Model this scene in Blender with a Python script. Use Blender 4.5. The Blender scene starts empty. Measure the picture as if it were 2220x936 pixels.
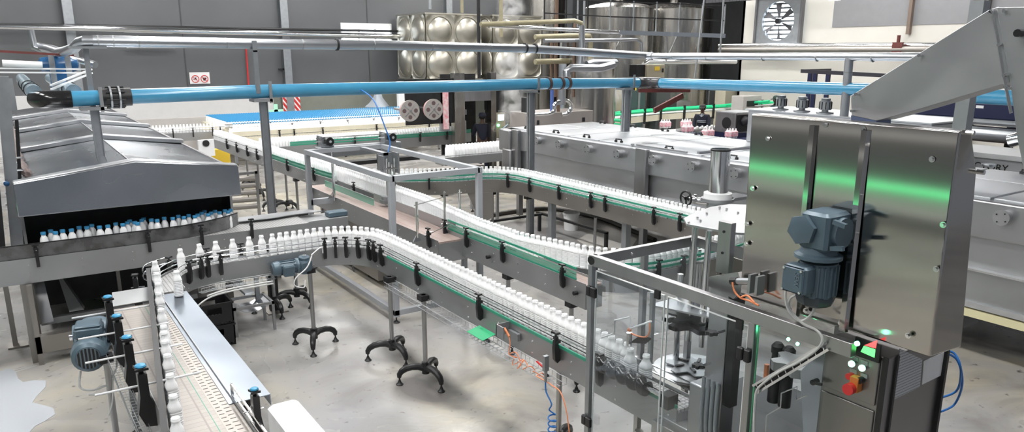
import bpy, math, random
from mathutils import Vector, Matrix
random.seed(7)
PI = math.pi
col = bpy.context.scene.collection
# ---------------------------------------------------------------- viewpoint
CAM_H, FPX, CX, CY, HOR, VX = 3.3, 1625.0, 1110.0, 520.0, 110.0, -20.0
TH = math.atan((CY - HOR) / FPX)
YAW = math.atan((CX - VX) / math.hypot(FPX, CY - HOR))
FW = Vector((math.sin(YAW) * math.cos(TH), math.cos(YAW) * math.cos(TH), -math.sin(TH)))
RT = Vector((math.cos(YAW), -math.sin(YAW), 0))
UP = RT.cross(FW)
EYE = Vector((0, 0, CAM_H))
def ray(x, y): return FW * FPX + RT * (x - CX) - UP * (y - CY)
def Zp(x, y, z): r = ray(x, y); return EYE + r * ((z - CAM_H) / r.z)
def Yp(x, y, Y): r = ray(x, y); return EYE + r * (Y / r.y)
def Xp(x, y, X): r = ray(x, y); return EYE + r * (X / r.x)
# ---------------------------------------------------------------- materials
def mat(name, color, metal=0.0, rough=0.5, noise=0.0, nscale=4.0, stretch=(1, 1, 1), bump=0.0, bscale=40, col2=None,
        rvar=0.0, emit=0.0, spec=0.5, alpha=1.0, trans=0.0, aniso=0.0, coat=0.0, sub=0.0):
    m = bpy.data.materials.new(name); m.use_nodes = True
    nt = m.node_tree; b = nt.nodes['Principled BSDF']; L = nt.links
    b.inputs['Base Color'].default_value = (*color, 1); b.inputs['Metallic'].default_value = metal
    b.inputs['Roughness'].default_value = rough; b.inputs['Specular IOR Level'].default_value = spec
    b.inputs['Coat Weight'].default_value = coat
    if trans: b.inputs['Transmission Weight'].default_value = trans
    if alpha < 1: b.inputs['Alpha'].default_value = alpha
    if emit: b.inputs['Emission Color'].default_value = (*color, 1); b.inputs['Emission Strength'].default_value = emit
    if noise or bump or rvar:
        tc = nt.nodes.new('ShaderNodeTexCoord'); mp = nt.nodes.new('ShaderNodeMapping')
        mp.inputs['Scale'].default_value = stretch; L.new(tc.outputs['Object'], mp.inputs['Vector'])
        n = nt.nodes.new('ShaderNodeTexNoise'); n.inputs['Scale'].default_value = nscale; n.inputs['Detail'].default_value = 2.5
        L.new(mp.outputs[0], n.inputs['Vector'])
        if noise:
            mx = nt.nodes.new('ShaderNodeMix'); mx.data_type = 'RGBA'
            c2 = col2 or tuple(max(0, c * (1 - noise)) for c in color)
            mx.inputs['A'].default_value = (*c2, 1); mx.inputs['B'].default_value = (*color, 1)
            cr = nt.nodes.new('ShaderNodeMapRange'); cr.inputs[1].default_value = .22; cr.inputs[2].default_value = .78
            L.new(n.outputs['Fac'], cr.inputs[0]); L.new(cr.outputs[0], mx.inputs['Factor']); L.new(mx.outputs['Result'], b.inputs['Base Color'])
        if rvar:
            rr = nt.nodes.new('ShaderNodeMapRange'); rr.inputs[1].default_value = .3; rr.inputs[2].default_value = .7
            rr.inputs[3].default_value = max(0.02, rough - rvar); rr.inputs[4].default_value = rough + rvar
            L.new(n.outputs['Fac'], rr.inputs[0]); L.new(rr.outputs[0], b.inputs['Roughness'])
        if bump:
            n2 = nt.nodes.new('ShaderNodeTexNoise'); n2.inputs['Scale'].default_value = bscale
            L.new(mp.outputs[0], n2.inputs['Vector']); bp = nt.nodes.new('ShaderNodeBump')
            bp.inputs['Strength'].default_value = bump; bp.inputs['Distance'].default_value = .004
            L.new(n2.outputs['Fac'], bp.inputs['Height']); L.new(bp.outputs[0], b.inputs['Normal'])
    return m
STEEL = mat('brushed_steel', (.52, .53, .55), .95, .38, noise=.14, nscale=1.5, stretch=(1, 1, 2), rvar=.05)
STEEL_V = mat('brushed_steel_upright', (.44, .44, .45), 1, .34, noise=.18, nscale=3, stretch=(3, 3, .5), rvar=.05)
SIDE = mat('conveyor_side_steel', (.44, .45, .46), .85, .46, noise=.18, nscale=2, rvar=.05)
BROWNST = mat('dull_steel', (.33, .31, .29), .85, .45, noise=.15, nscale=2, stretch=(1, 1, 1), rvar=.05)
HOODST = mat('hood_steel', (.5, .52, .55), 1, .25, noise=.22, nscale=.8, rvar=.08)
POLISH = mat('polished_steel', (.78, .79, .8), 1, .12)
TANKST = mat('tank_steel', (.4, .385, .36), 1, .24, noise=.14, nscale=3, stretch=(3, 3, .3), rvar=.05)
DIMPLE = mat('pressed_tank_steel', (.5, .48, .42), .85, .36, noise=.08, nscale=3)
GALV = mat('galvanised_steel', (.38, .4, .42), .8, .42, noise=.15, nscale=9)
PIPEST = mat('pipe_cladding', (.5, .52, .55), 1, .33, noise=.08, nscale=2)
ALUG = mat('grey_painted_frame', (.42, .44, .47), .15, .42, noise=.06, nscale=9)
BLUEP = mat('blue_pipe', (.06, .3, .5), 0, .28, noise=.1, nscale=7, coat=.3)
BLACKP = mat('black_plastic', (.012, .012, .014), 0, .38, spec=.5)
BLACKM = mat('black_metal', (.02, .02, .022), .2, .45)
RUBBER = mat('dark_rubber', (.03, .03, .035), 0, .6)
MOTOR = mat('motor_paint', (.1, .15, .19), .15, .38, noise=.1, nscale=20)
GREENR = mat('green_guide', (.04, .3, .2), 0, .35, spec=.5)
GREENP = mat('green_plastic_panel', (.14, .4, .3), 0, .3, alpha=.7)
GREENB = mat('bright_green_rail', (.02, .6, .26), 0, .4)
BOTTLE = mat('bottle_plastic', (.93, .94, .95), 0, .3, spec=.45)
CAPB = mat('blue_cap', (.06, .33, .62), 0, .35)
MOUTH_SHADE = mat('mouth_shade', (.45, .5, .55), 0, .3)  # darker tone paints the shade inside the open necks
WHITE = mat('white_plastic', (.85, .86, .87), 0, .35)
WHITEP = mat('white_paint', (.8, .8, .8), 0, .5)
RODW = mat('bright_rod', (.75, .76, .78), .3, .3)
PAPER = mat('paper', (.75, .76, .78), 0, .7)
CREAM = mat('cream_panel', (.75, .7, .55), 0, .5, noise=.08)
TANBOX = mat('tan_enclosure', (.45, .4, .3), .3, .4)
YELLOW = mat('yellow_plastic', (.8, .55, .05), 0, .5)
RED = mat('red_plastic', (.6, .03, .03), 0, .4)
REDSTEEL = mat('red_oxide_steel', (.16, .04, .035), .1, .55, noise=.3, nscale=9)
ORANGE = mat('orange_wire', (.85, .28, .12), 0, .45)
BLUEH = mat('blue_hose', (.02, .16, .5), 0, .35)
GREYC = mat('grey_cable', (.55, .56, .56), 0, .45)
NAVY = mat('navy_paint', (.01, .015, .06), 0, .4)
NAVYC = mat('navy_cloth', (.006, .008, .022), 0, .8, bump=.4, bscale=30)
TEALC = mat('teal_cloth', (.02, .05, .06), 0, .8)
SKIN = mat('skin', (.07, .035, .022), 0, .5)
SKIN2 = mat('eye_white', (.6, .58, .55), 0, .4)
WOODB = mat('brown_board', (.3, .2, .12), 0, .6, noise=.3)
BRICK = mat('terracotta', (.4, .13, .07), 0, .7)
SHADOWY = mat('shadowy_dark_steel', (.03, .03, .032), .4, .5, noise=.5, nscale=6)  # near-black colour for dark steel parts, also painted shade inside machines
GLOWG = mat('green_lamp_glow', (.15, 1, .45), 0, .3, emit=7)
GLOWG2 = mat('green_screen_glow', (.1, .75, .15), 0, .3, emit=1.3)
GLOWR2 = mat('red_screen_glow', (.9, .08, .08), 0, .3, emit=1.1)
SCREEN = mat('screen_glow', (.5, .65, .8), 0, .3, emit=1.2)
WINGLOW = mat('daylight_pane', (.85, .93, 1), 0, .3, emit=1.7)
SHEETC = mat('grey_cover_cloth', (.35, .38, .42), 0, .7, bump=.6, bscale=6)
PINK = mat('pink_print', (.8, .12, .2), 0, .4)
CARD = mat('pallet_board', (.5, .48, .46), 0, .7, noise=.1)

def checker_mat(name, c1, c2, sx, sy, mort=.1, rough=.5):
    m = bpy.data.materials.new(name); m.use_nodes = True; nt = m.node_tree; b = nt.nodes['Principled BSDF']
    tc = nt.nodes.new('ShaderNodeTexCoord'); mp = nt.nodes.new('ShaderNodeMapping'); mp.inputs['Scale'].default_value = (sx, sy, 1)
    br = nt.nodes.new('ShaderNodeTexBrick'); br.inputs['Color1'].default_value = (*c1, 1); br.inputs['Color2'].default_value = (*[c * .9 for c in c1], 1)
    br.inputs['Mortar'].default_value = (*c2, 1); br.inputs['Scale'].default_value = 1; br.inputs['Mortar Size'].default_value = mort
    br.inputs['Brick Width'].default_value = 1; br.inputs['Row Height'].default_value = 1; br.offset = 0
    nt.links.new(tc.outputs['Object'], mp.inputs[0]); nt.links.new(mp.outputs[0], br.inputs['Vector'])
    nt.links.new(br.outputs['Color'], b.inputs['Base Color']); b.inputs['Roughness'].default_value = rough
    return m
BELT = checker_mat('link_belt', (.42, .38, .36), (.16, .14, .13), 26, 26, .1, .45)
BELTD = checker_mat('tan_slat_belt', (.36, .33, .3), (.24, .21, .19), 7, 18, .04, .4)
BELTS = checker_mat('steel_link_belt', (.5, .5, .5), (.2, .2, .2), 30, 30, .14, .35)
BELTP = checker_mat('pink_tan_belt', (.36, .28, .25), (.27, .2, .18), 8, 30, .05, .5)
GRILLE = checker_mat('fan_grille', (.015, .015, .016), (.12, .16, .19), 60, 60, .22, .5)

def glass_mat(name, tint, refl=.25, rough=.02):
    m = bpy.data.materials.new(name); m.use_nodes = True; nt = m.node_tree; nt.nodes.clear()
    o = nt.nodes.new('ShaderNodeOutputMaterial'); mx = nt.nodes.new('ShaderNodeMixShader'); t = nt.nodes.new('ShaderNodeBsdfTransparent')
    g = nt.nodes.new('ShaderNodeBsdfGlossy'); g.inputs['Roughness'].default_value = rough; t.inputs['Color'].default_value = (*tint, 1)
    lw = nt.nodes.new('ShaderNodeLayerWeight'); lw.inputs['Blend'].default_value = refl
    mu = nt.nodes.new('ShaderNodeMath'); mu.operation = 'MULTIPLY'; mu.inputs[1].default_value = .25
    nt.links.new(lw.outputs['Fresnel'], mu.inputs[0]); nt.links.new(mu.outputs[0], mx.inputs[0])
    nt.links.new(t.outputs[0], mx.inputs[1]); nt.links.new(g.outputs[0], mx.inputs[2]); nt.links.new(mx.outputs[0], o.inputs[0])
    return m
GLASS = glass_mat('acrylic_guard', (.93, .95, .96))
GEDGE = mat('acrylic_edge', (.8, .84, .86), 0, .2, spec=.6)
GEDGEG = mat('green_acrylic_edge', (.1, .42, .22), 0, .25)
SMOKED = glass_mat('smoked_guard', (.45, .48, .5), .35)
# ---------------------------------------------------------------- mesh building
class MB:
    def __init__(s): s.v = []; s.f = []
    def add(s, vs, fs):
        n = len(s.v); s.v += [tuple(v) for v in vs]; s.f += [tuple(i + n for i in f) for f in fs]; return s
    def box(s, x0, y0, z0, x1, y1, z1):
        x0, x1 = sorted((x0, x1)); y0, y1 = sorted((y0, y1)); z0, z1 = sorted((z0, z1))
        return s.add([(x0, y0, z0), (x1, y0, z0), (x1, y1, z0), (x0, y1, z0), (x0, y0, z1), (x1, y0, z1), (x1, y1, z1), (x0, y1, z1)],
                     [(3, 2, 1, 0), (4, 5, 6, 7), (0, 1, 5, 4), (1, 2, 6, 5), (2, 3, 7, 6), (3, 0, 4, 7)])
    def bbox(s, x0, y0, z0, x1, y1, z1, b=.01):     # box with chamfered edges
        x0, x1 = sorted((x0, x1)); y0, y1 = sorted((y0, y1)); z0, z1 = sorted((z0, z1))
        def ring(i, z): return [(x0 + i + b * 0, y0 + i + b, z), (x0 + i + b, y0 + i, z), (x1 - i - b, y0 + i, z), (x1 - i, y0 + i + b, z),
                                (x1 - i, y1 - i - b, z), (x1 - i - b, y1 - i, z), (x0 + i + b, y1 - i, z), (x0 + i, y1 - i - b, z)]
        rs = [ring(b, z0), ring(0, z0 + b), ring(0, z1 - b), ring(b, z1)]
        vs = sum(rs, []); fs = [tuple(range(7, -1, -1)), tuple(range(24, 32))]
        for r in range(3):
            for k in range(8): a = r * 8; fs.append((a + k, a + (k + 1) % 8, a + 8 + (k + 1) % 8, a + 8 + k))
        return s.add(vs, fs)
    def beam(s, p, q, w, h=None, up=(0, 0, 1)):      # rectangular bar from p to q
        h = h or w; p = Vector(p); q = Vector(q); d = (q - p).normalized(); u = Vector(up)
        if abs(d.dot(u)) > .98: u = Vector((0, 1, 0))
        a = d.cross(u).normalized(); b = a.cross(d).normalized(); vs = []
        for c in (p, q):
            for sx, sy in ((-1, -1), (1, -1), (1, 1), (-1, 1)): vs.append(c + a * sx * w / 2 + b * sy * h / 2)
        return s.add(vs, [(0, 1, 2, 3), (7, 6, 5, 4), (0, 4, 5, 1), (1, 5, 6, 2), (2, 6, 7, 3), (3, 7, 4, 0)])
    def cyl(s, p, q, r, n=16, r2=None, cap=True):
        p = Vector(p); q = Vector(q); d = (q - p).normalized(); r2 = r if r2 is None else r2
        a = d.orthogonal().normalized(); b = d.cross(a); vs = []
        for c, rr in ((p, r), (q, r2)):
            for k in range(n): t = 2 * PI * k / n; vs.append(c + (a * math.cos(t) + b * math.sin(t)) * rr)
        fs = [(k, (k + 1) % n, n + (k + 1) % n, n + k) for k in range(n)]
        if cap: fs += [tuple(range(n - 1, -1, -1)), tuple(range(n, 2 * n))]
        return s.add(vs, fs)
    def tube(s, pts, r, n=8, closed=False):
        pts = [Vector(p) for p in pts]; N = len(pts); vs = []; a = None
        for i, p in enumerate(pts):
            if closed: d = pts[(i + 1) % N] - pts[i - 1]
            else: d = pts[min(i + 1, N - 1)] - pts[max(i - 1, 0)]
            d = d.normalized() if d.length > 1e-9 else Vector((0, 0, 1))
            if a is None: a = d.orthogonal().normalized()
            else:
                a = a - d * a.dot(d); a = a.normalized() if a.length > 1e-6 else d.orthogonal().normalized()
            b = d.cross(a); rr = r[i] if isinstance(r, (list, tuple)) else r
            for k in range(n): t = 2 * PI * k / n; vs.append(p + (a * math.cos(t) + b * math.sin(t)) * rr)
        fs = []
        for i in range(N if closed else N - 1):
            for k in range(n):
                i2 = (i + 1) % N; fs.append((i * n + k, i * n + (k + 1) % n, i2 * n + (k + 1) % n, i2 * n + k))
        if not closed: fs += [tuple(range(n - 1, -1, -1)), tuple(range((N - 1) * n, N * n))]
        return s.add(vs, fs)
    def lathe(s, c, prof, n=20, d=(0, 0, 1), sq=0.0):  # prof: (radius, height)
        c = Vector(c); d = Vector(d).normalized(); a = Vector((1, 0, 0)) if abs(d.z) > .9 else d.orthogonal().normalized(); b = d.cross(a); vs = []
        for r, h in prof:
            for k in range(n):
                t = 2 * PI * k / n; rr = r * (1 - sq * math.cos(4 * t)); vs.append(c + d * h + (a * math.cos(t) + b * math.sin(t)) * rr)
        fs = []
        for i in range(len(prof) - 1):
            for k in range(n): fs.append((i * n + k, i * n + (k + 1) % n, (i + 1) * n + (k + 1) % n, (i + 1) * n + k))
        fs += [tuple(range(n - 1, -1, -1)), tuple(range((len(prof) - 1) * n, len(prof) * n))]
        return s.add(vs, fs)
    def prism(s, poly, off):                          # 3-D polygon extruded by a vector
        off = Vector(off); p = [Vector(x) for x in poly]; n = len(p); vs = p + [x + off for x in p]
        return s.add(vs, [tuple(range(n - 1, -1, -1)), tuple(range(n, 2 * n))] + [(k, (k + 1) % n, n + (k + 1) % n, n + k) for k in range(n)])
    def ball(s, c, r, n=12, sc=(1, 1, 1)):
        c = Vector(c); m = max(5, n // 2); vs = []; fs = []
        for i in range(m + 1):
            ph = PI * i / m
            for k in range(n):
                t = 2 * PI * k / n; vs.append(c + Vector((math.sin(ph) * math.cos(t) * sc[0], math.sin(ph) * math.sin(t) * sc[1], math.cos(ph) * sc[2])) * r)
        for i in range(m):
            for k in range(n): fs.append((i * n + k, (i + 1) * n + k, (i + 1) * n + (k + 1) % n, i * n + (k + 1) % n))
        return s.add(vs, fs)
    def build(s, name, m, parent=None, ang=35, bevel=0):
        if parent is None:
            xs = [v[0] for v in s.v]; ys = [v[1] for v in s.v]; zs = [v[2] for v in s.v]
            o = Vector(((min(xs) + max(xs)) / 2, (min(ys) + max(ys)) / 2, min(zs)))
        else:
            o = Vector((0, 0, 0)); p = parent
            while p: o += p.location; p = p.parent
        me = bpy.data.meshes.new(name); me.from_pydata([Vector(v) - o for v in s.v], [], s.f); me.update()
        me.polygons.foreach_set('use_smooth', [True] * len(me.polygons)); me.set_sharp_from_angle(angle=math.radians(ang))
        me.materials.append(m); ob = bpy.data.objects.new(name, me); col.objects.link(ob)
        if parent: ob.parent = parent
        else: ob.location = o
        if bevel:
            bv = ob.modifiers.new('bevel', 'BEVEL'); bv.width = bevel; bv.segments = 2; bv.limit_method = 'ANGLE'
        return ob
def tag(o, label=None, cat=None, group=None, kind=None):
    if label: o['label'] = label
    if cat: o['category'] = cat
    if group: o['group'] = group
    if kind: o['kind'] = kind
    return o
def thing(name, label, cat, loc=(0, 0, 0), group=None):
    o = bpy.data.objects.new(name, None); col.objects.link(o); o.location = loc; o.empty_display_size = .1
    return tag(o, label, cat, group)
def struct(name, mb, m, parent=None, **k):
    o = mb.build(name, m, parent, **k); o['kind'] = 'structure' ; return o
def copy_tree(o, parent=None):
    c = o.copy(); col.objects.link(c)
    if parent: c.parent = parent
    for ch in o.children: copy_tree(ch, c)
    return c
def relabel(o, label, group=None):
    o['label'] = label
    if group: o['group'] = group
    elif 'group' in o: del o['group']
def arc(cx, cy, r, a0, a1, n=10):
    return [(cx + r * math.cos(math.radians(a0 + (a1 - a0) * i / n)), cy + r * math.sin(math.radians(a0 + (a1 - a0) * i / n))) for i in range(n + 1)]
class Path:
    def __init__(s, pts):
        s.p = [Vector((x, y)) for x, y in pts]; s.c = [0]
        for a, b in zip(s.p, s.p[1:]): s.c.append(s.c[-1] + (b - a).length)
        s.L = s.c[-1]; N = len(s.p); s.n = []
        for i in range(N):
            d = (s.p[min(i + 1, N - 1)] - s.p[max(i - 1, 0)]).normalized(); s.n.append(Vector((d.y, -d.x)))   # right-hand side
    def at(s, t, d=0):
        t = min(max(t, 0), s.L)
        for i in range(len(s.p) - 1):
            if t <= s.c[i + 1] or i == len(s.p) - 2:
                f = (t - s.c[i]) / max(1e-9, s.c[i + 1] - s.c[i]); q = s.p[i].lerp(s.p[i + 1], f); n = s.n[i].lerp(s.n[i + 1], f).normalized()
                return q + n * d, n
    def off(s, d, t0=None, t1=None):
        if t0 is None: return [p + n * d for p, n in zip(s.p, s.n)]
        ts = [t0] + [c for c in s.c if t0 < c < t1] + [t1]; return [s.at(t, d)[0] for t in ts]
    def strip(s, mb, d0, d1, z0, z1, t0=0, t1=None):
        t1 = s.L if t1 is None else t1; a = s.off(d0, t0, t1); b = s.off(d1, t0, t1); n = len(a); vs = []
        for q, r in zip(a, b): vs += [(q.x, q.y, z0), (r.x, r.y, z0), (r.x, r.y, z1), (q.x, q.y, z1)]
        fs = [(0, 1, 2, 3), (4 * n - 1, 4 * n - 2, 4 * n - 3, 4 * n - 4)]
        for i in range(n - 1):
            for k in range(4): fs.append((4 * i + k, 4 * i + 4 + k, 4 * i + 4 + (k + 1) % 4, 4 * i + (k + 1) % 4))
        return mb.add(vs, fs)
    def rod(s, mb, d, z, r, t0=0, t1=None, n=6):
        t1 = s.L if t1 is None else t1; return mb.tube([(q.x, q.y, z) for q in s.off(d, t0, t1)], r, n)
def bez(p, n=14):
    p = [Vector(x) for x in p]; out = []
    P = [p[0]] + p + [p[-1]]
    for i in range(1, len(P) - 2):
        for k in range(n):
            t = k / n; a, b, c, d = P[i - 1], P[i], P[i + 1], P[i + 2]
            out.append(.5 * ((2 * b) + (c - a) * t + (2 * a - 5 * b + 4 * c - d) * t * t + (3 * b - a - 3 * c + d) * t ** 3))
    out.append(p[-1]); return out
# ---------------------------------------------------------------- shared small parts
def data(mb, m, ang=35):
    me = bpy.data.meshes.new('part'); me.from_pydata([Vector(v) for v in mb.v], [], mb.f); me.update()
    me.polygons.foreach_set('use_smooth', [True] * len(me.polygons)); me.set_sharp_from_angle(angle=math.radians(ang)); me.materials.append(m); return me
def put(name, me, parent, loc, rz=0):
    o = bpy.data.objects.new(name, me); col.objects.link(o); base = Vector((0, 0, 0)); p = parent
    while p: base += p.location; p = p.parent
    if parent: o.parent = parent
    o.location = Vector(loc) - base; o.rotation_euler.z = rz; return o
def sub(name, me, parent, loc=(0, 0, 0)):
    o = bpy.data.objects.new(name, me); col.objects.link(o); o.parent = parent; o.location = loc; return o
CLAMP = data(MB().prism([(.002, -.016, -.085), (.03, -.016, -.1), (.052, -.016, -.07), (.058, -.016, .02), (.05, -.016, .115), (.024, -.016, .115), (.02, -.016, .03), (.002, -.016, -.01)], (0, .032, 0))
             .box(.004, -.02, .06, .05, .02, .085), BLACKP)
KNOB = data(MB().cyl((.037, 0, .113), (.037, 0, .135), .009, 8).prism([(.015, -.03, .135), (.059, -.03, .135), (.05, 0, .135), (.059, .03, .135), (.015, .03, .135), (.024, 0, .135)], (0, 0, .016)), BLACKP)
KNOBB = data(MB().lathe((.037, 0, .133), [(.008, -.02), (.02, 0), (.026, .01), (.022, .02), (.005, .024)], 10), mat('blue_knob', (.03, .22, .4), 0, .35))
ROD = data(MB().cyl((-.035, 0, .095), (.085, 0, .095), .005, 6), POLISH)
LROD = data(MB().cyl((-.22, 0, .115), (.24, 0, .115), .0065, 8), RODW)
def clamp(cv, x, y, z, ang, blue=False, long=False):
    c = put('rail_clamp', CLAMP, cv, (x, y, z), ang); sub('clamp_knob', KNOBB if blue else KNOB, c); sub('clamp_rod', LROD if long else ROD, c); return c
def tripod_mb():
    b = MB(); b.cyl((0, 0, .11), (0, 0, .23), .04, 12)
    for a in (0, 122, 238):
        a = math.radians(a); c, s_ = math.cos(a), math.sin(a)
        pts = [(c * r, s_ * r, z) for r, z in ((.01, .16), (.07, .185), (.14, .187), (.2, .172), (.245, .145), (.268, .11), (.27, .08))]
        b.tube(pts, [.034, .036, .035, .034, .032, .028, .022], 10)
        b.cyl((c * .268, s_ * .268, .02), (c * .268, s_ * .268, .1), .009, 8)
        b.lathe((c * .268, s_ * .268, 0), [(.038, 0), (.038, .008), (.022, .022), (.012, .05)], 12)
    return b
TRIPOD = data(tripod_mb(), BLACKP)
def tripod(cv, x, y, ztop, rz=0, r=.024):
    p = MB().cyl((x, y, .15), (x, y, ztop), r, 14).build('support_leg', STEEL_V, cv)
    k = MB().box(x - .05, y - .05, ztop - .055, x + .05, y + .05, ztop).build('leg_bracket', BLACKP, p)
    put('tripod_base', TRIPOD, p, (x, y, 0), rz); return p
def square_leg(cv, x, y, ztop, w=.06, foot=True, m=None):
    p = MB().box(x - w / 2, y - w / 2, .06 if foot else 0, x + w / 2, y + w / 2, ztop).build('support_leg', m or GALV, cv, bevel=.004)
    if foot: MB().cyl((x, y, .01), (x, y, .08), .01, 8).lathe((x, y, 0), [(.045, 0), (.045, .008), (.015, .03)], 12).build('levelling_foot', BLACKP, p)
    return p
def conveyor(name, label, path, w, zb=1.1, sh=.2, side=SIDE, belt=BELTS, rails=(), clamps=(), bolts=True, cat='conveyor', lip=.02, seam=1.5):
    P = path if isinstance(path, Path) else Path(path)
    q, n = P.at(P.L / 2); cv = thing(name, label, cat, (q.x, q.y, 0))
    for sgn in (-1, 1):
        mb = MB(); P.strip(mb, sgn * w / 2, sgn * (w / 2 + .006), zb - sh, zb + lip)
        P.strip(mb, sgn * (w / 2 - .012), sgn * (w / 2), zb - sh, zb - sh + .006)
        fr = mb.build('side_frame', side, cv)
        if bolts:
            b = MB(); t = .12
            while t < P.L - .05:
                q, n = P.at(t, sgn * (w / 2 + .006)); nn = Vector((n.x, n.y, 0)) * sgn
                for dz in ((-.05, -.15) if sh > .17 else (-.06,)): b.cyl((q.x, q.y, zb + dz), Vector((q.x, q.y, zb + dz)) + nn * .006, .008, 6)
                t += seam / 3
            b.build('bolt_row', POLISH, fr)
    P.strip(MB(), -w / 2 + .004, w / 2 - .004, zb - .03, zb).build('belt', belt, cv)
    for t in (0, P.L):
        q, n = P.at(t); dd = Vector((-n.y, n.x)); a = q + n * (w / 2); b_ = q - n * (w / 2)
        MB().prism([(a.x, a.y, zb - sh), (b_.x, b_.y, zb - sh), (b_.x, b_.y, zb - .02), (a.x, a.y, zb - .02)], (dd.x * .006, dd.y * .006, 0)).build('end_plate', side, cv)
    for r in rails:        # (offset, z, kind, t0, t1)
        d, z, kind, t0, t1 = r; t1 = P.L if t1 is None else t1; mb = MB()
        if kind == 'g': P.strip(mb, d - .006, d + .006, z - .012, z + .012, t0, t1); m = GREENR
        elif kind == 'G': P.strip(mb, d - .003, d + .003, z - .05, z + .05, t0, t1); m = GREENP
        elif kind == 's': P.rod(mb, d, z, .006, t0, t1); m = POLISH
        elif kind == 'k': P.rod(mb, d, z, .004, t0, t1); m = BLACKM
        elif kind == 'p': P.strip(mb, d - .003, d + .003, z - .06, z + .06, t0, t1); m = STEEL
        elif kind == 'c': P.strip(mb, d - .003, d + .003, z - .06, z + .06, t0, t1); m = CREAM
        mb.build('guide_rail', m, cv)
    for c in clamps:       # (t, side, blue, long)
        t, sd = c[0], c[1]; q, n = P.at(t, sd * (w / 2 + .006)); nn = n * sd
        clamp(cv, q.x, q.y, zb, math.atan2(nn.y, nn.x), *(c[2:]))
    return cv, P
# ---------------------------------------------------------------- bottles
def bottle_prof(h=.24, r=.0385):
    p = [(r * .9, 0, 1), (r * .98, .006, 1)]; z = .012
    for k in range(9):
        p += [(r, z, 1), (r, z + .009, 1), (r * .94, z + .0115, 1)]; z += .0145
    p += [(r, z, 1), (r * .99, z + .014, .9), (r * .9, z + .032, .6), (r * .74, z + .048, .2), (r * .62, z + .06, 0), (r * .58, h - .02, 0), (r * .66, h - .019, 0), (r * .66, h - .01, 0), (r * .6, h - .008, 0), (r * .6, h, 0), (r * .5, h, 0), (r * .47, h - .02, 0)]
    return p
bm_ = MB(); NB = 20; vs = []; fs = []; pr_ = bottle_prof()
for (r, z, q_) in pr_:
    for k in range(NB):
        th = 2 * PI * (k + .5) / NB; c_, s_ = math.cos(th), math.sin(th); se = (abs(c_) ** 5 + abs(s_) ** 5) ** (-1 / 5)
        rr = r * (1 + (se - 1) * q_ * .92); vs.append((rr * c_, rr * s_, z))
for i in range(len(pr_) - 1):
    for k in range(NB): fs.append((i * NB + k, i * NB + (k + 1) % NB, (i + 1) * NB + (k + 1) % NB, (i + 1) * NB + k))
fs += [tuple(range(NB - 1, -1, -1)), tuple(range((len(pr_) - 1) * NB, len(pr_) * NB))]
bm_.add(vs, fs)
OPENB = data(bm_, BOTTLE, 50); OPENB.materials.append(MOUTH_SHADE)
for pl in OPENB.polygons:
    if pl.center.z > .215 and pl.normal.z > .5 and max((OPENB.vertices[v].co.xy.length for v in pl.vertices)) < .0165: pl.material_index = 1
cp = [(.036, 0), (.041, .006), (.042, .06), (.0395, .085), (.0395, .1), (.042, .115), (.041, .13), (.035, .155), (.026, .172), (.022, .178), (.022, .2)]
CAPPED = data(MB().lathe((0, 0, 0), cp, 16), BOTTLE, 50)
CAPM = data(MB().lathe((0, 0, .197), [(.025, -.008), (.0265, -.005), (.0265, .02), (.0245, .024), (.01, .025)], 14), CAPB, 40)
OPEN = []       # (x, y, z, rz, label, group)
def line_bottles(P, t0, t1, pitch, z, label, group, d=0, jit=.003, alt=0.0):
    t = t0; k = 0
    while t <= t1:
        q, n = P.at(t, d + random.uniform(-jit, jit) + (alt if k % 2 else -alt)); OPEN.append((q.x, q.y, z, label, group, math.atan2(n.y, n.x))); t += pitch; k += 1
def flush_open(limit=300):
    OPEN.sort(key=lambda b: (Vector((b[0], b[1], 1.2)) - EYE).length)
    proto = None
    for i, (x, y, z, lab, grp, *rz) in enumerate(OPEN[:limit]):
        o = bpy.data.objects.new('milk_bottle', OPENB); col.objects.link(o); o.location = (x, y, z)
        o.rotation_euler = (random.uniform(-.012, .012), random.uniform(-.012, .012), (rz[0] if rz else 0) + random.uniform(-.06, .06)); tag(o, lab, 'bottle', grp)
    mb = MB(); pr = [(.038, 0), (.041, .01), (.041, .155), (.033, .18), (.023, .2), (.023, .24)]
    for (x, y, z, lab, grp, *rz) in OPEN[limit:]: mb.lathe((x, y, z), pr, 8)
    if mb.v:
        tag(mb.build('milk_bottles', BOTTLE), 'dense rows of open white milk bottles filling the distant conveyors towards the grey back wall', 'bottles', kind='stuff')
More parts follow.
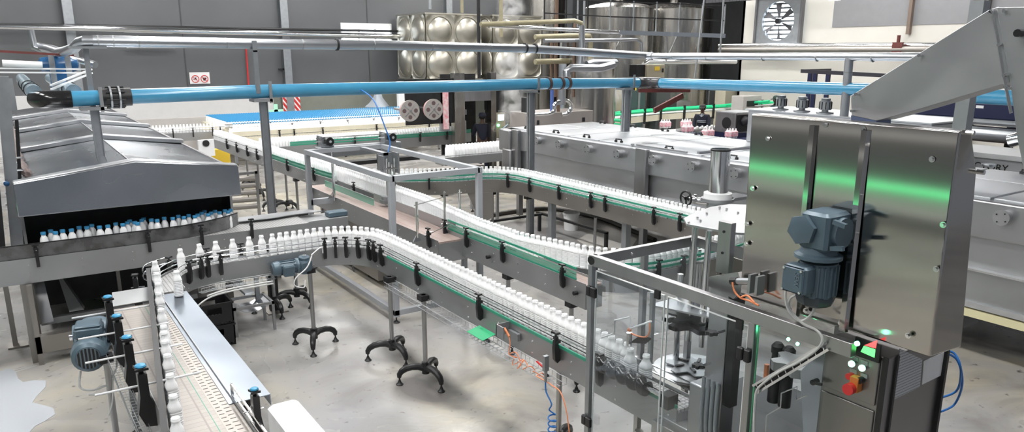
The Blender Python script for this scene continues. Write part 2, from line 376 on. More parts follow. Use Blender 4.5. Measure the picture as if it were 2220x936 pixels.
# ---------------------------------------------------------------- the hall
def floor_mat():
    m = bpy.data.materials.new('worn_floor'); m.use_nodes = True; nt = m.node_tree; b = nt.nodes['Principled BSDF']; L = nt.links
    tc = nt.nodes.new('ShaderNodeTexCoord')
    def noise(sc, det=4, dist=0):
        n = nt.nodes.new('ShaderNodeTexNoise'); n.inputs['Scale'].default_value = sc; n.inputs['Detail'].default_value = det
        n.inputs['Distortion'].default_value = dist; L.new(tc.outputs['Object'], n.inputs['Vector']); return n.outputs['Fac']
    def mr(v, a, c, o0=0, o1=1):
        r = nt.nodes.new('ShaderNodeMapRange'); r.inputs[1].default_value = a; r.inputs[2].default_value = c; r.inputs[3].default_value = o0; r.inputs[4].default_value = o1
        L.new(v, r.inputs[0]); return r.outputs[0]
    def mix(f, a, c):
        x = nt.nodes.new('ShaderNodeMix'); x.data_type = 'RGBA'; L.new(f, x.inputs['Factor'])
        for k, v in (('A', a), ('B', c)):
            if isinstance(v, tuple): x.inputs[k].default_value = (*v, 1)
            else: L.new(v, x.inputs[k])
        return x.outputs['Result']
    c = mix(mr(noise(.55, 4), .3, .7), (.33, .33, .345), (.4, .38, .34))
    c = mix(mr(noise(.25, 3, .5), .45, .7), c, (.47, .42, .3))
    c = mix(mr(noise(1.6, 6, 1), .3, .75), c, (.33, .325, .325))
    c = mix(mr(noise(.9, 5, .8), .5, .72), c, (.13, .12, .115))
    c = mix(mr(noise(11, 6), .64, .74), c, (.1, .085, .08))
    L.new(c, b.inputs['Base Color']); L.new(mr(noise(.9, 4, 1), .3, .7, .16, .5), b.inputs['Roughness'])
    bp = nt.nodes.new('ShaderNodeBump'); bp.inputs['Strength'].default_value = .08; bp.inputs['Distance'].default_value = .02
    L.new(noise(5, 5), bp.inputs['Height']); L.new(bp.outputs[0], b.inputs['Normal']); return m
FLOOR = floor_mat()
WALLG = mat('grey_wall_panel', (.115, .12, .127), 0, .55, noise=.15, nscale=.6, bump=.05, bscale=2)
WALLC = mat('pale_wall_paint', (.66, .64, .59), 0, .6, noise=.1, nscale=.7)
WALLC2 = mat('fresh_grey_paint', (.27, .27, .285), 0, .6, noise=.1)
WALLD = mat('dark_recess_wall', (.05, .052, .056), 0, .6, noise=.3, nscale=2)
DADO = mat('white_dado_panel', (.62, .62, .62), 0, .5, noise=.06)
CEIL = mat('ceiling_sheet', (.3, .3, .31), 0, .6, noise=.1)
struct('floor', MB().box(-6, -4, -.1, 32, 29.2, 0), FLOOR)
# puddles, thin sheets of water at the lower left
def puddle(cx, cy, rx, ry, seed, lab):
    rnd = random.Random(seed); n = 46; ks = [(rnd.randint(2, 9), rnd.uniform(0, 6.28), rnd.uniform(.03, .13)) for _ in range(7)]; ring = []
    for i in range(n):
        t = 2 * PI * i / n; f = 1 + sum(a * math.sin(k * t + p) for k, p, a in ks); ring.append((cx + rx * f * math.cos(t), cy + ry * f * math.sin(t), .001))
    tag(MB().prism(ring, (0, 0, .003)).build('water_puddle', mat('standing_water', (.5, .53, .57), 0, .04, spec=.9)), lab, 'puddle')
puddle(-.55, 8.0, .55, 1.0, 3, 'large puddle on the floor left of the hooded machine stand, nearest the left edge')
puddle(-.28, 6.7, .42, .42, 8, 'smaller ragged puddle on the floor below the larger one at the left')
puddle(.95, 5.55, .3, .2, 5, 'thin wet patch of water beneath the lower-left conveyor legs')
struct('wall_back', MB().box(-6, 29, 1.75, 23, 29.2, 9), WALLG)
dd = struct('trim_1', MB().box(-6, 28.9, .0, 8.6, 29.0, 1.9), DADO)
struct('wall_back_lower', MB().box(8.6, 29, 0, 23, 29.2, 1.75), mat('green_grey_wall', (.22, .23, .2), 0, .55, noise=.1))
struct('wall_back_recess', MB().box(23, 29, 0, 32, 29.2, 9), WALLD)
rw = struct('wall_right', MB().box(23, -4, 0, 23.2, 19, 2.75).box(23, -4, 2.75, 23.2, 19, 9), WALLC)
struct('trim_2', MB().box(22.985, -4, 4.05, 22.998, Xp(1806, 40, 23).y, 7.9), WALLC2)
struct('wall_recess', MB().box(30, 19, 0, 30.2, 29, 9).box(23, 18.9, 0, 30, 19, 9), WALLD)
struct('wall_left', MB().box(-6.2, -4, 0, -6, 29, 9), WALLG)
struct('trim_90', MB().box(-6, -4, .25, -5.98, 29, .75), DADO); struct('trim_91', MB().box(-6, -4, 1.5, -5.98, 29, 1.62), DADO)  # unseen pale bands, added so the panel box reflects them as streaks
struct('ceiling', MB().box(-6.2, -4, 8, 32, 29.2, 8.2), CEIL)
n = 3
for x in (2.22, 9.2, 16.2):       # steel columns against the back wall
    struct('trim_%d' % n, MB().box(x - .14, 28.72, 0, x + .14, 28.74, 8).box(x - .14, 28.97, 0, x + .14, 28.99, 8).box(x - .012, 28.74, 0, x + .012, 28.97, 8), GALV); n += 1
for x in (5.64, 12.6):            # panel seams
    struct('trim_%d' % n, MB().box(x - .02, 28.985, 1.9, x + .02, 28.998, 8), mat('seam', (.06, .06, .065), 0, .5)); n += 1
for y in (Xp(2132, 20, 23).y,):             # columns on the pale wall
    struct('trim_%d' % n, MB().box(22.8, y - .2, 0, 22.98, y + .2, 7.99), mat('weathered_column', (.25, .22, .2), .3, .5, noise=.3)); n += 1
struct('trim_%d' % n, MB().box(22.85, Xp(1979, 20, 23).y - .05, 3.78, 22.98, Xp(1979, 20, 23).y + .05, 7.99), mat('brown_pipe_cover', (.2, .15, .12), .2, .5)); n += 1
# roller strip under the ceiling at the recess: corrugated sheet
mb = MB()
for k in range(30): mb.box(21.2, 14.7 + k * .15, 4.93, 21.25 + .04 * (k % 2), 14.84 + k * .15, 5.6)
struct('trim_%d' % n, mb, mat('corrugated_sheet', (.1, .1, .11), .5, .5)); n += 1
# window in the back wall
w = struct('window_1', MB().box(11.44, 28.9, 3.42, 13.6, 28.94, 3.5).box(11.44, 28.9, 4.28, 13.6, 28.94, 4.36).box(11.44, 28.9, 3.5, 11.5, 28.94, 4.28).box(13.54, 28.9, 3.5, 13.6, 28.94, 4.28)
           .box(12.14, 28.9, 3.5, 12.22, 28.94, 4.28).box(12.84, 28.9, 3.5, 12.92, 28.94, 4.28), WHITEP)
for x0, x1 in ((11.5, 12.14), (12.22, 12.84), (12.92, 13.54)): MB().box(x0, 28.95, 3.5, x1, 28.97, 4.28).build('window_pane', WINGLOW, w)
# lamps: rows of long skylight-like luminaires below the ceiling
DIFF = mat('lamp_diffuser', (1, .985, .96), 0, .4, emit=17)
k = 0
for iy, y in enumerate((1.5, 6.0, 11.0, 16.0, 21.0, 26.0)):
    for ix, x in enumerate((-2.5, 3.5, 9.5, 15.5, 21.0)):
        if y < 8 and x > 4: continue
        t = thing('high_bay_light', 'long white ceiling light high above the bottling hall', 'ceiling light', (x, y, 7.9), 'ceiling lights over the hall')
        MB().box(x - .5, y - 1.5, 7.93, x + .5, y + 1.5, 7.995).build('lamp_housing', WHITEP, t)
        MB().box(x - .47, y - 1.45, 7.9, x + .47, y + 1.45, 7.93).build('diffuser', DIFF, t)
# small lamp just dipping into the frame above the pale wall
p = Xp(1810, 0, 21.5)
t = thing('pendant_lamp', 'small glowing white pendant lamp at the top edge of the pale wall', 'lamp', p)
MB().lathe((p.x, p.y, p.z - .02), [(.02, -.0), (.17, .02), (.17, .06), (.1, .14), (.03, .2)], 16).build('lamp_shade', mat('lamp_glow_white', (1, .97, .9), 0, .4, emit=4), t)
MB().cyl((p.x, p.y, p.z + .17), (p.x, p.y, 7.99), .01, 6).build('lamp_cord', BLACKM, t)
# signs on the back wall
p = Yp(433, 169, 28.97); t = thing('prohibition_sign', 'white board with two red-ringed prohibition symbols on the grey back wall', 'sign', (p.x, 28.97, p.z - .3))
MB().box(p.x - .34, 28.95, p.z - .2, p.x + .34, 28.98, p.z + .2).build('sign_board', WHITEP, t)
for s_ in (-1, 1):
    c = Vector((p.x + s_ * .155, 28.94, p.z - .03)); r = .12
    sy = MB().tube([(c.x + r * math.cos(a * PI / 12), c.y, c.z + r * math.sin(a * PI / 12)) for a in range(24)], .013, 6, closed=True).beam(c + Vector((-.08, 0, .08)), c + Vector((.08, 0, -.08)), .014, .022, (0, 1, 0)).build('prohibition_symbol', RED, t)
    if s_ < 0: g = MB().box(c.x - .07, c.y + .004, c.z - .02, c.x + .06, c.y + .008, c.z + .0).box(c.x - .01, c.y + .004, c.z, c.x + .03, c.y + .008, c.z + .05)
    else: g = MB().box(c.x - .045, c.y + .004, c.z - .06, c.x + .045, c.y + .008, c.z + .0).box(c.x - .06, c.y + .004, c.z, c.x + .07, c.y + .008, c.z + .04)
    g.build('black_pictogram', BLACKM, sy)
a = Yp(612, 205, 28.8); b = Yp(652, 245, 28.8); z1 = a.z; z0 = b.z
t = thing('warning_board', 'square board with diagonal red and white stripes against the back wall', 'warning board', ((a.x + b.x) / 2, 28.8, z0))
MB().box(a.x, 28.78, z0, b.x, 28.82, z1 + .3).build('board_panel', WHITEP, t)
W = b.x - a.x; Ht = z1 + .3 - z0
mb = MB()
def clip(poly, ax, lim, gt):
    out = []
    for i in range(len(poly)):
        p_, q_ = poly[i - 1], poly[i]; a_, b_ = (p_[ax] >= lim) == gt, (q_[ax] >= lim) == gt
        if a_ != b_: f = (lim - p_[ax]) / (q_[ax] - p_[ax]); out.append((p_[0] + (q_[0] - p_[0]) * f, p_[1] + (q_[1] - p_[1]) * f))
        if b_: out.append(q_)
    return out
for k in range(-4, 9):
    s0 = k * .17; poly = [(s0, Ht), (s0 + .1, Ht), (s0 + .1 + Ht * .75, 0), (s0 + Ht * .75, 0)]
    poly = clip(clip(poly, 0, 0, True), 0, W, False)
    if len(poly) > 2: mb.prism([(a.x + u, 28.78, z0 + v) for u, v in poly], (0, -.006, 0))
mb.build('red_stripes', RED, t)
p = Yp(598, 243, 28.6)
tag(MB().box(p.x - .07, 28.55, p.z - .35, p.x + .07, 28.6, p.z + .3).box(p.x - .28, 28.55, p.z - .06, p.x + .28, 28.6, p.z + .1).build('first_aid_cross', mat('pale_green_sign', (.45, .85, .65), 0, .4)), 'pale green cross-shaped sign near the striped warning board', 'sign')
# extractor fan
fx = 22.9; a = Xp(1647, -2, fx); b = Xp(1736, 96, fx); cy_ = (a.y + b.y) / 2; cz_ = (a.z + b.z) / 2; hy = abs(a.y - b.y) / 2; hz = abs(a.z - b.z) / 2
t = thing('wall_fan', 'large square extractor fan with six blades high on the pale wall', 'fan', (fx, cy_, cz_ - hz))
N = 32; R0 = min(hy, hz) * .84; mb = MB(); vs = []; fs = []
for k in range(N):
    th = 2 * PI * k / N; c, s_ = math.cos(th), math.sin(th); m_ = max(abs(c), abs(s_)); vs += [(fx - .12, cy_ + R0 * c, cz_ + R0 * s_), (fx - .12, cy_ + hy * .96 * c / m_, cz_ + hz * .96 * s_ / m_), (fx, cy_ + R0 * c, cz_ + R0 * s_)]
for k in range(N): j = (k + 1) % N; fs += [(3 * k, 3 * k + 1, 3 * j + 1, 3 * j), (3 * k, 3 * j, 3 * j + 2, 3 * k + 2)]
mb.add(vs, fs); mb.build('fan_shroud', GALV, t)
mb = MB()
for sy, sz in ((1, 0), (-1, 0), (0, 1), (0, -1)):
    mb.box(fx - .16, cy_ + sy * hy - (.04 if sy else hy), cz_ + sz * hz - (.04 if sz else hz), fx, cy_ + sy * hy + (.04 if sy else hy), cz_ + sz * hz + (.04 if sz else hz))
mb.build('fan_frame', mat('dark_fan_frame', (.16, .16, .17), .5, .5), t)
for k in range(6):
    th = k * PI / 3 + .3; c, s_ = math.cos(th), math.sin(th); c2, s2 = math.cos(th + .3), math.sin(th + .3)
    MB().prism([(fx - .06, cy_ + .1 * c, cz_ + .1 * s_), (fx - .1, cy_ + R0 * .93 * c, cz_ + R0 * .93 * s_), (fx - .02, cy_ + R0 * .93 * c2, cz_ + R0 * .93 * s2), (fx - .02, cy_ + .12 * c2, cz_ + .12 * s2)], (.006, 0, 0)).build('fan_blade', mat('fan_blade', (.12, .12, .13), .4, .4), t)
MB().cyl((fx - .15, cy_, cz_), (fx - .02, cy_, cz_), .09, 16).build('fan_hub', BLACKM, t)
sl = MB()
for k in range(9): z = cz_ - R0 + R0 * 2 * (k + .5) / 9; sl.box(fx + .005, cy_ - R0, z - .03, fx + .03, cy_ + R0, z + .03)
sl.build('louvre', GALV, t)
MB().box(fx + .05, cy_ - hy * .9, cz_ - hz * .9, fx + .06, cy_ + hy * .9, cz_ + hz * .9).build('daylight_backing', WINGLOW, t)
# hook bracket and conduit on grey wall
p = Yp(620, 150, 28.8); tag(MB().beam((p.x - .25, 28.9, p.z), (p.x + .12, 28.9, p.z), .06).beam((p.x + .1, 28.9, p.z), (p.x + .1, 28.9, p.z + .2), .06).beam((p.x + .08, 28.9, p.z), (p.x - .08, 28.9, p.z - .9), .04).build('wall_bracket', BLACKM), 'dark hooked bracket on the grey wall beside the steel column', 'bracket')
a = Yp(533, 100, 28.9); b = Yp(538, 178, 28.9); tag(MB().cyl((a.x, 28.9, a.z), (b.x, 28.9, b.z - .6), .03, 8).build('fire_pipe', RED), 'thin red vertical pipe on the grey back wall', 'pipe')
a = Yp(275, 101, 28.6); b = Yp(380, 103, 28.6); t = thing('wall_tube_light', 'unlit tube light fixed to the grey wall below the silver pipe', 'light', (a.x, 28.6, a.z)); MB().box(a.x, 28.6, a.z - .05, b.x, 28.7, a.z + .05).build('light_housing', WHITEP, t)
MB().cyl((a.x + .05, 28.57, a.z), (b.x - .05, 28.57, a.z), .03, 8).build('light_tube', mat('tube', (.8, .8, .8), 0, .3), t)
t = thing('hung_cloth_post', 'grey cloth-covered object standing beyond the bottle table near the back wall', 'covered object', Yp(822, 245, 26.5))
c = Yp(820, 238, 26.5); mb = MB(); ks = [(.04, .75), (.1, .68), (.16, .45), (.3, .25), (.42, .12), (.36, 0), (.5, -.1), (.48, -.6)]; n_ = 14; vs = []
for r, h in ks:
    for k in range(n_): th = 2 * PI * k / n_; rr = r * (1 + .22 * math.sin(3 * th + h * 4) + .1 * math.sin(7 * th)); vs.append((c.x + rr * math.cos(th), c.y + rr * math.sin(th), c.z + h))
mb.add(vs, [(i * n_ + k, i * n_ + (k + 1) % n_, (i + 1) * n_ + (k + 1) % n_, (i + 1) * n_ + k) for i in range(len(ks) - 1) for k in range(n_)]); mb.build('cover_cloth', SHEETC, t)
MB().cyl((c.x, c.y, 0), (c.x, c.y, c.z + .5), .05, 10).build('post', GALV, t)
# ---------------------------------------------------------------- front line: curve, straight run to the filler
def nearest_t(P, x, y):
    best = min(((P.at(P.L * i / 400)[0] - Vector((x, y))).length, P.L * i / 400) for i in range(401)); return best[1]
PB = Path([(1.12, 7.38)] + arc(1.67, 7.6, .55, 180, 90, 9) + [(2.2, 8.15)] + arc(2.78, 7.55, .6, 90, 0, 12) + [(3.38, 6.5), (3.38, 5), (3.38, 3.0)])
w = .2; tB = nearest_t(PB, 3.38, 7.5); tE = nearest_t(PB, 1.67, 8.15)
cl = []
for px, py in ((690, 525), (728, 515), (772, 510), (810, 520), (828, 540), (838, 530), (862, 545), (909, 590)):
    q = Zp(px, py, 1.14); cl.append((nearest_t(PB, q.x, q.y), 1))
for px, py in ((1047, 660), (1216, 745), (1290, 800)):
    q = Zp(px, py, 1.14); cl.append((nearest_t(PB, q.x, q.y), 1))
for px, py in ((430, 575), (470, 560)):
    q = Zp(px, py, 1.14); cl.append((nearest_t(PB, q.x, q.y), 1))
cl += [(.35, -1), (.7, -1), (.95, 1), (.62, 1), (1.05, -1), (1.4, -1), (1.75, -1), (2.15, -1)]
cvB, _ = conveyor('bottle_conveyor', 'steel conveyor with black rail clamps curving from the lower-left line to the glass-guarded filler', PB, w, 1.1, .19,
    rails=[(w / 2 - .015, 1.15, 's', 0, tB), (w / 2 - .015, 1.2, 's', 0, tB), (-w / 2 + .01, 1.16, 's', 0, None), (-w / 2 + .01, 1.21, 's', 0, None),
           (w / 2 - .02, 1.16, 'k', tB, None), (w / 2 - .02, 1.21, 'k', tB, None), (w / 2 + .004, 1.125, 'g', tB + .2, None)], clamps=cl)
for px, py, ra in ((697, 765, -1.97), (842, 780, -1.45), (915, 832, -1.45), (1217, 985, -1.6)):
    q = Zp(px, py, 0); c_, _n = PB.at(nearest_t(PB, q.x, q.y)); v_ = Vector((q.x, q.y)).lerp(c_, .5 if px == 697 else .25); lg = tripod(cvB, v_.x, v_.y, .95, ra)
    MB().beam((v_.x, v_.y, .925), (c_.x, c_.y, .925), .07, .03).build('support_arm', STEEL_V, lg)
# wire cable tray hanging below the near side
def wire_tray(parent, pts, wd=.06, step=.06, name='cable_tray'):
    mb = MB(); P = Path([(p[0], p[1]) for p in pts]); z0 = pts[0][2]
    for d in (-wd, 0, wd):
        P.rod(mb, d, z0, .0028)
    P.rod(mb, wd, z0 + .05, .0028); P.rod(mb, -wd, z0 + .05, .0028); t = 0
    while t < P.L:
        a, n = P.at(t, -wd); b, n = P.at(t, wd); mb.tube([(a.x, a.y, z0 + .05), (a.x, a.y, z0), (b.x, b.y, z0), (b.x, b.y, z0 + .05)], .0024, 4); t += step
    return mb.build(name, GALV, parent)
wire_tray(cvB, [(3.2, 7.1, .86), (3.2, 5.4, .86), (3.2, 4.1, .86)])
wire_tray(cvB, [(1.45, 7.9, .88), (1.7, 7.98, .88), (2.25, 7.99, .88)], .03)
q = Xp(1035, 690, 3.15); tag(MB().prism([(3.12, q.y + .13, .915), (3.25, q.y + .13, .945), (3.25, q.y - .13, .945), (3.12, q.y - .13, .915)], (0, 0, .005)).build('green_card', mat('green_sheet', (.03, .38, .17), 0, .5)), 'small green plastic card lying on the cable tray below the front conveyor', 'card')
# sensor bracket with orange leads
t = thing('sensor_bracket', 'clear sensor bracket with a coil of orange leads on the side of the front conveyor', 'sensor', Xp(1110, 700, 3.2))
q = Xp(1100, 688, 3.22); MB().box(3.24, q.y - .12, 1.0, 3.27, q.y + .02, 1.06).box(3.14, q.y + .04, 1.02, 3.27, q.y + .05, 1.12).box(3.14, q.y - .06, 1.02, 3.15, q.y + .05, 1.12).build('bracket_plate', GALV, t)
MB().cyl((3.19, q.y, 1.09), (3.19, q.y - .07, 1.04), .011, 8).build('sensor_head', ORANGE, t)
rnd = random.Random(4); pts = [Vector((3.19, q.y - .07, 1.04)), Vector((3.18, q.y - .1, .98)), Vector((3.17, q.y - .1, .9))]
for k in range(16): pts.append(Vector((3.17 + .04 * math.cos(k * 1.9), q.y - .14 - .028 * k + rnd.uniform(-.03, .03), .88 + .03 * math.sin(k * 2.3))))
wl = MB().tube(bez(pts, 5), .004, 5)
wl.tube(bez([pts[2], pts[2] + Vector((0, -.1, .05)), pts[2] + Vector((0, -.16, -.02)), pts[2] + Vector((0, -.12, -.08))], 8), .004, 5)
e = pts[-1]; wl.tube(bez([e, e + Vector((0, -.2, .0)), e + Vector((-.02, -.35, -.02)), e + Vector((-.03, -.45, -.25)), e + Vector((-.03, -.5, -.8))], 8), .0045, 5)
wl.build('orange_lead', ORANGE, t)
# air valve with blue coiled hose
a = Xp(1183, 795, 3.12); t = thing('air_valve', 'small steel air valve with red lever and coiled blue hose below the front conveyor', 'valve', a)
MB().box(a.x - .02, a.y - .015, a.z - .03, a.x + .02, a.y + .015, a.z + .09).cyl((a.x, a.y, a.z - .12), (a.x, a.y, a.z - .03), .012, 8).build('valve_body', GALV, t)
MB().beam((a.x, a.y + .01, a.z - .02), (a.x - .02, a.y + .09, a.z + .02), .014, .008).build('lever', RED, t)
pts = [a + Vector((0, 0, -.12)), a + Vector((0, -.01, -.2)), a + Vector((0, -.08, -.27)), a + Vector((0, -.05, -.33))] + [a + Vector((.03 * math.cos(k * PI / 4), -.09 + .03 * math.sin(k * PI / 4), -.36 - .006 * k)) for k in range(60)]
MB().tube(bez(pts, 3), .006, 6).build('coiled_hose', BLUEH, t)
# gear motor on the near side
def gearmotor(name, label, loc, rz, tilt=0, s=1.0, cable=None, horizontal=True):
    t = thing(name, label, 'motor', loc)
    m = MB().cyl((-.02, 0, 0), (.17, 0, 0), .075, 20)
    for k in range(14): a_ = 2 * PI * k / 14; m.beam((-.01, .078 * math.cos(a_), .078 * math.sin(a_)), (.16, .078 * math.cos(a_), .078 * math.sin(a_)), .006, .014, (0, math.cos(a_), math.sin(a_)))
    b = MB().v
    def loc_build(mb, nm, mt, par, **k):
        mb.v = [tuple(Vector(v) + Vector(loc)) for v in mb.v]; return mb.build(nm, mt, par, **k)
    loc_build(m, 'motor_housing', MOTOR, t)
    loc_build(MB().lathe((0, 0, 0), [(.06, -.1), (.078, -.085), (.086, -.03), (.084, -.015)], 20, (1, 0, 0)), 'fan_cowl', MOTOR, t)
    loc_build(MB().cyl((-.104, 0, 0), (-.1, 0, 0), .055, 20), 'fan_grille', GRILLE, t)
    loc_build(MB().bbox(.0, -.065, .06, .13, .065, .125, .012).bbox(.005, -.06, .12, .125, .06, .135, .006), 'terminal_box', MOTOR, t)
    g = MB().lathe((0, 0, 0), [(.085, .17), (.09, .18), (.09, .2), (.07, .21)], 20, (1, 0, 0)).bbox(.2, -.07, -.075, .35, .07, .08, .02).cyl((.275, -.1, 0), (.275, .1, 0), .06, 18).cyl((.275, -.105, 0), (.275, -.095, 0), .04, 18)
    loc_build(g, 'gearbox', MOTOR, t)
    loc_build(MB().cyl((.275, -.12, 0), (.275, .12, 0), .022, 12), 'output_shaft', POLISH, t)
    if cable: MB().tube(bez(cable, 6), .006, 6).build('motor_cable', GREYC, t)
    t.rotation_euler = (tilt, 0, rz); t.scale = (s, s, s); return t
a = Zp(615, 578, 1.0); gm = gearmotor('gear_motor', 'blue-grey gear motor slung under the curved bottle conveyor', (2.3, 7.93, 1.0), 0, math.radians(100), .95)
t = tag(MB().tube(bez([(2.62, 7.82, 1.12), (2.55, 7.8, 1.0), (2.42, 7.8, .9), (2.4, 7.8, .82), (2.5, 7.8, .78), (2.52, 7.8, .86)], 8), .007, 6).tube(bez([(2.62, 7.84, 1.12), (2.75, 7.88, 1.18), (2.78, 7.92, 1.1)], 8), .007, 6).build('white_cable', WHITE), 'white cable looping beside the gear motor below the curve', 'cable')
tag(MB().tube(bez([(1.5, 7.82, .86), (1.75, 7.9, .87), (2.2, 7.92, .87)], 8), .012, 6).tube(bez([(1.3, 7.6, .8), (1.5, 7.8, .84), (1.75, 7.88, .85), (2.2, 7.9, .85)], 8), .009, 6).build('cable_bundle', GREYC), 'bundle of grey cables along the tray under the curved conveyor', 'cable')
# bottles on it
sing = [(384, 538), (426, 527), (466, 521), (500, 516), (537, 511), (562, 508), (585, 505)]
tl = [nearest_t(PB, Zp(x, y, 1.34).x, Zp(x, y, 1.34).y) for x, y in sing]
names = ['open white bottle alone at the top of the left-hand curve, first after the queue', 'open white bottle on the curve, second of the spaced ones', 'open white bottle standing apart before the black twin clamp, third of the spaced ones',
         'open white bottle, fourth of the spaced ones on the curve', 'open white bottle, fifth of the spaced ones above the motor', 'open white bottle, sixth of the spaced ones, close to the next', 'open white bottle leading the packed row above the gear motor']
for t_, nm in zip(tl, names): q, n = PB.at(t_); OPEN.append((q.x, q.y, 1.1, nm, 'spaced bottles leaving the queue'))
line_bottles(PB, tl[-1] + .085, nearest_t(PB, Zp(1350, 752, 1.34).x, Zp(1350, 752, 1.34).y), .078, 1.1, 'open white ribbed milk bottle in the packed single file on the front curved conveyor', 'bottles packed on the front conveyor')
# ---------------------------------------------------------------- lower-left line
PD = Path([(.78, 7.12), (.78, 5.5), (.78, 3.6)])
cvD, _ = conveyor('feed_conveyor', 'wide flat belt conveyor with blue-topped clamps and long rods at lower left', PD, .42, 1.1, .17, belt=BELTD)
MB().box(.822, 3.6, 1.1, .826, 7.1, 1.102).build('green_seam', GREENR, cvD)
BLK = data(MB().prism([(.0, -.03, -.13), (.05, -.03, -.12), (.075, -.03, -.04), (.06, -.03, .06), (.06, -.03, .19), (.02, -.03, .19), (.018, -.03, .05), (0, -.03, 0)], (0, .06, 0)), BLACKP)
KNB2 = data(MB().cyl((.04, 0, .19), (.04, 0, .21), .012, 8).prism([(.01, -.03, .21), (.07, -.03, .21), (.06, 0, .21), (.07, .03, .21), (.01, .03, .21), (.02, 0, .21)], (0, 0, .014)), BLACKP)
KNB3 = data(MB().lathe((.04, 0, .222), [(.02, 0), (.026, .006), (.022, .014), (.006, .018)], 12), mat('blue_knob_top', (.03, .25, .45), 0, .35))
for px, py in ((250, 700), (270, 745), (295, 795), (330, 862)):
    q = Zp(px, py, 1.13); c = put('rail_clamp', BLK, cvD, (.567, q.y, 1.1), PI); c.scale = (1.35, 1.5, 1.15); sub('clamp_knob', KNB2, c); sub('knob_cap', KNB3, c); sub('clamp_rod', LROD, c)
q = Zp(570, 905, 1.13); c = put('rail_clamp', BLK, cvD, (.995, q.y, 1.1), 0); sub('clamp_knob', KNB2, c); sub('knob_cap', KNB3, c); sub('clamp_rod', ROD, c)
MB().box(.995, 3.6, 1.13, 1.005, 4.75, 1.145).box(.995, 3.6, 1.19, 1.005, 4.75, 1.205).box(.992, 4.74, 1.1, 1.008, 4.755, 1.205).build('guide_rail', POLISH, cvD)
for k in range(2): square_leg(cvD, .62, 6.9 - k * 3.2, .93, .05)
tripod(cvD, .42, 6.35, .98, .4)
MB().beam((.42, 6.35, .96), (.6, 6.35, .96), .03).build('cross_bar', STEEL_V, cvD)
wire_tray(cvD, [(.46, 6.6, .93), (.47, 5.2, .93), (.5, 3.9, .93)], .035, .05)
# dark oblique guide and its bottles
A0 = Vector((1.02, 7.62)); A1 = Vector((.56, 4.1)); nrm = Vector(((A1 - A0).y, -(A1 - A0).x)).normalized()
o1 = A0 + nrm * .062; o2 = A1 + nrm * .062
t = thing('diverter_guide', 'dark oblique guide board steering bottles across the wide belt', 'guide rail', (o1.x, o1.y, 1.2))
MB().beam((o1.x, o1.y, 1.2), (o2.x, o2.y, 1.2), .03, .15).build('guide_board', mat('dark_guide', (.05, .055, .065), .2, .4), t)
MB().beam((o1.x, o1.y, 1.29), (o2.x, o2.y, 1.28), .036, .008).build('top_strip', BLACKM, t)
for a_, b_ in (((o1.x - .01, 7.72, 1.22), (1.18, 8.1, 1.22)), ((o1.x - .01, 7.72, 1.16), (1.18, 8.1, 1.16))): MB().tube(bez([(o1.x, o1.y, a_[2]), (.93, 7.8, a_[2]), (1.0, 8.05, a_[2]), (1.2, 8.22, a_[2])], 6), .007, 6).build('curved_rail', POLISH, t)
c = put('guide_clamp', BLK, t, (.88, 7.65, 1.02), PI * .93); sub('clamp_knob', KNB2, c); sub('clamp_rod', ROD, c)
qs = [(342, 565), (345, 590), (352, 612), (357, 632), (357, 668), (367, 703), (373, 716), (376, 735), (381, 765), (394, 806), (397, 852), (399, 901), (402, 945)]
lastt = -1
for i, (x, y) in enumerate(qs):
    p = Zp(x, y, 1.34); v = Vector((p.x, p.y)); tt = (v - A0).dot((A1 - A0)) / (A1 - A0).length_squared
    if tt < lastt + .021: tt = lastt + .021
    lastt = tt; q = A0.lerp(A1, tt); OPEN.append((q.x, q.y, 1.1, 'open white milk bottle queuing against the dark oblique guide at lower left', 'bottles queuing against the oblique guide', .13))
p = Zp(375, 587, 1.34); OPEN.append((p.x + .02, p.y - .05, 1.112, 'single open white bottle standing alone on the smooth steel transfer plate', 'lone bottle on the plate'))
# smooth transfer plate with comb
t = thing('transfer_plate', 'smooth bent steel plate with folded right-hand lip beside the lower-left belt', 'plate', (1.1, 5.9, 1.1))
MB().prism([(.955, 4.66, 1.1), (1.22, 4.66, 1.1), (1.22, 7.3, 1.1), (.965, 7.3, 1.1)], (0, 0, .006)).box(1.214, 4.66, 1.03, 1.22, 7.3, 1.1).build('plate_sheet', mat('plate_steel', (.24, .27, .31), 1, .36, noise=.2, nscale=2, rvar=.08), t)
MB().beam((1.1, 4.7, 1.09), (1.02, 4.7, .95), .03).beam((1.12, 4.72, 1.09), (1.12, 4.72, .7), .02).build('plate_bracket', BLACKM, t)
mb = MB()
for k in range(54): y = 4.0 + k * .055; mb.box(.87, y, 1.101, .9, y + .006, 1.104).box(.915, y + .02, 1.101, .95, y + .026, 1.104)
mb.build('comb_fingers', mat('comb_grey', (.2, .19, .18), .2, .5), t)['kind'] = 'stuff'
MB().box(.86, 3.9, 1.1005, .953, 7.0, 1.1012).build('comb_bed', mat('comb_bed', (.42, .39, .36), .2, .45), t)
tag(MB().bbox(1.16, 3.6, .88, 1.36, 4.55, 1.09, .02).build('white_cover_box', WHITE), 'white rectangular cover beside the blue-topped knob at the bottom edge', 'cover')
t = thing('belt_side_plate', 'dark steel guard plate folded at the head of the lower-left belt', 'plate', (.8, 7.3, 1.1))
MB().prism([(.58, 7.13, 1.12), (.98, 7.13, 1.12), (.98, 7.5, 1.14), (.62, 7.5, 1.14)], (0, 0, .006)).build('plate_sheet', SIDE, t)
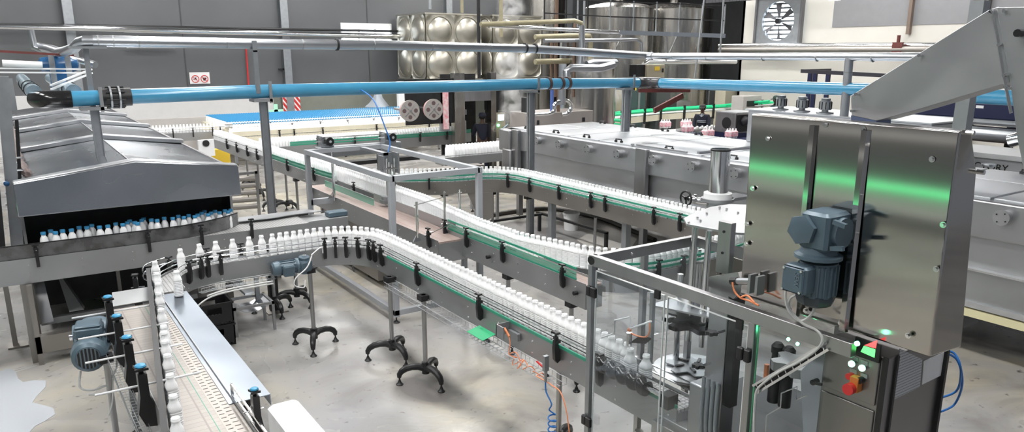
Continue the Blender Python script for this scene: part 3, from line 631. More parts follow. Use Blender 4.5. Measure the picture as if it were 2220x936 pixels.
# foreground motor at lower left
gm2 = gearmotor('drive_motor', 'blue-grey finned drive motor with round fan grille at the left of the wide belt', (.33, 6.5, .98), math.radians(80), 0, 1.55)
tag(MB().tube(bez([(.24, 6.42, .86), (.22, 6.4, .74), (.3, 6.38, .7), (.4, 6.36, .72), (.38, 6.36, .66), (.27, 6.38, .67)], 6), .009, 6).tube(bez([(.4, 6.36, .72), (.48, 6.36, .84), (.5, 6.4, .92)], 6), .008, 6)
    .tube(bez([(.46, 6.36, .82), (.42, 6.3, .6), (.38, 6.28, .5)], 6), .006, 6).build('motor_cable', GREYC), 'grey cable looping below the left-hand drive motor', 'cable')
# ---------------------------------------------------------------- capped-bottle line in front of the hooded machine
PL = Path([(-1.6, 9.55), (0, 9.55), (1.6, 9.55), (3.1, 9.55)])
cvL, _ = conveyor('capped_bottle_conveyor', 'broad steel conveyor carrying blue-capped bottles in front of the hooded machine', PL, .7, 1.15, .25,
    rails=[], clamps=[])
for px, py in ((80, 555), (320, 510), (434, 492), (542, 475)):
    q = Yp(px, py, 9.2); clamp(cvL, q.x, 9.194, 1.17, -PI / 2)
mb = MB(); Pf = Path([(-1.6, 9.22), (1.3, 9.22)] + [(1.6, 9.24), (1.85, 9.32), (2.1, 9.45), (2.3, 9.62)]); Pf.strip(mb, -.003, .003, 1.16, 1.315); mb.build('fence_plate', mat('worn_fence_steel', (.3, .3, .31), .85, .3, noise=.6, nscale=7, rvar=.12), cvL)
mb = MB(); Pf.strip(mb, -.008, .008, 1.312, 1.322); mb.build('fence_cap', BLACKM, cvL)
for x in (2.6, 2.95): tripod(cvL, x, 9.35 + (x - 2.6) * .5, .92, x)
square_leg(cvL, -.05, 9.24, .92, .07, False, BROWNST); square_leg(cvL, 2.62, 9.45, .92, .11, False, SHADOWY)
MB().box(2.5, 9.3, 0, 2.76, 9.6, .015).build('foot_plate', BROWNST, cvL)
t = thing('transfer_bed', 'short steel transfer bed with wavy cover plate right of the blue-capped bottles', 'plate', (3.3, 9.7, 1.1))
MB().box(3.1, 9.45, .98, 3.7, 9.85, 1.13).build('bed_frame', SIDE, t, bevel=.005)
MB().prism([(2.3, 9.7, 1.18), (2.75, 9.66, 1.18), (3.0, 9.72, 1.18), (3.45, 9.72, 1.18), (3.3, 9.95, 1.18), (2.4, 9.95, 1.18)], (0, 0, .008)).build('cover_plate', STEEL, t)
MB().bbox(3.45, 9.5, 1.13, 3.72, 9.66, 1.2, .01).build('grey_block', MOTOR, t)
caps = [(348, 270), (410, 258), (447, 265), (505, 250), (577, 243), (642, 237), (703, 223), (745, 225), (806, 220), (873, 212), (938, 204), (995, 200), (1033, 190), (1055, 198), (1092, 183), (1115, 192), (1150, 175), (1168, 182), (1226, 163), (1274, 167),
        (1333, 165), (1401, 150), (1447, 143), (1491, 143), (1531, 132), (1580, 135), (1603, 122), (1637, 127), (1659, 107), (1687, 120), (1712, 107), (1746, 113), (1781, 104), (1825, 105), (1850, 97), (1870, 92)]
placed = []
def capped(x, y, z, lab, grp):
    o = bpy.data.objects.new('capped_bottle', CAPPED); col.objects.link(o); o.location = (x, y, z); sub('cap', CAPM, o); return tag(o, lab, 'bottle', grp)
for i, (a, b) in enumerate(caps):
    p = Zp(a / 3.744, 430 + b / 3.744, 1.374); x, y = p.x, p.y
    for (u, v) in placed:
        d = math.hypot(x - u, y - v)
        if d < .084: r_ = Yp(a / 3.744, 430 + b / 3.744, v + .088); x, y = r_.x, v + .088
    placed.append((x, y)); capped(x, y, 1.15, 'white bottle with blue cap in the loose row along the worn steel fence', 'blue-capped bottles in front of the hooded machine')
# ---------------------------------------------------------------- hooded machine
t = thing('hooded_washer', 'long steel machine with four peaked hood sections at the left', 'machine', (1.2, 14, 0))
ys = [9.45, 12.67, 15.74, 18.76, 21.8]; X0, XR, X1 = .0, 1.19, 2.32
for i in range(4):
    ya, yb = ys[i], ys[i + 1]
    for side, xa, xb, za, zb in ((0, X0 + .03, XR, 1.88, 2.03), (1, XR, X1 - .03, 2.03, 1.88)):
        MB().prism([(xa, ya + .1, za), (xb, ya + .1, zb), (xb, ya + .1, zb - .02), (xa, ya + .1, za - .02)], (0, yb - ya - .12, 0)).build('roof_panel', HOODST, t)
    # raised frame at the front of each section
    MB().prism([(X0, ya, 1.95), (XR, ya, 2.1), (X1, ya, 1.95), (X1, ya, 1.88), (XR, ya, 2.02), (X0, ya, 1.88)], (0, .17, 0)).build('ridge_frame', STEEL, t, bevel=.012)
    MB().box(XR - .006, ya + .17, 2.03, XR + .006, yb, 2.04).build('centre_seam', SIDE, t)
MB().prism([(X0 - .0, 9.4, 1.58), (X1, 9.4, 1.58), (X1, 9.44, 1.935), (XR, 9.44, 2.08), (X0, 9.44, 1.935)], (0, .05, 0)).prism([(X0, 9.44, 1.58), (X0, 9.44, 1.93), (X0, 9.8, 1.93), (X0, 9.8, 1.5)], (.02, 0, 0)).prism([(X1, 9.44, 1.58), (X1, 9.44, 1.93), (X1, 9.8, 1.93), (X1, 9.8, 1.5)], (-.02, 0, 0)).build('front_fascia', HOODST, t, bevel=.012)
MB().box(X0 + .02, 9.8, .95, X0 + .05, 21.8, 1.9).box(X1 - .05, 9.8, .55, X1 - .02, 21.8, 1.9).build('side_wall', STEEL_V, t)
MB().box(X0 + .05, 10.3, .3, X1 - .05, 21.7, 1.5).build('machine_body', SHADOWY, t)  # dark block stands in for the shade under the hoods
MB().box(.0, 9.92, .2, .12, 10.0, .95).build('inner_post', BROWNST, t); MB().box(.9, 10.0, .25, .94, 10.06, .95).build('inner_post', BROWNST, t)
MB().prism([(.35, 9.9, .3), (.5, 9.9, .3), (.28, 10.2, .8)], (.02, .1, 0)).build('inner_gusset', SIDE, t)
for x, y in ((.0, 9.98), (2.2, 9.98), (2.2, 13), (2.2, 17), (.02, 17)): square_leg(t, x, y, .95 if x < 1 else 1.0, .08, True, BROWNST)
# low frame standing on the floor in front
t = thing('machine_stand', 'low dull-steel frame on the floor under the blue-capped bottle line', 'frame', (.8, 9.2, 0))
MB().box(-.03, 9.1, .13, 1.7, 9.14, .3).box(-.03, 9.1, .3, 1.7, 9.2, .32).build('front_beam', BROWNST, t)
MB().box(-.03, 9.1, 0, .02, 9.16, .9).build('stand_leg', BROWNST, t); MB().box(-.25, 9.85, .0, -.2, 9.95, .9).box(-.3, 9.8, 0, -.1, 10.0, .02).build('stand_leg', BROWNST, t)
MB().box(.05, 9.45, .33, 1.7, 9.52, .4).build('inner_rail', SIDE, t)
MB().prism([(.05, 9.3, .4), (.16, 9.3, .4), (.12, 9.6, .95), (.03, 9.6, .95)], (.01, .0, 0.01)).build('slanted_plate', STEEL_V, t)
# black crates and little stand
CR = MB(); cx0, cx1, cy0, cy1 = 1.5, 1.9, 8.55, 8.88
def crate(z, label):
    b = MB(); h = .26; th = .012
    b.box(cx0, cy0, z, cx1, cy1, z + th)
    for (x0, y0, x1, y1) in ((cx0, cy0, cx0 + th, cy1), (cx1 - th, cy0, cx1, cy1)):
        b.box(x0, y0, z, x1, y1, z + h)
    for yy in (cy0, cy1 - th):     # long sides with hand hole
        b.box(cx0, yy, z + .03, cx1, yy + th, z + h * .5); b.box(cx0, yy, z + h * .8, cx1, yy + th, z + h); b.box(cx0, yy, z + h * .5, cx0 + .12, yy + th, z + h * .8); b.box(cx1 - .12, yy, z + h * .5, cx1, yy + th, z + h * .8)
        for k in range(10): b.box(cx0 + .02 + k * .038, yy, z, cx0 + .038 + k * .038, yy + th, z + .03)
    b.box(cx0 - .012, cy0 - .012, z + h - .02, cx0, cy1 + .012, z + h).box(cx1, cy0 - .012, z + h - .02, cx1 + .012, cy1 + .012, z + h).box(cx0, cy0 - .012, z + h - .02, cx1, cy0, z + h).box(cx0, cy1, z + h - .02, cx1, cy1 + .012, z + h)
    tag(b.build('plastic_crate', BLACKP), label, 'crate', 'stacked black crates')
crate(0.0, 'black slotted plastic crate on the floor, lower of the stack of two'); crate(.262, 'black plastic crate with oval hand hole, upper of the stack of two')
t = thing('drip_tray_stand', 'small steel stand with a bent tray beside the black crates', 'stand', (2.2, 8.95, 0))
MB().box(1.95, 8.75, .0, 1.98, 8.78, .36).box(2.4, 8.75, 0, 2.43, 8.78, .36).box(2.4, 9.15, 0, 2.43, 9.18, .36).box(1.95, 8.75, .33, 2.43, 8.78, .36).box(2.4, 8.75, .33, 2.43, 9.18, .36).box(1.95, 9.15, .33, 2.43, 9.18, .36).build('stand_frame', SIDE, t)
MB().prism([(1.97, 8.78, .34), (2.1, 8.78, .27), (2.25, 8.78, .27), (2.41, 8.78, .34), (2.41, 8.78, .345), (2.25, 8.78, .275), (2.1, 8.78, .275), (1.97, 8.78, .345)], (0, .38, 0)).build('bent_tray', HOODST, t)
MB().beam((2.05, 9.5, .62), (2.2, 8.95, .45), .12, .03).beam((2.33, 9.1, .3), (2.33, 9.1, .92), .05).build('sloping_chute', GALV, t)
# ---------------------------------------------------------------- long middle line and its companions
PA = Path([(4.52, 20.4), (4.62, 17), (4.72, 13.2), (4.78, 12.4)])
cvA1, _ = conveyor('bottle_conveyor', 'long far conveyor of white bottles running back towards the blue-capped accumulation table', PA, .26, 1.1, .2, rails=[(.09, 1.2, 'k', 0, 4), (.1, 1.2, 'g', 4.5, 7.9), (.1, 1.14, 'g', 4.5, 7.9), (.103, 1.17, 'G', 4.5, 7.9)],
    clamps=[(t_, 1) for t_ in (1.6, 2.4, 3.2, 3.9, 4.6, 5.8, 7.2)] + [(t_, -1) for t_ in (1.6, 4.0, 6.5)])
for y, dx in ((12.9, 0), (13.15, .1), (14.3, -.1), (15.6, .1), (15.9, -.08), (17.3, 0), (18.6, .1)): tripod(cvA1, 4.68 + dx, y, .9, y)
PAB = Path([(4.79, 12.4), (4.79, 9), (4.79, 6.1)] + arc(5.54, 6.1, .75, 180, 270, 9) + [(6.1, 5.35)])
cvA2, _ = conveyor('bottle_conveyor', 'middle conveyor of packed white bottles with green rails turning right behind the guarded filler', PAB, .2, 1.1, .2,
    rails=[(.085, 1.2, 'g', 7.0, None), (.085, 1.15, 'g', 7.0, None), (-.085, 1.2, 'g', 0, None)], clamps=[(t_, 1) for t_ in (6.75, 7.3, 7.6)] + [(t_, -1) for t_ in (1, 3)])
PAN = Path([(4.57, 8.1), (4.55, 5.32)])
cvA3, _ = conveyor('side_conveyor', 'short conveyor with green guides ending in a square box right of the grey frame', PAN, .2, 1.1, .24, belt=BELTP,
    rails=[(.08, 1.23, 'g', .0, 2.6), (.08, 1.17, 's', 0, 2.6), (.082, 1.145, 'G', .0, 2.6), (.08, 1.12, 'g', 0, 2.6)], clamps=[(t_, 1) for t_ in (.02, .55, 1.35, 2.45)])
for x, y in ((4.5, 6.75), (4.5, 5.6)): tripod(cvA3, x, y, .86, -2.0)
square_leg(cvA3, 4.6, 7.9, .86)
for yy in (7.05, 5.45): MB().cyl((4.445, yy, 1.0), (4.40, yy, 1.0), .022, 10).build('adjuster_knob', BLACKP, cvA3)
PA2 = Path([(4.36, 12.4), (4.36, 7.72)])
cvA4, _ = conveyor('belt_conveyor', 'flat pinkish-tan belt conveyor passing under the grey box frame', PA2, .44, 1.07, .26, belt=BELTP, rails=[(.0, 1.14, 'G', .3, 2.3), (-.18, 1.14, 'p', 1.9, 4.4)], clamps=[(4.5, 1), (.3, 1), (.9, -1)])
for y in (12.1, 10.2): square_leg(cvA4, 4.3, y, .82, .07)
MB().box(4.16, 9.6, .1, 4.56, 11.7, .82).build('drive_cabinet', BROWNST, cvA4)
MB().box(4.16, 8.75, .6, 4.56, 9.55, .8).build('drip_box', BRICK, cvA4)
MB().tube(bez([(4.12, 10.7, .82), (4.1, 10.6, .4), (4.12, 10.4, .05)], 6), .012, 6).build('black_cable', BLACKM, cvA4)
# camera/reject posts beside it
t = thing('sensor_posts', 'pair of slim steel posts with rods on the near end of the tan belt', 'sensor stand', (4.25, 7.95, 1.1))
for x, y in ((4.08, 8.15), (4.5, 8.2), (4.72, 8.6), (4.95, 8.6)): MB().cyl((x, y, 1.05 if x < 4.3 else 1.12), (x, y, 1.5), .017, 8).build('steel_post', POLISH, t)
MB().cyl((4.05, 8.15, 1.46), (4.98, 8.6, 1.46), .007, 6).cyl((4.05, 7.9, 1.12), (4.6, 8.1, 1.2), .006, 6).build('rod', POLISH, t)
MB().prism([(4.02, 8.15, 1.0), (4.14, 8.15, 1.0), (4.08, 8.15, 1.1)], (0, .02, 0)).build('foot_gusset', GALV, t)
# bottles of the middle line
PBt = Path([(4.48, 20.3), (4.58, 17), (4.70, 14), (4.79, 12), (4.79, 9.3), (4.70, 8.4), (4.62, 7.5), (4.62, 6.7), (4.75, 6.2)] + arc(5.54, 6.1, .75, 185, 270, 9) + [(6.0, 5.35)])
labA = 'open white milk bottle in the packed single file on the middle conveyor'
line_bottles(PBt, 0, PBt.L, .078, 1.1, labA, 'bottles packed on the middle conveyor')
line_bottles(PBt, 0.04, 7.5, .078, 1.1, labA, 'bottles packed on the middle conveyor', d=-.075)
# ---------------------------------------------------------------- right-hand serpentine
PC = Path([(5.1, 11.95), (5.7, 11.55), (6.3, 11.2)] + arc(6.55, 10.4, .75, 90, 0, 10) + [(7.3, 9), (7.3, 6.3)] + arc(6.45, 6.2, .85, 0, -90, 10) + [(6.1, 5.35)])
cvC, _ = conveyor('bottle_conveyor', 'curving conveyor with green rails and white bottles in front of the long steel tunnel', PC, .2, 1.1, .2, side=BROWNST,
    rails=[(.085, 1.22, 'g', 0, None), (.085, 1.15, 'g', 0, None), (.09, 1.185, 's', 0, None), (-.085, 1.2, 'g', 0, None)],
    clamps=[(nearest_t(PC, *Zp(x, y, 1.15).xy), 1) for x, y in ((928, 395), (1045, 390), (1112, 385), (1168, 395), (1223, 412), (1284, 430), (1310, 438), (1412, 465), (1462, 480))])
for x, y in ((7.27, 10.3), (7.0, 11.0), (7.3, 8.55), (6.2, 11.3)): tripod(cvC, x, y, .9, x + y)
for y in (7.9, 9.7): square_leg(cvC, 7.34, y, .9, .1)
MB().prism([(6.55, 11.1, .9), (6.95, 10.9, .9), (6.95, 10.9, .45), (6.75, 11, .35)], (.05, .12, 0)).build('chute_plate', BROWNST, cvC)
line_bottles(PC, .1, PC.L, .078, 1.1, 'open white milk bottle in the curving single file beside the steel tunnel', 'bottles on the right-hand curve')
p = Zp(1238, 497, 0); t = thing('white_bucket', 'white plastic bucket on the floor under the curving conveyor', 'bucket', p)
MB().lathe((p.x, p.y, 0), [(.13, 0), (.15, .3), (.165, .3), (.165, .33), (.14, .33), (.12, .02)], 20).build('bucket_body', WHITE, t); MB().tube([(p.x + .16 * math.cos(a), p.y, .31 - .1 * math.sin(a)) for a in [PI * k / 12 for k in range(13)]], .004, 5).build('bail_handle', GALV, t)
t = tag(MB().tube(bez([Zp(1040, 470, .04), Zp(1180, 452, .04), Zp(1290, 470, .04), Zp(1370, 500, .04), Zp(1420, 520, .04)], 8), .045, 8).build('floor_hose', mat('dark_hose', (.04, .035, .03), 0, .4)), 'thick dark hose lying on the floor under the curving conveyor', 'hose')
t = tag(MB().prism([Zp(1250, 520, .004), Zp(1330, 480, .004), Zp(1390, 505, .004), Zp(1370, 535, .004), Zp(1290, 545, .004)], (0, 0, .006)).build('plastic_sheet', mat('wet_sheet', (.6, .58, .55), 0, .15)), 'crumpled pale plastic sheet on the floor under the curving conveyor', 'sheet')
tag(MB().box(8.1, 9.2, .33, 8.15, 11.2, .37).box(6.9, 11.0, .33, 8.15, 11.05, .37).box(6.9, 10.9, 0, 6.95, 11, .37).box(8.1, 9.2, 0, 8.15, 9.25, .35).box(8.1, 11.1, 0, 8.15, 11.15, .35).build('low_frame', SHADOWY), 'low dark steel floor frame between the curving conveyor and the tunnel', 'frame')
# ---------------------------------------------------------------- grey box frame
fx0, fx1, fy0, fy1, fz = 3.75, 4.98, 8.15, 11.1, 1.82; W = .07
t = thing('box_frame', 'light grey welded box frame standing over the tan belt in the middle', 'frame', (4.4, 9.6, 0))
for x, y in ((fx0, fy0), (fx0, fy1), (fx1, fy0), (fx1, fy1)):
    lg = MB().box(x - W / 2, y - W / 2, .08, x + W / 2, y + W / 2, fz - W / 2).build('frame_post', ALUG, t, bevel=.004)
    MB().cyl((x, y, .01), (x, y, .09), .01, 8).lathe((x, y, 0), [(.045, 0), (.045, .008), (.015, .03)], 12).build('levelling_foot', BLACKP, lg)
for (a, b) in (((fx0, fy0), (fx0, fy1)), ((fx1, fy0), (fx1, fy1))):
    MB().box(a[0] - W / 2, a[1] - W / 2, fz - W / 2, b[0] + W / 2, b[1] + W / 2, fz + W / 2).build('top_rail', ALUG, t, bevel=.004)
    MB().box(a[0] - W / 2, a[1] - W / 2, .1, b[0] + W / 2, b[1] + W / 2, .1 + W).build('base_rail', ALUG, t, bevel=.004)
for y in (fy0, fy1):
    MB().box(fx0, y - W / 2, fz - W / 2, fx1, y + W / 2, fz + W / 2).build('top_rail', ALUG, t, bevel=.004)
    MB().box(fx0, y - W / 2, .1, fx1, y + W / 2, .1 + W).build('base_rail', ALUG, t, bevel=.004)
MB().box(fx0, fy1 - W / 2, 1.0, fx0 + .35, fy1 + W / 2, 1.09).build('cross_rail', ALUG, t, bevel=.004)
MB().cyl((4.1, 11.0, 1.05), (4.1, 11.0, 1.8), .02, 10).prism([(4.0, 11, 1.09), (4.1, 11, 1.09), (4.1, 11, 1.2)], (0, .02, 0)).build('upright_tube', POLISH, t)
MB().cyl((fx0, fy0 + .01, fz + .036), (fx0, fy0 + .01, fz + .04), .02, 8).build('end_cap', ALUG, t)
# gantry and pick head over the frame
t = thing('pick_gantry', 'grey slide gantry with black rollers and a small gripper head over the box frame', 'gantry', (4.6, 10.6, 1.86))
GY = 11.25
MB().box(3.95, GY - .08, 1.8, 5.35, GY + .08, 1.86).box(3.95, GY - .08, 1.7, 5.35, GY - .06, 1.8).build('gantry_beam', GALV, t, bevel=.004)
for x in (4.1, 5.15):
    MB().box(x - .1, GY - .1, 1.86, x + .1, GY + .1, 1.89).box(x - .1, GY - .1, 1.89, x - .08, GY + .1, 2.03).box(x - .1, GY + .06, 1.89, x + .1, GY + .1, 2.0).build('bearing_block', GALV, t)
    r = MB().cyl((x + .02, GY - .16, 1.95), (x + .02, GY - .06, 1.95), .065, 18).build('roller', BLACKP, t); MB().cyl((x + .02, GY - .17, 1.95), (x + .02, GY - .155, 1.95), .022, 12).build('roller_hub', POLISH, r)
MB().cyl((3.95, GY - .02, 2.0), (5.3, GY - .02, 2.0), .008, 6).cyl((3.95, GY + .06, 1.93), (5.3, GY + .06, 1.93), .008, 6).build('guide_shaft', POLISH, t)
hx, hy_ = 4.62, 10.1
MB().box(hx - .13, hy_ - .1, 1.6, hx - .11, hy_ + .12, 1.82).box(hx + .11, hy_ - .1, 1.55, hx + .13, hy_ + .12, 1.85).box(hx - .13, hy_ + .1, 1.66, hx + .13, hy_ + .12, 1.84).box(hx - .03, hy_ + .1, 1.8, hx + .05, GY - .06, 1.84).build('head_plate', GALV, t)
for dx in (-.06, .06): MB().cyl((hx + dx, hy_ - .06, 1.14), (hx + dx, hy_ - .06, 1.78), .016, 10).build('guide_shaft', POLISH, t)
MB().cyl((hx, hy_, 1.5), (hx, hy_, 1.72), .04, 12).box(hx - .13, hy_ - .08, 1.62, hx + .13, hy_ - .06, 1.64).box(hx - .13, hy_ - .08, 1.5, hx + .13, hy_ - .06, 1.52).build('air_cylinder', POLISH, t)
MB().box(hx - .16, hy_ - .1, 1.12, hx - .02, hy_ + .02, 1.17).cyl((hx - .1, hy_ - .04, 1.17), (hx - .1, hy_ - .04, 1.22), .05, 14).build('gripper', GALV, t)
MB().tube(bez([(hx, hy_, 1.86), (hx + .06, hy_ + .05, 2.0), (hx + .02, hy_ + .1, 2.2), (hx - .06, hy_ + .3, 2.6), (hx - .08, hy_ + .8, 2.75)], 8), .01, 6).build('blue_air_hose', BLUEH, t)
# ---------------------------------------------------------------- steel tunnel
TX0, TX1, TY0, TY1, TZ = 8.4, 10.7, 1.2, 12.72, 1.8
t = thing('pasteuriser_tunnel', 'long low stainless tunnel with round capped ports and flat lids with black handles', 'machine', (9.5, 7, 0))
MB().box(TX0, TY0, 1.38, TX1, TY1, 1.78).build('upper_body', STEEL, t, bevel=.02)
MB().box(TX0 + .06, TY0, .62, TX1 - .06, TY1 - .35, 1.38).build('lower_body', STEEL, t)
MB().box(TX0 + .03, TY0, .6, TX0 + .07, TY1 - .35, .66).box(TX0 - .02, TY0, 1.02, TX0 + .06, TY1 - .9, 1.04).build('drip_ledge', POLISH, t)
MB().box(TX0 + .02, TY0, .5, TX0 + .1, TY1 - .4, .58).build('yellow_base_rail', mat('cream_base_rail', (.7, .66, .42), 0, .4), t)
for y in (12.3, 8.72, 4.9, 1.6):
    MB().box(TX0 - .05, y - .13, .55, TX0 + .02, y + .13, 1.79).box(TX0 - .07, y - .14, .55, TX0 - .04, y - .1, 1.79).build('side_rib', STEEL_V, t, bevel=.006)
    for x in (TX0 + .08, TX1 - .1): square_leg(t, x, y, .6, .1, True, STEEL_V)
for y in (11.52, 10.83, 10.01, 9.25, 8.42, 7.62, 6.82, 6.0, 5.4, 4.2, 3.4):
    pc = MB().cyl((TX0 - .09, y, 1.65), (TX0, y, 1.65), .066, 20).cyl((TX0 - .1, y, 1.65), (TX0 - .085, y, 1.65), .08, 20).build('port_cap', SIDE, t)
    b = MB()
    for k in range(4): a = k * PI / 2 + .6; b.cyl((TX0 - .106, y + .055 * math.cos(a), 1.65 + .055 * math.sin(a)), (TX0 - .1, y + .055 * math.cos(a), 1.65 + .055 * math.sin(a)), .008, 6)
    b.build('port_bolt', BLACKM, pc)
yl = [12.68, 11.75, 10.8, 9.95, 9.1, 7.6, 6.6, 5.6, 4.6, 3.6, 2.6, 1.25]
LID = mat('lid_steel', (.72, .74, .77), .95, .36, noise=.05, nscale=1)
for i in range(len(yl) - 1):
    ya, yb = yl[i], yl[i + 1]
    for (xa, xb, hx_) in ((TX0 + .12, 9.72, 8.6), (9.76, TX1 - .05, 10.55)):
        ld = MB().box(xa, yb + .02, 1.78, xb, ya - .02, 1.8).build('tunnel_lid', LID, t, bevel=.004)
        if True:
            ym = (ya + yb) / 2; MB().tube([(hx_, ym - .07, 1.8), (hx_, ym - .07, 1.85), (hx_, ym + .07, 1.85), (hx_, ym + .07, 1.8)], .013, 6).box(hx_ - .015, ym - .09, 1.8, hx_ + .015, ym - .05, 1.83).box(hx_ - .015, ym + .05, 1.8, hx_ + .015, ym + .09, 1.83).build('lid_handle', BLACKP, ld)
MB().box(TX0 + .1, 9.08, 1.8, TX0 + .14, 9.12, 1.82).beam((TX0 + .12, 9.0, 1.815), (TX0 + .12, 7.9, 1.815), .03, .02).beam((TX0 + .2, 7.75, 1.82), (TX1, 7.75, 1.82), .05, .03).build('lid_bar', STEEL, t)
# infeed end box
MB().box(8.3, 12.4, 1.35, 8.6, 12.8, 1.78).box(8.28, 12.35, .5, 8.42, 12.65, 1.4).build('infeed_hood', STEEL_V, t, bevel=.03)
# handwheel and exhaust cylinder
hc = Vector((7.72, 6.75, 1.33)); t = thing('handwheel_valve', 'black spoked handwheel on a steel valve between the curve and the tunnel', 'valve', hc)
wc = Xp(1487, 430, 7.7); ring = [(wc.x, wc.y + .1 * math.cos(a), wc.z + .1 * math.sin(a)) for a in [2 * PI * k / 20 for k in range(20)]]
mb = MB().tube(ring, .014, 8, closed=True).cyl((wc.x - .01, wc.y, wc.z), (wc.x + .03, wc.y, wc.z), .025, 10)
for k in range(3): a = k * 2 * PI / 3 + .4; mb.beam((wc.x, wc.y, wc.z), (wc.x, wc.y + .1 * math.cos(a), wc.z + .1 * math.sin(a)), .016, .02, (1, 0, 0))
mb.build('handwheel', BLACKP, t)
e = Vector((7.95, 6.5, 1.3)); MB().tube(bez([(wc.x + .03, wc.y, wc.z), (wc.x + .15, wc.y - .1, wc.z - .03), (e.x, e.y + .15, e.z)], 6), .05, 12).lathe((wc.x + .1, wc.y - .04, wc.z - .01), [(.07, 0), (.07, .03)], 14, (1, -.6, -.1)).build('valve_body', POLISH, t)
ec = Zp(1563, 323, 2.05); t = thing('exhaust_stack', 'polished upright steel cylinder with white collar beside the steel panel box', 'stack', (ec.x, ec.y, 0))
R = 21 / 1625 * (ec - EYE).dot(FW)
MB().cyl((ec.x, ec.y, 1.47), (ec.x, ec.y, 2.05), R, 28).build('stack_tube', POLISH, t)
MB().lathe((ec.x, ec.y, 2.03), [(R * 1.04, 0), (R * 1.04, .02), (R * .96, .025), (R * .96, 0)], 28).build('stack_rim', BLACKM, t)
MB().lathe((ec.x, ec.y, 1.4), [(R * 1.45, 0), (R * 1.45, .07), (R * 1.0, .08)], 28).build('white_collar', WHITE, t)
MB().cyl((ec.x, ec.y, 1.36), (ec.x, ec.y, 1.4), R * 1.7, 28).cyl((ec.x, ec.y, 0), (ec.x, ec.y, 1.36), R * 1.1, 20).box(ec.x, ec.y - .15, 1.36, ec.x + .5, ec.y + .12, 1.4).build('stack_base', STEEL, t)
# raised hood with three motors further right
p0 = Zp(1622, 236, 2.35); t = thing('raised_hood', 'flat-topped steel housing with three small motors on top behind the panel box', 'machine', (10.2, 6.8, 1.8))
MB().box(p0.x, 5.3, 1.8, p0.x + 1.1, p0.y, 2.33).build('hood_body', STEEL, t, bevel=.02); MB().box(p0.x - .03, 5.3, 2.33, p0.x + 1.13, p0.y + .05, 2.35).build('hood_top', LID, t)
for px, py in ((1692, 238), (1738, 242), (1788, 246)):
    q = Zp(px, py, 2.35)
    mm = MB().lathe((q.x, q.y, 2.35), [(.13, 0), (.13, .02), (.05, .03), (.05, .06), (.09, .06), (.09, .19), (.07, .2), (.07, .235), (.04, .24)], 16).build('vertical_motor', GALV, t)
    b = MB()
    for k in range(10): a = 2 * PI * k / 10; b.beam((q.x + .092 * math.cos(a), q.y + .092 * math.sin(a), 2.42), (q.x + .092 * math.cos(a), q.y + .092 * math.sin(a), 2.53), .008, .012)
    b.build('cooling_fins', SHADOWY, mm)

q = Xp(1186, 600, 4.62); t = thing('hanging_motor', 'black-ribbed vertical motor hanging beneath the square-ended side conveyor', 'motor', (4.62, q.y, q.z - .1))
MB().cyl((4.62, q.y, q.z - .02), (4.62, q.y, .88), .07, 20).cyl((4.56, q.y - .09, q.z + .04), (4.56, q.y - .03, q.z + .04), .05, 16).build('motor_body', BLACKP, t); MB().lathe((4.62, q.y, q.z - .1), [(.05, 0), (.075, .015), (.078, .09)], 20).build('motor_cowl', GALV, t)
# ---------------------------------------------------------------- overhead pipes
PY, PZ, PX = 10.9, 2.72, 10.5
BR = .095
t = thing('blue_pipe', 'thick sky-blue pipe crossing the whole hall on galvanised posts', 'pipe', (6, PY, PZ))
MB().cyl((.72, PY, 2.72), (3.1, PY, 2.745), BR, 28).cyl((3.1, PY, 2.745), (7.9, PY, 2.735), BR, 28).cyl((7.9, PY, 2.735), (10.3, PY, 2.70), BR, 28).build('pipe_run', BLUEP, t)
MB().cyl((10.55, 10.55, 2.70), (10.5, 6.4, 2.75), BR, 28).cyl((10.5, 6.4, 2.75), (10.45, 4.25, 2.73), BR, 28).build('pipe_run', BLUEP, t)
MB().tube(bez([(10.28, PY, 2.70), (10.42, PY - .02, 2.70), (10.53, PY - .13, 2.70), (10.55, 10.54, 2.70)], 8), BR * 1.1, 24).build('pipe_elbow', mat('dark_elbow', (.05, .05, .055), 0, .3), t)
MB().tube(bez([(.75, PY, 2.72), (.6, PY, 2.72), (.46, PY + .04, 2.72), (.38, PY + .2, 2.72)], 8), BR * 1.12, 24).build('pipe_elbow', mat('black_wrap', (.015, .015, .016), 0, .15), t)
for x in (1.12, 1.3):
    pass
fl = MB().cyl((1.05, PY, 2.72), (1.42, PY, 2.725), BR * 1.2, 26).build('flange_sleeve', BLACKM, t)
for x in (1.17, 1.27):
    f = MB().lathe((x, PY, 2.722), [(BR * 1.2, 0), (BR * 1.5, 0), (BR * 1.5, .022), (BR * 1.2, .022)], 26, (1, 0, 0)).build('flange_ring', GALV, t)
b = MB()
for k in range(8): a = 2 * PI * k / 8 + .2; b.cyl((1.13, PY + BR * 1.38 * math.cos(a), 2.722 + BR * 1.38 * math.sin(a)), (1.34, PY + BR * 1.38 * math.cos(a), 2.722 + BR * 1.38 * math.sin(a)), .012, 6)
b.build('flange_bolts', BLACKM, t)
for px in (1186, 1213, 1228): q = Yp(px, 183, PY); MB().lathe((q.x, PY, 2.735), [(BR, 0), (BR * 1.18, .0), (BR * 1.18, .05), (BR, .05)], 24, (1, 0, 0)).build('pipe_clamp', mat('rusty_clamp', (.08, .05, .045), .4, .5), t)
MB().lathe((10.5, 5.0, 2.735), [(BR, 0), (BR * 1.2, 0), (BR * 1.2, .06), (BR, .06)], 24, (0, -1, 0)).build('pipe_clamp', BLACKM, t)
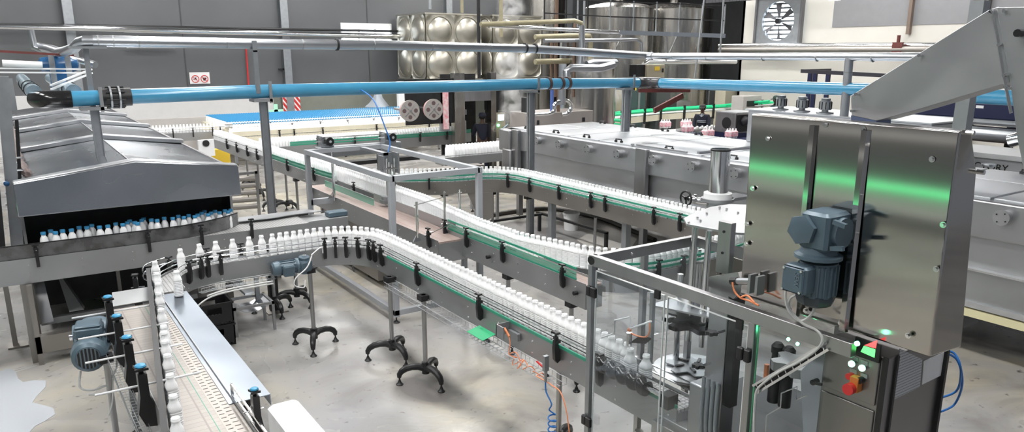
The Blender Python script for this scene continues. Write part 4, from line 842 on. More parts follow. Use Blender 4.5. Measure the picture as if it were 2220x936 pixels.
# posts
def pipe_post(x, y, zf, ztop, lab, arm=None, w=.1, tallarm=True):
    t = thing('pipe_post', lab, 'post', (x, y, zf), 'galvanised posts carrying the pipes')
    MB().box(x - w / 2, y - .015, zf, x + w / 2, y + .05, ztop - .12).box(x - w / 2, y - .05, zf, x - w / 2 + .008, y, ztop - .12).box(x + w / 2 - .008, y - .05, zf, x + w / 2, y, ztop - .12).build('post_channel', GALV, t)
    MB().box(x - .16, y - .13, ztop - .14, x + .1, y + .13, ztop - .1).box(x + .06, y - .13, ztop - .16, x + .1, y - .11, ztop + .14).build('pipe_cradle', SIDE, t)
    return t
pipe_post(.98, PY - .05, 1.98, 2.72, 'galvanised channel post standing on the steel hood under the blue pipe')
pipe_post(3.1, PY, 0, 2.745, 'galvanised channel post left of the grey box frame', w=.1)
pipe_post(7.75, PY, 0, 2.735, 'galvanised channel post near the infeed end of the long steel tunnel', w=.11)
pipe_post(9.95, PY - .05, 1.8, 2.72, 'galvanised channel post standing on the tunnel lids under the corner of the blue pipe', w=.14)
t = thing('red_support_arm', 'red-oxide steel beam with a short diagonal strut under the corner of the blue pipe', 'bracket', (10.6, PY, 2.55))
a, b = Yp(1418, 240, PY - .15), Yp(1480, 207, PY - .15); MB().beam((10.2, PY - .12, 2.56), (11.35, PY - .35, 2.54), .05, .07).build('beam', REDSTEEL, t); MB().beam(a, b, .05, .1).build('strut', REDSTEEL, t)
# silver pipe above
sy_ = PY
t = thing('silver_pipe', 'long silver insulated pipe running above the blue one', 'pipe', (6, PY, 3.3))
pts = [Yp(x, y, PY) for x, y in ((200, 89), (560, 95), (830, 98), (1130, 105), (1400, 121))]
MB().tube(pts, .072, 20).build('pipe_run', PIPEST, t)
pts2 = [(10.5, 10.75, 3.2), (10.5, 5.3, 3.22)]; MB().tube([pts[-1], (10.48, PY - .06, 3.2), pts2[0]], .07, 20).tube(pts2, .06, 20).build('pipe_run', PIPEST, t)
rg = MB()
for px in (212, 245, 300, 490, 655, 810, 935, 1060, 1232, 1320):
    q = Yp(px, 89 + (px - 200) * .0225, PY); k = min(range(4), key=lambda i: 0 if pts[i].x <= q.x <= pts[i + 1].x else 1); f = (q.x - pts[k].x) / (pts[k + 1].x - pts[k].x); c = pts[k].lerp(pts[k + 1], f); rg.cyl((c.x - .008, c.y, c.z), (c.x + .008, c.y, c.z), .0745, 20)
for y in (10.2, 9.4, 8.2, 7.2, 6.3): rg.cyl((10.5, y, 3.2), (10.5, y - .016, 3.2), .0625, 20)
rg.build('cladding_bands', SIDE, t)
for px, py in ((728, 97), (1137, 104), (1158, 105), (1408, 120)):
    q = Yp(px, py, PY); MB().lathe((q.x, PY, q.z), [(.072, 0), (.086, 0), (.086, .03), (.072, .03)], 18, (1, 0, 0)).build('pipe_clamp', BLACKM, t)
e = Yp(200, 89, PY); MB().tube([e, Yp(184, 88, PY), Yp(172, 92, 11.0), Yp(160, 105, 11.4), Yp(142, 111, 12.0), Yp(128, 113, 12.6), Yp(108, 106, 13.4), Yp(84, 101, 14.2)], .065, 14).build('pipe_elbow', PIPEST, t)
q = Yp(187, 100, PY)
t = thing('pipe_post', 'slim galvanised post rising to the left elbow of the silver pipe', 'post', (q.x, PY, 2.62), 'galvanised posts carrying the pipes'); MB().box(q.x - .03, PY + .1, 2.6, q.x + .03, PY + .14, q.z - .0).box(q.x - .2, PY - .05, q.z - .03, q.x + .22, PY + .2, q.z).build('post_channel', GALV, t)
q = Yp(548, 98, PY); t = thing('pipe_post', 'short upright holding the silver pipe over the blue pipe left of the striped board', 'post', (q.x, PY, 2.8), 'galvanised posts carrying the pipes'); MB().box(q.x - .03, PY - .1, 2.72, q.x + .03, PY - .07, q.z + .06).box(q.x - .04, PY - .1, q.z - .09, q.x + .04, PY + .05, q.z - .07).build('post_channel', GALV, t)
t = thing('upright_pipe', 'vertical galvanised pipe joining the silver pipe just left of the steel chute', 'pipe', (10.48, 6.65, 2.35)); MB().cyl((10.46, 6.62, 2.35), (10.5, 6.66, 3.2), .062, 16).build('pipe_body', PIPEST, t); MB().lathe((10.49, 6.65, 2.98), [(.062, 0), (.066, 0), (.066, .02), (.062, .02)], 16).build('weld_ring', SIDE, t)
# pipes at the top left going away
t = thing('insulated_pipes', 'pair of pale blue foil-wrapped pipes running back from the black elbow', 'pipes', (.3, 12, 2.7))
for q0 in (Yp(74, 200, 11.1), Yp(160, 198, 11.1)):
    x0 = q0.x; dz = q0.z - 2.74; pts = [(x0, 11.08, q0.z), (x0, 12.8, q0.z), (x0, 14.2, q0.z + .02), (x0, 15.6, q0.z + .03)]
    MB().tube(pts, .088, 18).build('pipe_run', mat('foil_blue_wrap', (.5, .66, .76), .7, .22, noise=.35, nscale=7, bump=.5, bscale=8), t)
    for y in (11.7, 12.6, 13.8): MB().lathe((x0, y, 2.74 + dz), [(.088, 0), (.1, 0), (.1, .04), (.088, .04)], 16, (0, 1, 0)).build('pipe_clamp', BLACKM, t)
t = thing('blue_valve_unit', 'dark blue pipe fitting with an upright blue cylinder at the top left', 'valve', (1.1, 13.0, 2.4))
BLUEV = mat('blue_fitting', (.02, .09, .22), 0, .25); q = Yp(130, 140, 13); MB().lathe((q.x - .28, 13, q.z), [(.03, 0), (.1, .04), (.12, .15), (.12, .42), (.08, .5), (.03, .52)], 18, (1, 0, 0)).build('fitting_body', BLUEV, t); MB().cyl((q.x - .02, 13, q.z - .55), (q.x - .02, 13, q.z), .13, 18).build('cylinder_body', BLUEV, t)
t = thing('white_cable_ladder', 'white cable ladder folding back at the top left above the insulated pipes', 'cable ladder', (.5, 12, 2.95))
a, b = Yp(-20, 148, 12), Yp(198, 150, 12); c = Yp(110, 185, 11.4)
for o_ in (0, .05): MB().beam(a + Vector((0, 0, -o_)), b + Vector((0, 0, -o_)), .03, .02).build('ladder_rail', WHITE, t); MB().beam(b + Vector((0, 0, -o_)), c + Vector((0, 0, -o_)), .03, .02).build('ladder_rail', WHITE, t)
MB().cyl(Yp(5, 137, 12), Yp(92, 141, 12), .045, 12).build('white_tube_end', WHITE, t)
a, b = Yp(-20, 110, 12.2), Yp(160, 120, 12.2); tag(MB().beam(a, b, .03).build('dark_conduit', REDSTEEL), 'thin dark conduit crossing above the foil-wrapped pipes', 'pipe')
for i, (px, y0, y1, Y_) in enumerate(((110, 120, 235, 12.6), (145, 118, 200, 12.4), (20, 170, 240, 12.0))):
    a, b = Yp(px, y0, Y_), Yp(px, y1, Y_); tag(MB().box(a.x - .035, Y_ - .02, b.z, a.x + .035, Y_ + .02, a.z).build('pipe_hanger', GALV), ('galvanised hanger strip behind the foil-wrapped pipes, middle one', 'galvanised hanger strip beside the blue fitting', 'galvanised hanger strip nearest the left edge')[i], 'bracket')
a, b = Yp(66, 65, 14), Yp(75, 103, 14); tag(MB().tube([a + Vector((0, 0, .0)), b, b + Vector((.12, -.1, -.05)), b + Vector((.7, -1, -.25))], .05, 12).build('foil_pipe', PIPEST), 'thin foil-wrapped pipe dropping from the wall pipes and bending right at top left', 'pipe')
# wall pipes
for i, (ya, yb, r, nm) in enumerate(((56, 80, .1, 'polished pipe along the grey back wall, lower of the wall run'), (52, 68, .045, 'thin dark pipe along the grey back wall, upper of the wall run'))):
    a, b = Yp(-30, ya, 28.3 + i * .2), Yp(880, yb, 28.3 + i * .2); tag(MB().cyl(a, b, r, 14).build('wall_pipe', POLISH if i == 0 else BLACKM), nm, 'pipe')
a, b = Xp(1560, 99, 22.4), Xp(2120, 99, 22.4)
tag(MB().cyl(a, b, .09, 12).build('wall_pipe', POLISH), 'shiny cream-lit pipe along the pale right-hand wall, upper one', 'pipe'); a, b = Xp(1560, 109, 22.2), Xp(2120, 107, 22.2); tag(MB().cyl(a, b, .11, 12).build('wall_pipe', BROWNST), 'dull pipe along the pale right-hand wall just below the shiny one', 'pipe')
q = Xp(1948, 103, 22.2); tag(MB().box(q.x - .1, q.y - .15, q.z - .15, q.x, q.y + .15, q.z + .15).cyl((q.x - .05, q.y, q.z - .1), (q.x - .05, q.y, q.z + .35), .05, 8).build('pipe_valve', REDSTEEL), 'rusty valve on the wall pipes right of the fan', 'valve')
# left edge pillar with cables
t = thing('machine_upright', 'tall dull galvanised upright with black perforated strip at the left edge', 'post', (-.22, 9.6, 0))
MB().beam(Yp(4, 165, 9.9), Yp(40, 560, 9.9) , .12, .1).build('upright_channel', GALV, t)
MB().beam(Yp(-25, 300, 9.7), Yp(0, 560, 9.7), .12, .1).build('upright_channel', SHADOWY, t)
MB().beam(Yp(36, 260, 10.0), Yp(52, 545, 10.0), .035, .03).build('perforated_strip', BLACKM, t)
q = Yp(14, 398, 9.8); MB().ball((q.x, q.y, q.z), .03, 10).build('blue_ball_knob', BLUEV, t)
for py in (345, 372, 420, 445): a, b = Yp(12, py, 9.9), Yp(50, py - 4, 9.9); MB().cyl(a, b, .012, 6).build('tie_rod', POLISH, t)
tag(MB().tube(bez([Zp(18, 250, 1.98), Zp(30, 300, 1.98), Zp(45, 350, 1.97), Zp(60, 378, 1.97)], 6), [.03 + .012 * (k % 3) for k in range(19)], 8).build('wrapped_cable', mat('old_tape', (.2, .15, .14), 0, .7, noise=.6, nscale=20)), 'grubby tape-wrapped cable lying along the left side of the steel hood', 'cable')
# ---------------------------------------------------------------- far accumulation tables and rows
def XR(px, py, z): return Zp(px, py, z)
t = thing('accumulation_table', 'wide far table filled with blue-capped bottles under the red striped board', 'table', (8.8, 23.7, 0))
MB().box(5.3, 22.7, .95, 12.6, 25.6, 1.1).build('table_bed', CREAM, t); MB().box(5.3, 22.66, 1.12, 12.6, 22.69, 1.16).box(5.3, 22.66, 1.22, 12.6, 22.69, 1.25).build('guide_rail', POLISH, t)
for k in range(5): square_leg(t, 5.6 + k * 1.7, 22.9, .95, .08)
for k in range(9): clamp(t, 5.8 + k * .8, 22.66, 1.1, -PI / 2)
# blue-capped bottles: nearest rows one by one, the rest as one mass
n_ind = 0; far = MB(); farc = MB(); lp = [(.033, 0), (.036, .01), (.035, .13), (.018, .17), (.017, .2)]; lc = [(.021, .2), (.021, .228), (.012, .23)]
rows = []
for r in range(34):
    y = 22.78 + r * .08; x0 = 5.4 + (r % 2) * .0375 + max(0, .0); x = x0
    while x < 12.5: rows.append((x, y, r)); x += .076
rows2 = [(5.35 + k * .0765, 21.85, -1) for k in range(92)]
for (x, y, r) in rows2: capped(x, y, 1.12, 'blue-capped white bottle in the single row just before the far accumulation table', 'blue-capped row before the far table')
for (x, y, r) in rows:
    if r < 2 and n_ind < 165: capped(x, y, 1.1, 'blue-capped white bottle in the front rows of the far accumulation table', 'front rows of the far accumulation table'); n_ind += 1
    else:
        c = Vector((x + random.uniform(-.004, .004), y, 1.1)); far.lathe(c, lp, 6); farc.lathe(c, lc, 6)
fo = far.build('capped_bottles', BOTTLE); tag(fo, 'mass of blue-capped white bottles covering the far accumulation table', 'bottles', kind='stuff'); fc = farc.build('caps', CAPB, fo); fc['kind'] = 'stuff'
conveyor('far_conveyor', 'straight cream-sided conveyor carrying the single blue-capped row at the far end', [(5.2, 21.85), (12.5, 21.85)], .2, 1.12, .2, side=CREAM, bolts=False, clamps=[(.9 + k * .85, 1) for k in range(8)])
conveyor('far_conveyor', 'far conveyor with cream guards and white bottles between the blue row and the green-railed one', [(4.9, 20.35), (11.9, 20.35)], .3, 1.1, .2, side=CREAM, bolts=False, rails=[(.16, 1.2, 'c', 0, None)], clamps=[(t_, 1) for t_ in (1.2, 1.6, 2.4, 4.0, 5.7, 6.3)])
conveyor('far_conveyor', 'far conveyor with green rails and white bottles behind the slide gantry', [(4.95, 17.7), (9.9, 17.7), (10.6, 17.9)], .24, 1.1, .22, side=SIDE, bolts=False, rails=[(.11, 1.2, 'g', .6, None), (.11, 1.14, 'g', .6, None), (.112, 1.17, 'G', .6, None)], clamps=[(t_, 1) for t_ in (1.3, 2.2, 3.2, 4.0, 4.8, 5.4)])
for x in (6, 8, 10): tag(MB().box(x - .04, 17.66, 0, x + .04, 17.74, .88).build('conveyor_leg', STEEL_V), {6: 'steel leg under the left part of the green-railed far conveyor', 8: 'steel leg under the middle of the green-railed far conveyor', 10: 'steel leg under the right part of the green-railed far conveyor'}[x], 'leg')
for yy, x0, x1 in ((20.28, 4.9, 11.8), (20.36, 4.95, 11.8), (20.44, 4.9, 11.8)):
    line_bottles(Path([(x0, yy), (x1, yy)]), 0, x1 - x0, .075, 1.1, 'open white bottle on the far cream-sided conveyor', 'bottles on the cream-sided conveyor')
for yy in (17.66, 17.74): line_bottles(Path([(4.9, yy), (10.3, yy)]), 0, 5.3, .075, 1.1, 'open white bottle on the far green-railed conveyor', 'bottles on the green-railed conveyor')
conveyor('far_conveyor', 'narrow conveyor with black clamps bringing bottles in from behind the hooded machine', [(2.9, 22.2), (5.1, 21.9)], .2, 1.12, .2, side=SIDE, bolts=False, rails=[(.09, 1.2, 's', 0, None), (.09, 1.26, 's', 0, None)], clamps=[(t_, 1) for t_ in (.9, 1.4, 1.9, 2.1)])
line_bottles(Path([(2.9, 22.2), (5.1, 21.9)]), 0, 2.15, .085, 1.12, 'open white bottle on the narrow conveyor behind the hooded machine', 'bottles behind the hooded machine')
# stand between: clipboard box and panels
p = Zp(390, 290, .9); t = thing('control_stand', 'small white control box on a stand between the hooded machine and the long conveyor', 'control box', (3.55, 17.0, 0))
MB().box(3.4, 17.0, 1.1, 3.72, 17.1, 1.45).build('box_body', WHITE, t); MB().cyl((3.55, 16.98, 1.38), (3.55, 17, 1.38), .07, 16).build('black_dial', BLACKM, t); MB().box(3.5, 17.02, 0, 3.55, 17.07, 1.1).box(3.6, 17.02, 0, 3.65, 17.07, 1.1).build('stand_posts', SIDE, t)
tag(MB().box(2.3, 25.6, .0, 7.2, 25.7, 1.25).build('wall_screen_board', CARD), 'grey-beige board standing behind the far bottles at the foot of the white wall', 'board')
t = thing('tube_rack', 'dull steel rack of stacked horizontal tubes beside the hooded machine', 'rack', (3.5, 15, 0))
for k in range(5): MB().cyl((2.9, 15.2, .3 + k * .14), (4.0, 15.0, .3 + k * .14), .05, 10).build('rack_tube', BROWNST, t)
MB().box(3.98, 14.95, 0, 4.03, 15.0, 1.0).box(2.9, 14.95, .95, 4.03, 15.0, 1.0).build('rack_frame', STEEL_V, t)
q = Zp(480, 360, .3); tag(MB().box(q.x - .25, q.y, 0, q.x + .25, q.y + .3, .75).build('yellow_bin', YELLOW), 'yellow bin on the floor under the long far conveyor', 'bin')
# white bottles crowding into the tunnel
conveyor('infeed_conveyor', 'wide infeed conveyor crowded with white bottles entering the tunnel', [(7.6, 14.0), (9.6, 14.0)], .42, 1.1, .16, bolts=False, belt=BELTS, rails=[(.215, 1.15, 's', 0, None)], clamps=[])
for d in (-.16, -.08, 0, .08, .16): line_bottles(Path([(7.85, 14.0), (9.5, 14.0)]), 0, 1.62, .08, 1.1, 'white bottle crowded on the infeed conveyor of the steel tunnel', 'bottles crowding into the tunnel', d=d)
t = thing('side_table_conveyor', 'low steel table conveyor with angled brackets left of the tunnel infeed', 'table', (6.6, 14, 0))
MB().box(5.6, 13.2, .95, 8.2, 13.5, 1.0).box(5.6, 13.2, .8, 8.2, 13.23, .95).build('table_bed', BROWNST, t); MB().box(5.25, 14.75, .98, 7.5, 15.0, 1.06).build('black_roller_bed', SHADOWY, t)
for x in (5.8, 6.8, 8.0): square_leg(t, x, 13.35, .8, .08); MB().beam((x, 13.19, .9), (x - .15, 13.18, .75), .03).build('angle_bracket', BLACKM, t)
MB().box(5.6, 12.5, .7, 6.3, 12.9, .9).build('black_motor_box', BLACKM, t)
MB().box(7.4, 12.3, .95, 8.1, 12.7, 1.0).box(7.45, 12.33, 0, 7.5, 12.38, .95).box(7.95, 12.33, 0, 8.0, 12.38, .95).build('small_step_plate', STEEL_V, t)
# ---------------------------------------------------------------- labelling machine with two reels
t = thing('labelling_machine', 'tall steel-columned machine with header panel and a worker inside', 'machine', (10.6, 16.9, 0))
def cols(px0, px1, Y): return Yp(px0, 240, Y).x, Yp(px1, 240, Y).x
Ym = 16.9
for a, b in ((986, 1008), (1065, 1076)):
    x0, x1 = cols(a, b, Ym); MB().box(x0, Ym, 0, x1, Ym + .2, 2.75).build('steel_column', TANKST, t)
x0, x1 = cols(1008, 1066, Ym); z1, z0 = Yp(1030, 196, Ym).z, Yp(1030, 219, Ym).z
MB().box(x0, Ym + .02, z0, x1, Ym + .1, z1).build('header_panel', STEEL_V, t); MB().box(x0 - .3, Ym + .02, z1, x1 + .1, Ym + .9, z1 + .06).build('top_plate', STEEL_V, t)
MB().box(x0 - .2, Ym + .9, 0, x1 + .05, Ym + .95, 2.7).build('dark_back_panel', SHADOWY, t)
MB().box(x0, Ym + .5, Yp(1020, 248, Ym + .5).z, x0 + .35, Ym + .6, Yp(1020, 237, Ym + .5).z).box(x0 + .02, Ym + .45, .9, x0 + .3, Ym + .5, 1.5).build('inner_guard', SIDE, t)
x2, x3 = cols(1076, 1100, Ym); MB().box(x2, Ym + .1, Yp(0 + 1085, 300, Ym).z, x3, Ym + .3, Yp(1085, 246, Ym).z).build('operator_box', TANBOX, t)
sc = MB().box(Yp(1083, 0, Ym).x, Ym + .08, Yp(1085, 262, Ym).z, Yp(1096, 0, Ym).x, Ym + .1, Yp(1085, 249, Ym).z).build('touch_screen', SCREEN, t)
MB().cyl((x2 + .12, Ym + .07, Yp(1085, 272, Ym).z), (x2 + .12, Ym + .1, Yp(1085, 272, Ym).z), .03, 8).build('green_button', GLOWG, t)
MB().box(x2, Ym + .3, 1.75, x3 + .1, Ym + .6, 2.3).build('black_upper_box', BLACKM, t)
x4, x5 = cols(960, 986, Ym); MB().box(x4, Ym + .1, 1.3, x5 - .1, Ym + .2, 2.6).build('left_frame', GALV, t)
MB().box(x4 + .05, Ym + .05, 1.35, x5 - .15, Ym + .1, 2.4).build('red_white_film', mat('red_white_film', (.75, .2, .25), 0, .4, noise=1, nscale=14, col2=(.8, .78, .78)), t)
for i, (px, py) in enumerate(((888, 240), (939, 237))):
    c = Yp(px, py, 16.2); r = .25; t = thing('label_reel', ('large dull-pink label reel with round holes, left of the pair', 'large dull-pink label reel with round holes, right of the pair')[i], 'reel', (c.x, 16.2, c.z - r))
    N = 40; mb = MB(); vs = []; fs = []
    hol = [(.6 * r * math.cos(k * PI / 2 + .0), .6 * r * math.sin(k * PI / 2)) for k in range(4)]
    mb.cyl((c.x, 16.2, c.z), (c.x, 16.28, c.z), r * .92, 36).build('reel_core', mat('reel_paper', (.55, .3, .3), 0, .6), t)
    mb = MB().cyl((c.x, 16.17, c.z), (c.x, 16.2, c.z), r, 40).build('reel_disc', mat('reel_disc', (.45, .42, .4), .4, .4), t)
    h = MB()
    for (u, v) in hol: h.cyl((c.x + u, 16.164, c.z + v), (c.x + u, 16.17, c.z + v), r * .2, 18)
    h.build('reel_holes', mat('reel_hole', (.12, .08, .08), 0, .6), t)
    h = MB()
    for k in range(4): a = PI / 4 + k * PI / 2; h.beam((c.x + .2 * r * math.cos(a), 16.163, c.z + .2 * r * math.sin(a)), (c.x + .75 * r * math.cos(a), 16.163, c.z + .75 * r * math.sin(a)), .02, .008, (0, 1, 0))
    h.cyl((c.x, 16.13, c.z), (c.x, 16.17, c.z), .03, 10).build('reel_spider', POLISH, t)
    MB().cyl((c.x, 16.25, c.z), (c.x, Ym + .12, c.z), .03, 8).build('spindle', STEEL_V, t)
tag(MB().box(cols(880, 960, 17.0)[0], 17.0, 1.5, cols(880, 985, 17.0)[1], 17.05, 2.62).build('reel_backing_plate', SHADOWY), 'dark backing plate behind the two label reels', 'panel')
for i, px in enumerate((873, 915)):
    x0, x1 = cols(px - 8, px + 8, 25.8); tag(MB().box(x0, 25.8, 0, x1, 25.95, 2.2).build('white_column', WHITEP), ('white column under the pressed steel tank, left of the pair', 'white column under the pressed steel tank, right of the pair')[i], 'column')
# ---------------------------------------------------------------- pressed-panel water tanks
def pressed_face(mb, o, u, v, cols_, rows_, w, h):      # o corner, u across, v up, outward normal n
    u = Vector(u); v = Vector(v); n = u.cross(v).normalized(); o = Vector(o)
    for i in range(cols_):
        for j in range(rows_):
            c = o + u * (w * (i + .5)) + v * (h * (j + .5)); vs = []; fs = []; N = 24; a0 = w * .5; b0 = h * .5
            rings = [(1.0, .03, True), (.96, .0, True), (.92, .0, False), (.9, .035, False), (.87, .035, False), (.85, .0, False), (.7, .08, False), (.5, .13, False), (.25, .155, False), (.02, .16, False)]
            for s_, dd, sq in rings:
                for k in range(N):
                    th = 2 * PI * (k + .5) / N; cx_, sy_ = math.cos(th), math.sin(th)
                    if sq: m_ = max(abs(cx_), abs(sy_)); cx_ /= m_; sy_ /= m_
                    vs.append(c + u * (a0 * s_ * cx_) + v * (b0 * s_ * sy_) + n * dd)
            for r in range(len(rings) - 1):
                for k in range(N): fs.append((r * N + k, r * N + (k + 1) % N, (r + 1) * N + (k + 1) % N, (r + 1) * N + k))
            fs.append(tuple((len(rings) - 1) * N + k for k in range(N))); mb.add(vs, fs)
def water_tank(label, x0, y0, z0, nx, ny, nz, w, h):
    t = thing('water_tank', label, 'tank', (x0, y0, z0)); W_ = nx * w; D_ = ny * w; H_ = nz * h
    MB().box(x0 + .01, y0 + .01, z0, x0 + W_ - .01, y0 + D_ - .01, z0 + H_).build('tank_core', DIMPLE, t)
    m = MB(); pressed_face(m, (x0, y0, z0), (1, 0, 0), (0, 0, 1), nx, nz, w, h); m.build('front_panels', DIMPLE, t, ang=50)
    m = MB(); pressed_face(m, (x0, y0 + D_, z0), (0, -1, 0), (0, 0, 1), ny, nz, w, h); m.build('side_panels', DIMPLE, t, ang=50)
    MB().box(x0 - .04, y0 - .04, z0 + H_, x0 + W_ + .04, y0 + D_, z0 + H_ + .05).build('tank_rim', DIMPLE, t); MB().box(x0 - .04, y0 - .04, z0 - .05, x0 + W_ + .04, y0 + D_, z0).build('tank_base_rim', DIMPLE, t)
    for x in (x0 + .3, x0 + W_ - .3):
        for y in (y0 + .3, y0 + D_ - .3): MB().box(x - .08, y - .08, 0, x + .08, y + .08, z0 - .05).build('tank_leg', SHADOWY, t)
    return t
TY = 26.2; a = Yp(922, 30, TY); zt = a.z; zb = Yp(922, 172, TY).z; hh = (zt - zb) / 2; xr = Yp(1042, 30, TY).x
water_tank('big pressed-steel panel tank with round bulges, the left one of two', a.x, TY, zb, 2, 2, 2, (xr - a.x) / 2, hh)
a2 = Yp(1068, 40, TY); xr2 = Yp(1173, 40, TY).x
water_tank('big pressed-steel panel tank with round bulges, the right one partly behind steam', a2.x, TY, zb, 2, 1, 2, (xr2 - a2.x) / 2, hh)
# ---------------------------------------------------------------- tall cylindrical tanks with gallery
def tall_tank(px0, px1, pyt, Y, label):
    x0, x1 = Yp(px0, 60, Y), Yp(px1, 60, Y); d = ((x0 + x1) / 2); r = (x1 - x0).length / 2; zt = Yp((px0 + px1) / 2, pyt, Y).z
    t = thing('storage_tank', label, 'tank', (d.x, Y, 0)); m = MB().cyl((d.x, Y, .6), (d.x, Y, zt), r, 40).build('tank_shell', TANKST, t)
    MB().lathe((d.x, Y, zt), [(r, 0), (r * 1.01, .02), (r * .8, .14), (r * .3, .26), (.18, .28), (.18, .36), (.05, .38)], 36).build('tank_top', TANKST, t)
    MB().lathe((d.x, Y, 2.2), [(r, 0), (r * 1.01, 0), (r * 1.01, .04), (r, .04)], 40).build('tank_band', STEEL_V, t)
    for k in range(3): a = k * 2.1; MB().cyl((d.x + r * .7 * math.cos(a), Y + r * .7 * math.sin(a), 0), (d.x + r * .7 * math.cos(a), Y + r * .7 * math.sin(a), .62), .08, 10).build('tank_leg', STEEL_V, t)
    return t
tall_tank(1281, 1396, 20, 21.5, 'tall ridged steel storage tank behind the gallery rail, left one')
tall_tank(1398, 1518, 22, 21.5, 'tall ridged steel storage tank behind the gallery rail, right one')
tall_tank(1140, 1215, -30, 27.6, 'dark storage tank in the shadows behind the right pressed tank')
tag(MB().cyl((Yp(1290, 130, 15.6).x, 15.9, .3), (Yp(1290, 130, 15.6).x, 15.9, Yp(1290, 92, 15.6).z), .75, 36).build('lower_tank', TANKST), 'shorter steel tank with foggy front below the gallery walkway', 'tank')
t = thing('gallery_walkway', 'steel gallery walkway with two-bar railing around the tall tanks', 'walkway', Yp(1450, 80, 15))
a, b, c = Yp(1180, 62, 16.0), Yp(1322, 70, 15.0), Yp(1568, 78, 13.6)
for p_, q_ in ((a, b), (b, c)): MB().beam(p_, q_, .3, .1).build('walkway_deck', POLISH, t)
for dz in (.38, .75):
    MB().beam(a + Vector((0, 0, dz)), b + Vector((0, 0, dz)), .03).beam(b + Vector((0, 0, dz)), c + Vector((0, 0, dz)), .03).build('hand_rail', SHADOWY, t)
for f in (0, .33, .66): p_ = a.lerp(b, f); MB().beam(p_, p_ + Vector((0, 0, .78)), .03).build('rail_post', SHADOWY, t)
for f in (0, .2, .4, .6, .8, 1): p_ = b.lerp(c, f); MB().beam(p_, p_ + Vector((0, 0, .78)), .03).build('rail_post', GALV, t)
for f in (.0, .5): p_ = b.lerp(c, f); MB().beam(p_, p_ + Vector((.5, .5, -.7)), .03).beam(p_ + Vector((.9, .5, 0)), p_ + Vector((.5, .5, -.7)), .03).build('deck_brace', STEEL_V, t)
# process pipes right of the tanks
CREAMP = mat('yellowed_pipe', (.42, .38, .25), .3, .4, noise=.3, nscale=4); BRP = mat('brown_pipe', (.17, .11, .08), .3, .45)
def ppipe(pts, Y, r, m, lab):
    v = [Yp(x, y, Y if not isinstance(Y, (list, tuple)) else Y[i]) for i, (x, y) in enumerate(pts)]; tag(MB().tube(v, r, 12).build('process_pipe', m), lab, 'pipe')
ppipe([(1042, 53), (1120, 50), (1245, 45), (1260, 50), (1262, 65)], 14.5, .055, CREAMP, 'yellowed pipe running from the left pressed tank to the top of the silver drop pipe')
ppipe([(1261, 55), (1262, 100), (1257, 150)], 14.5, .075, PIPEST, 'silver drop pipe hanging below the yellowed pipe')
ppipe([(1160, 80), (1240, 77), (1278, 78), (1281, 88), (1279, 140)], 15.2, .06, CREAMP, 'second yellowed pipe with square elbow, below the first')
ppipe([(1160, 134), (1230, 132), (1290, 134)], 15.8, .07, CREAMP, 'third yellowed pipe, lowest of the three, right of the tank')
ppipe([(1060, 56), (1180, 62), (1340, 70), (1560, 78)], 14.8, .045, POLISH, 'thin shiny pipe running along the front edge of the gallery')
ppipe([(1180, 88), (1300, 87), (1382, 85), (1390, 92), (1392, 118)], 14.6, .045, PIPEST, 'silver pipe turning down beside the lower tank')
ppipe([(1230, 175), (1228, 155), (1238, 147), (1300, 148), (1330, 140)], 14.0, .09, PIPEST, 'fat silver steam pipe elbow just above the blue pipe')
ppipe([(1272, 140), (1285, 136), (1335, 136)], 14.4, .09, PIPEST, 'fat silver pipe end with rounded tip above the steam elbow')
ppipe([(1395, 140), (1405, 134), (1480, 134), (1595, 134)], 16.5, .07, POLISH, 'polished horizontal pipe crossing below the silver pipe near the right tank')
for i, (px, y0, y1, Y_, r, m, lab) in enumerate(((1207, -5, 210, 16, .05, BRP, 'brown vertical pipe, thick one left of the drop pipe'), (1246, 50, 210, 15.6, .035, BRP, 'brown vertical pipe, thin one beside the drop pipe'), (1196, 85, 175, 15.9, .04, BRP, 'brown vertical pipe, short one below the yellowed elbows'), (1037, -5, 170, 19, .05, SHADOWY, 'dark vertical pole in front of the left pressed tank'),
        (932, -5, 20, 22, .05, GALV, 'pale pipe rising from the left pressed tank'), (1001, -5, 28, 22, .05, CREAMP, 'cream pipe rising from the left pressed tank'), (1086, -5, 80, 21, .06, CREAMP, 'cream pipe rising through steam at the right pressed tank'), (1267, -5, 60, 17, .03, GALV, 'slim vertical pipe left of the tall tanks, right one'), (1253, -5, 60, 17.5, .025, GALV, 'slim vertical pipe left of the tall tanks, left one'))):
    a, b = Yp(px, y0, Y_), Yp(px, y1, Y_); tag(MB().cyl((a.x, Y_, b.z), (a.x, Y_, 7.99 if y0 < 0 else a.z), r, 10).build('vertical_pipe', m), lab, 'pipe')
for (xa, ya, xb, yb, lab) in ((1527, -5, 1506, 170, 'pale slanting suspension rod, left of the pair by the right tank'), (1569, -5, 1561, 118, 'pale slanting suspension rod, right of the pair by the right tank')):
    u_, v_ = Yp(xa, ya, 13), Yp(xb, yb, 13); u_ = v_ + (u_ - v_) * ((7.99 - v_.z) / (u_.z - v_.z)); tag(MB().cyl(u_, v_, .022, 8).build('suspension_rod', GALV), lab, 'rod')
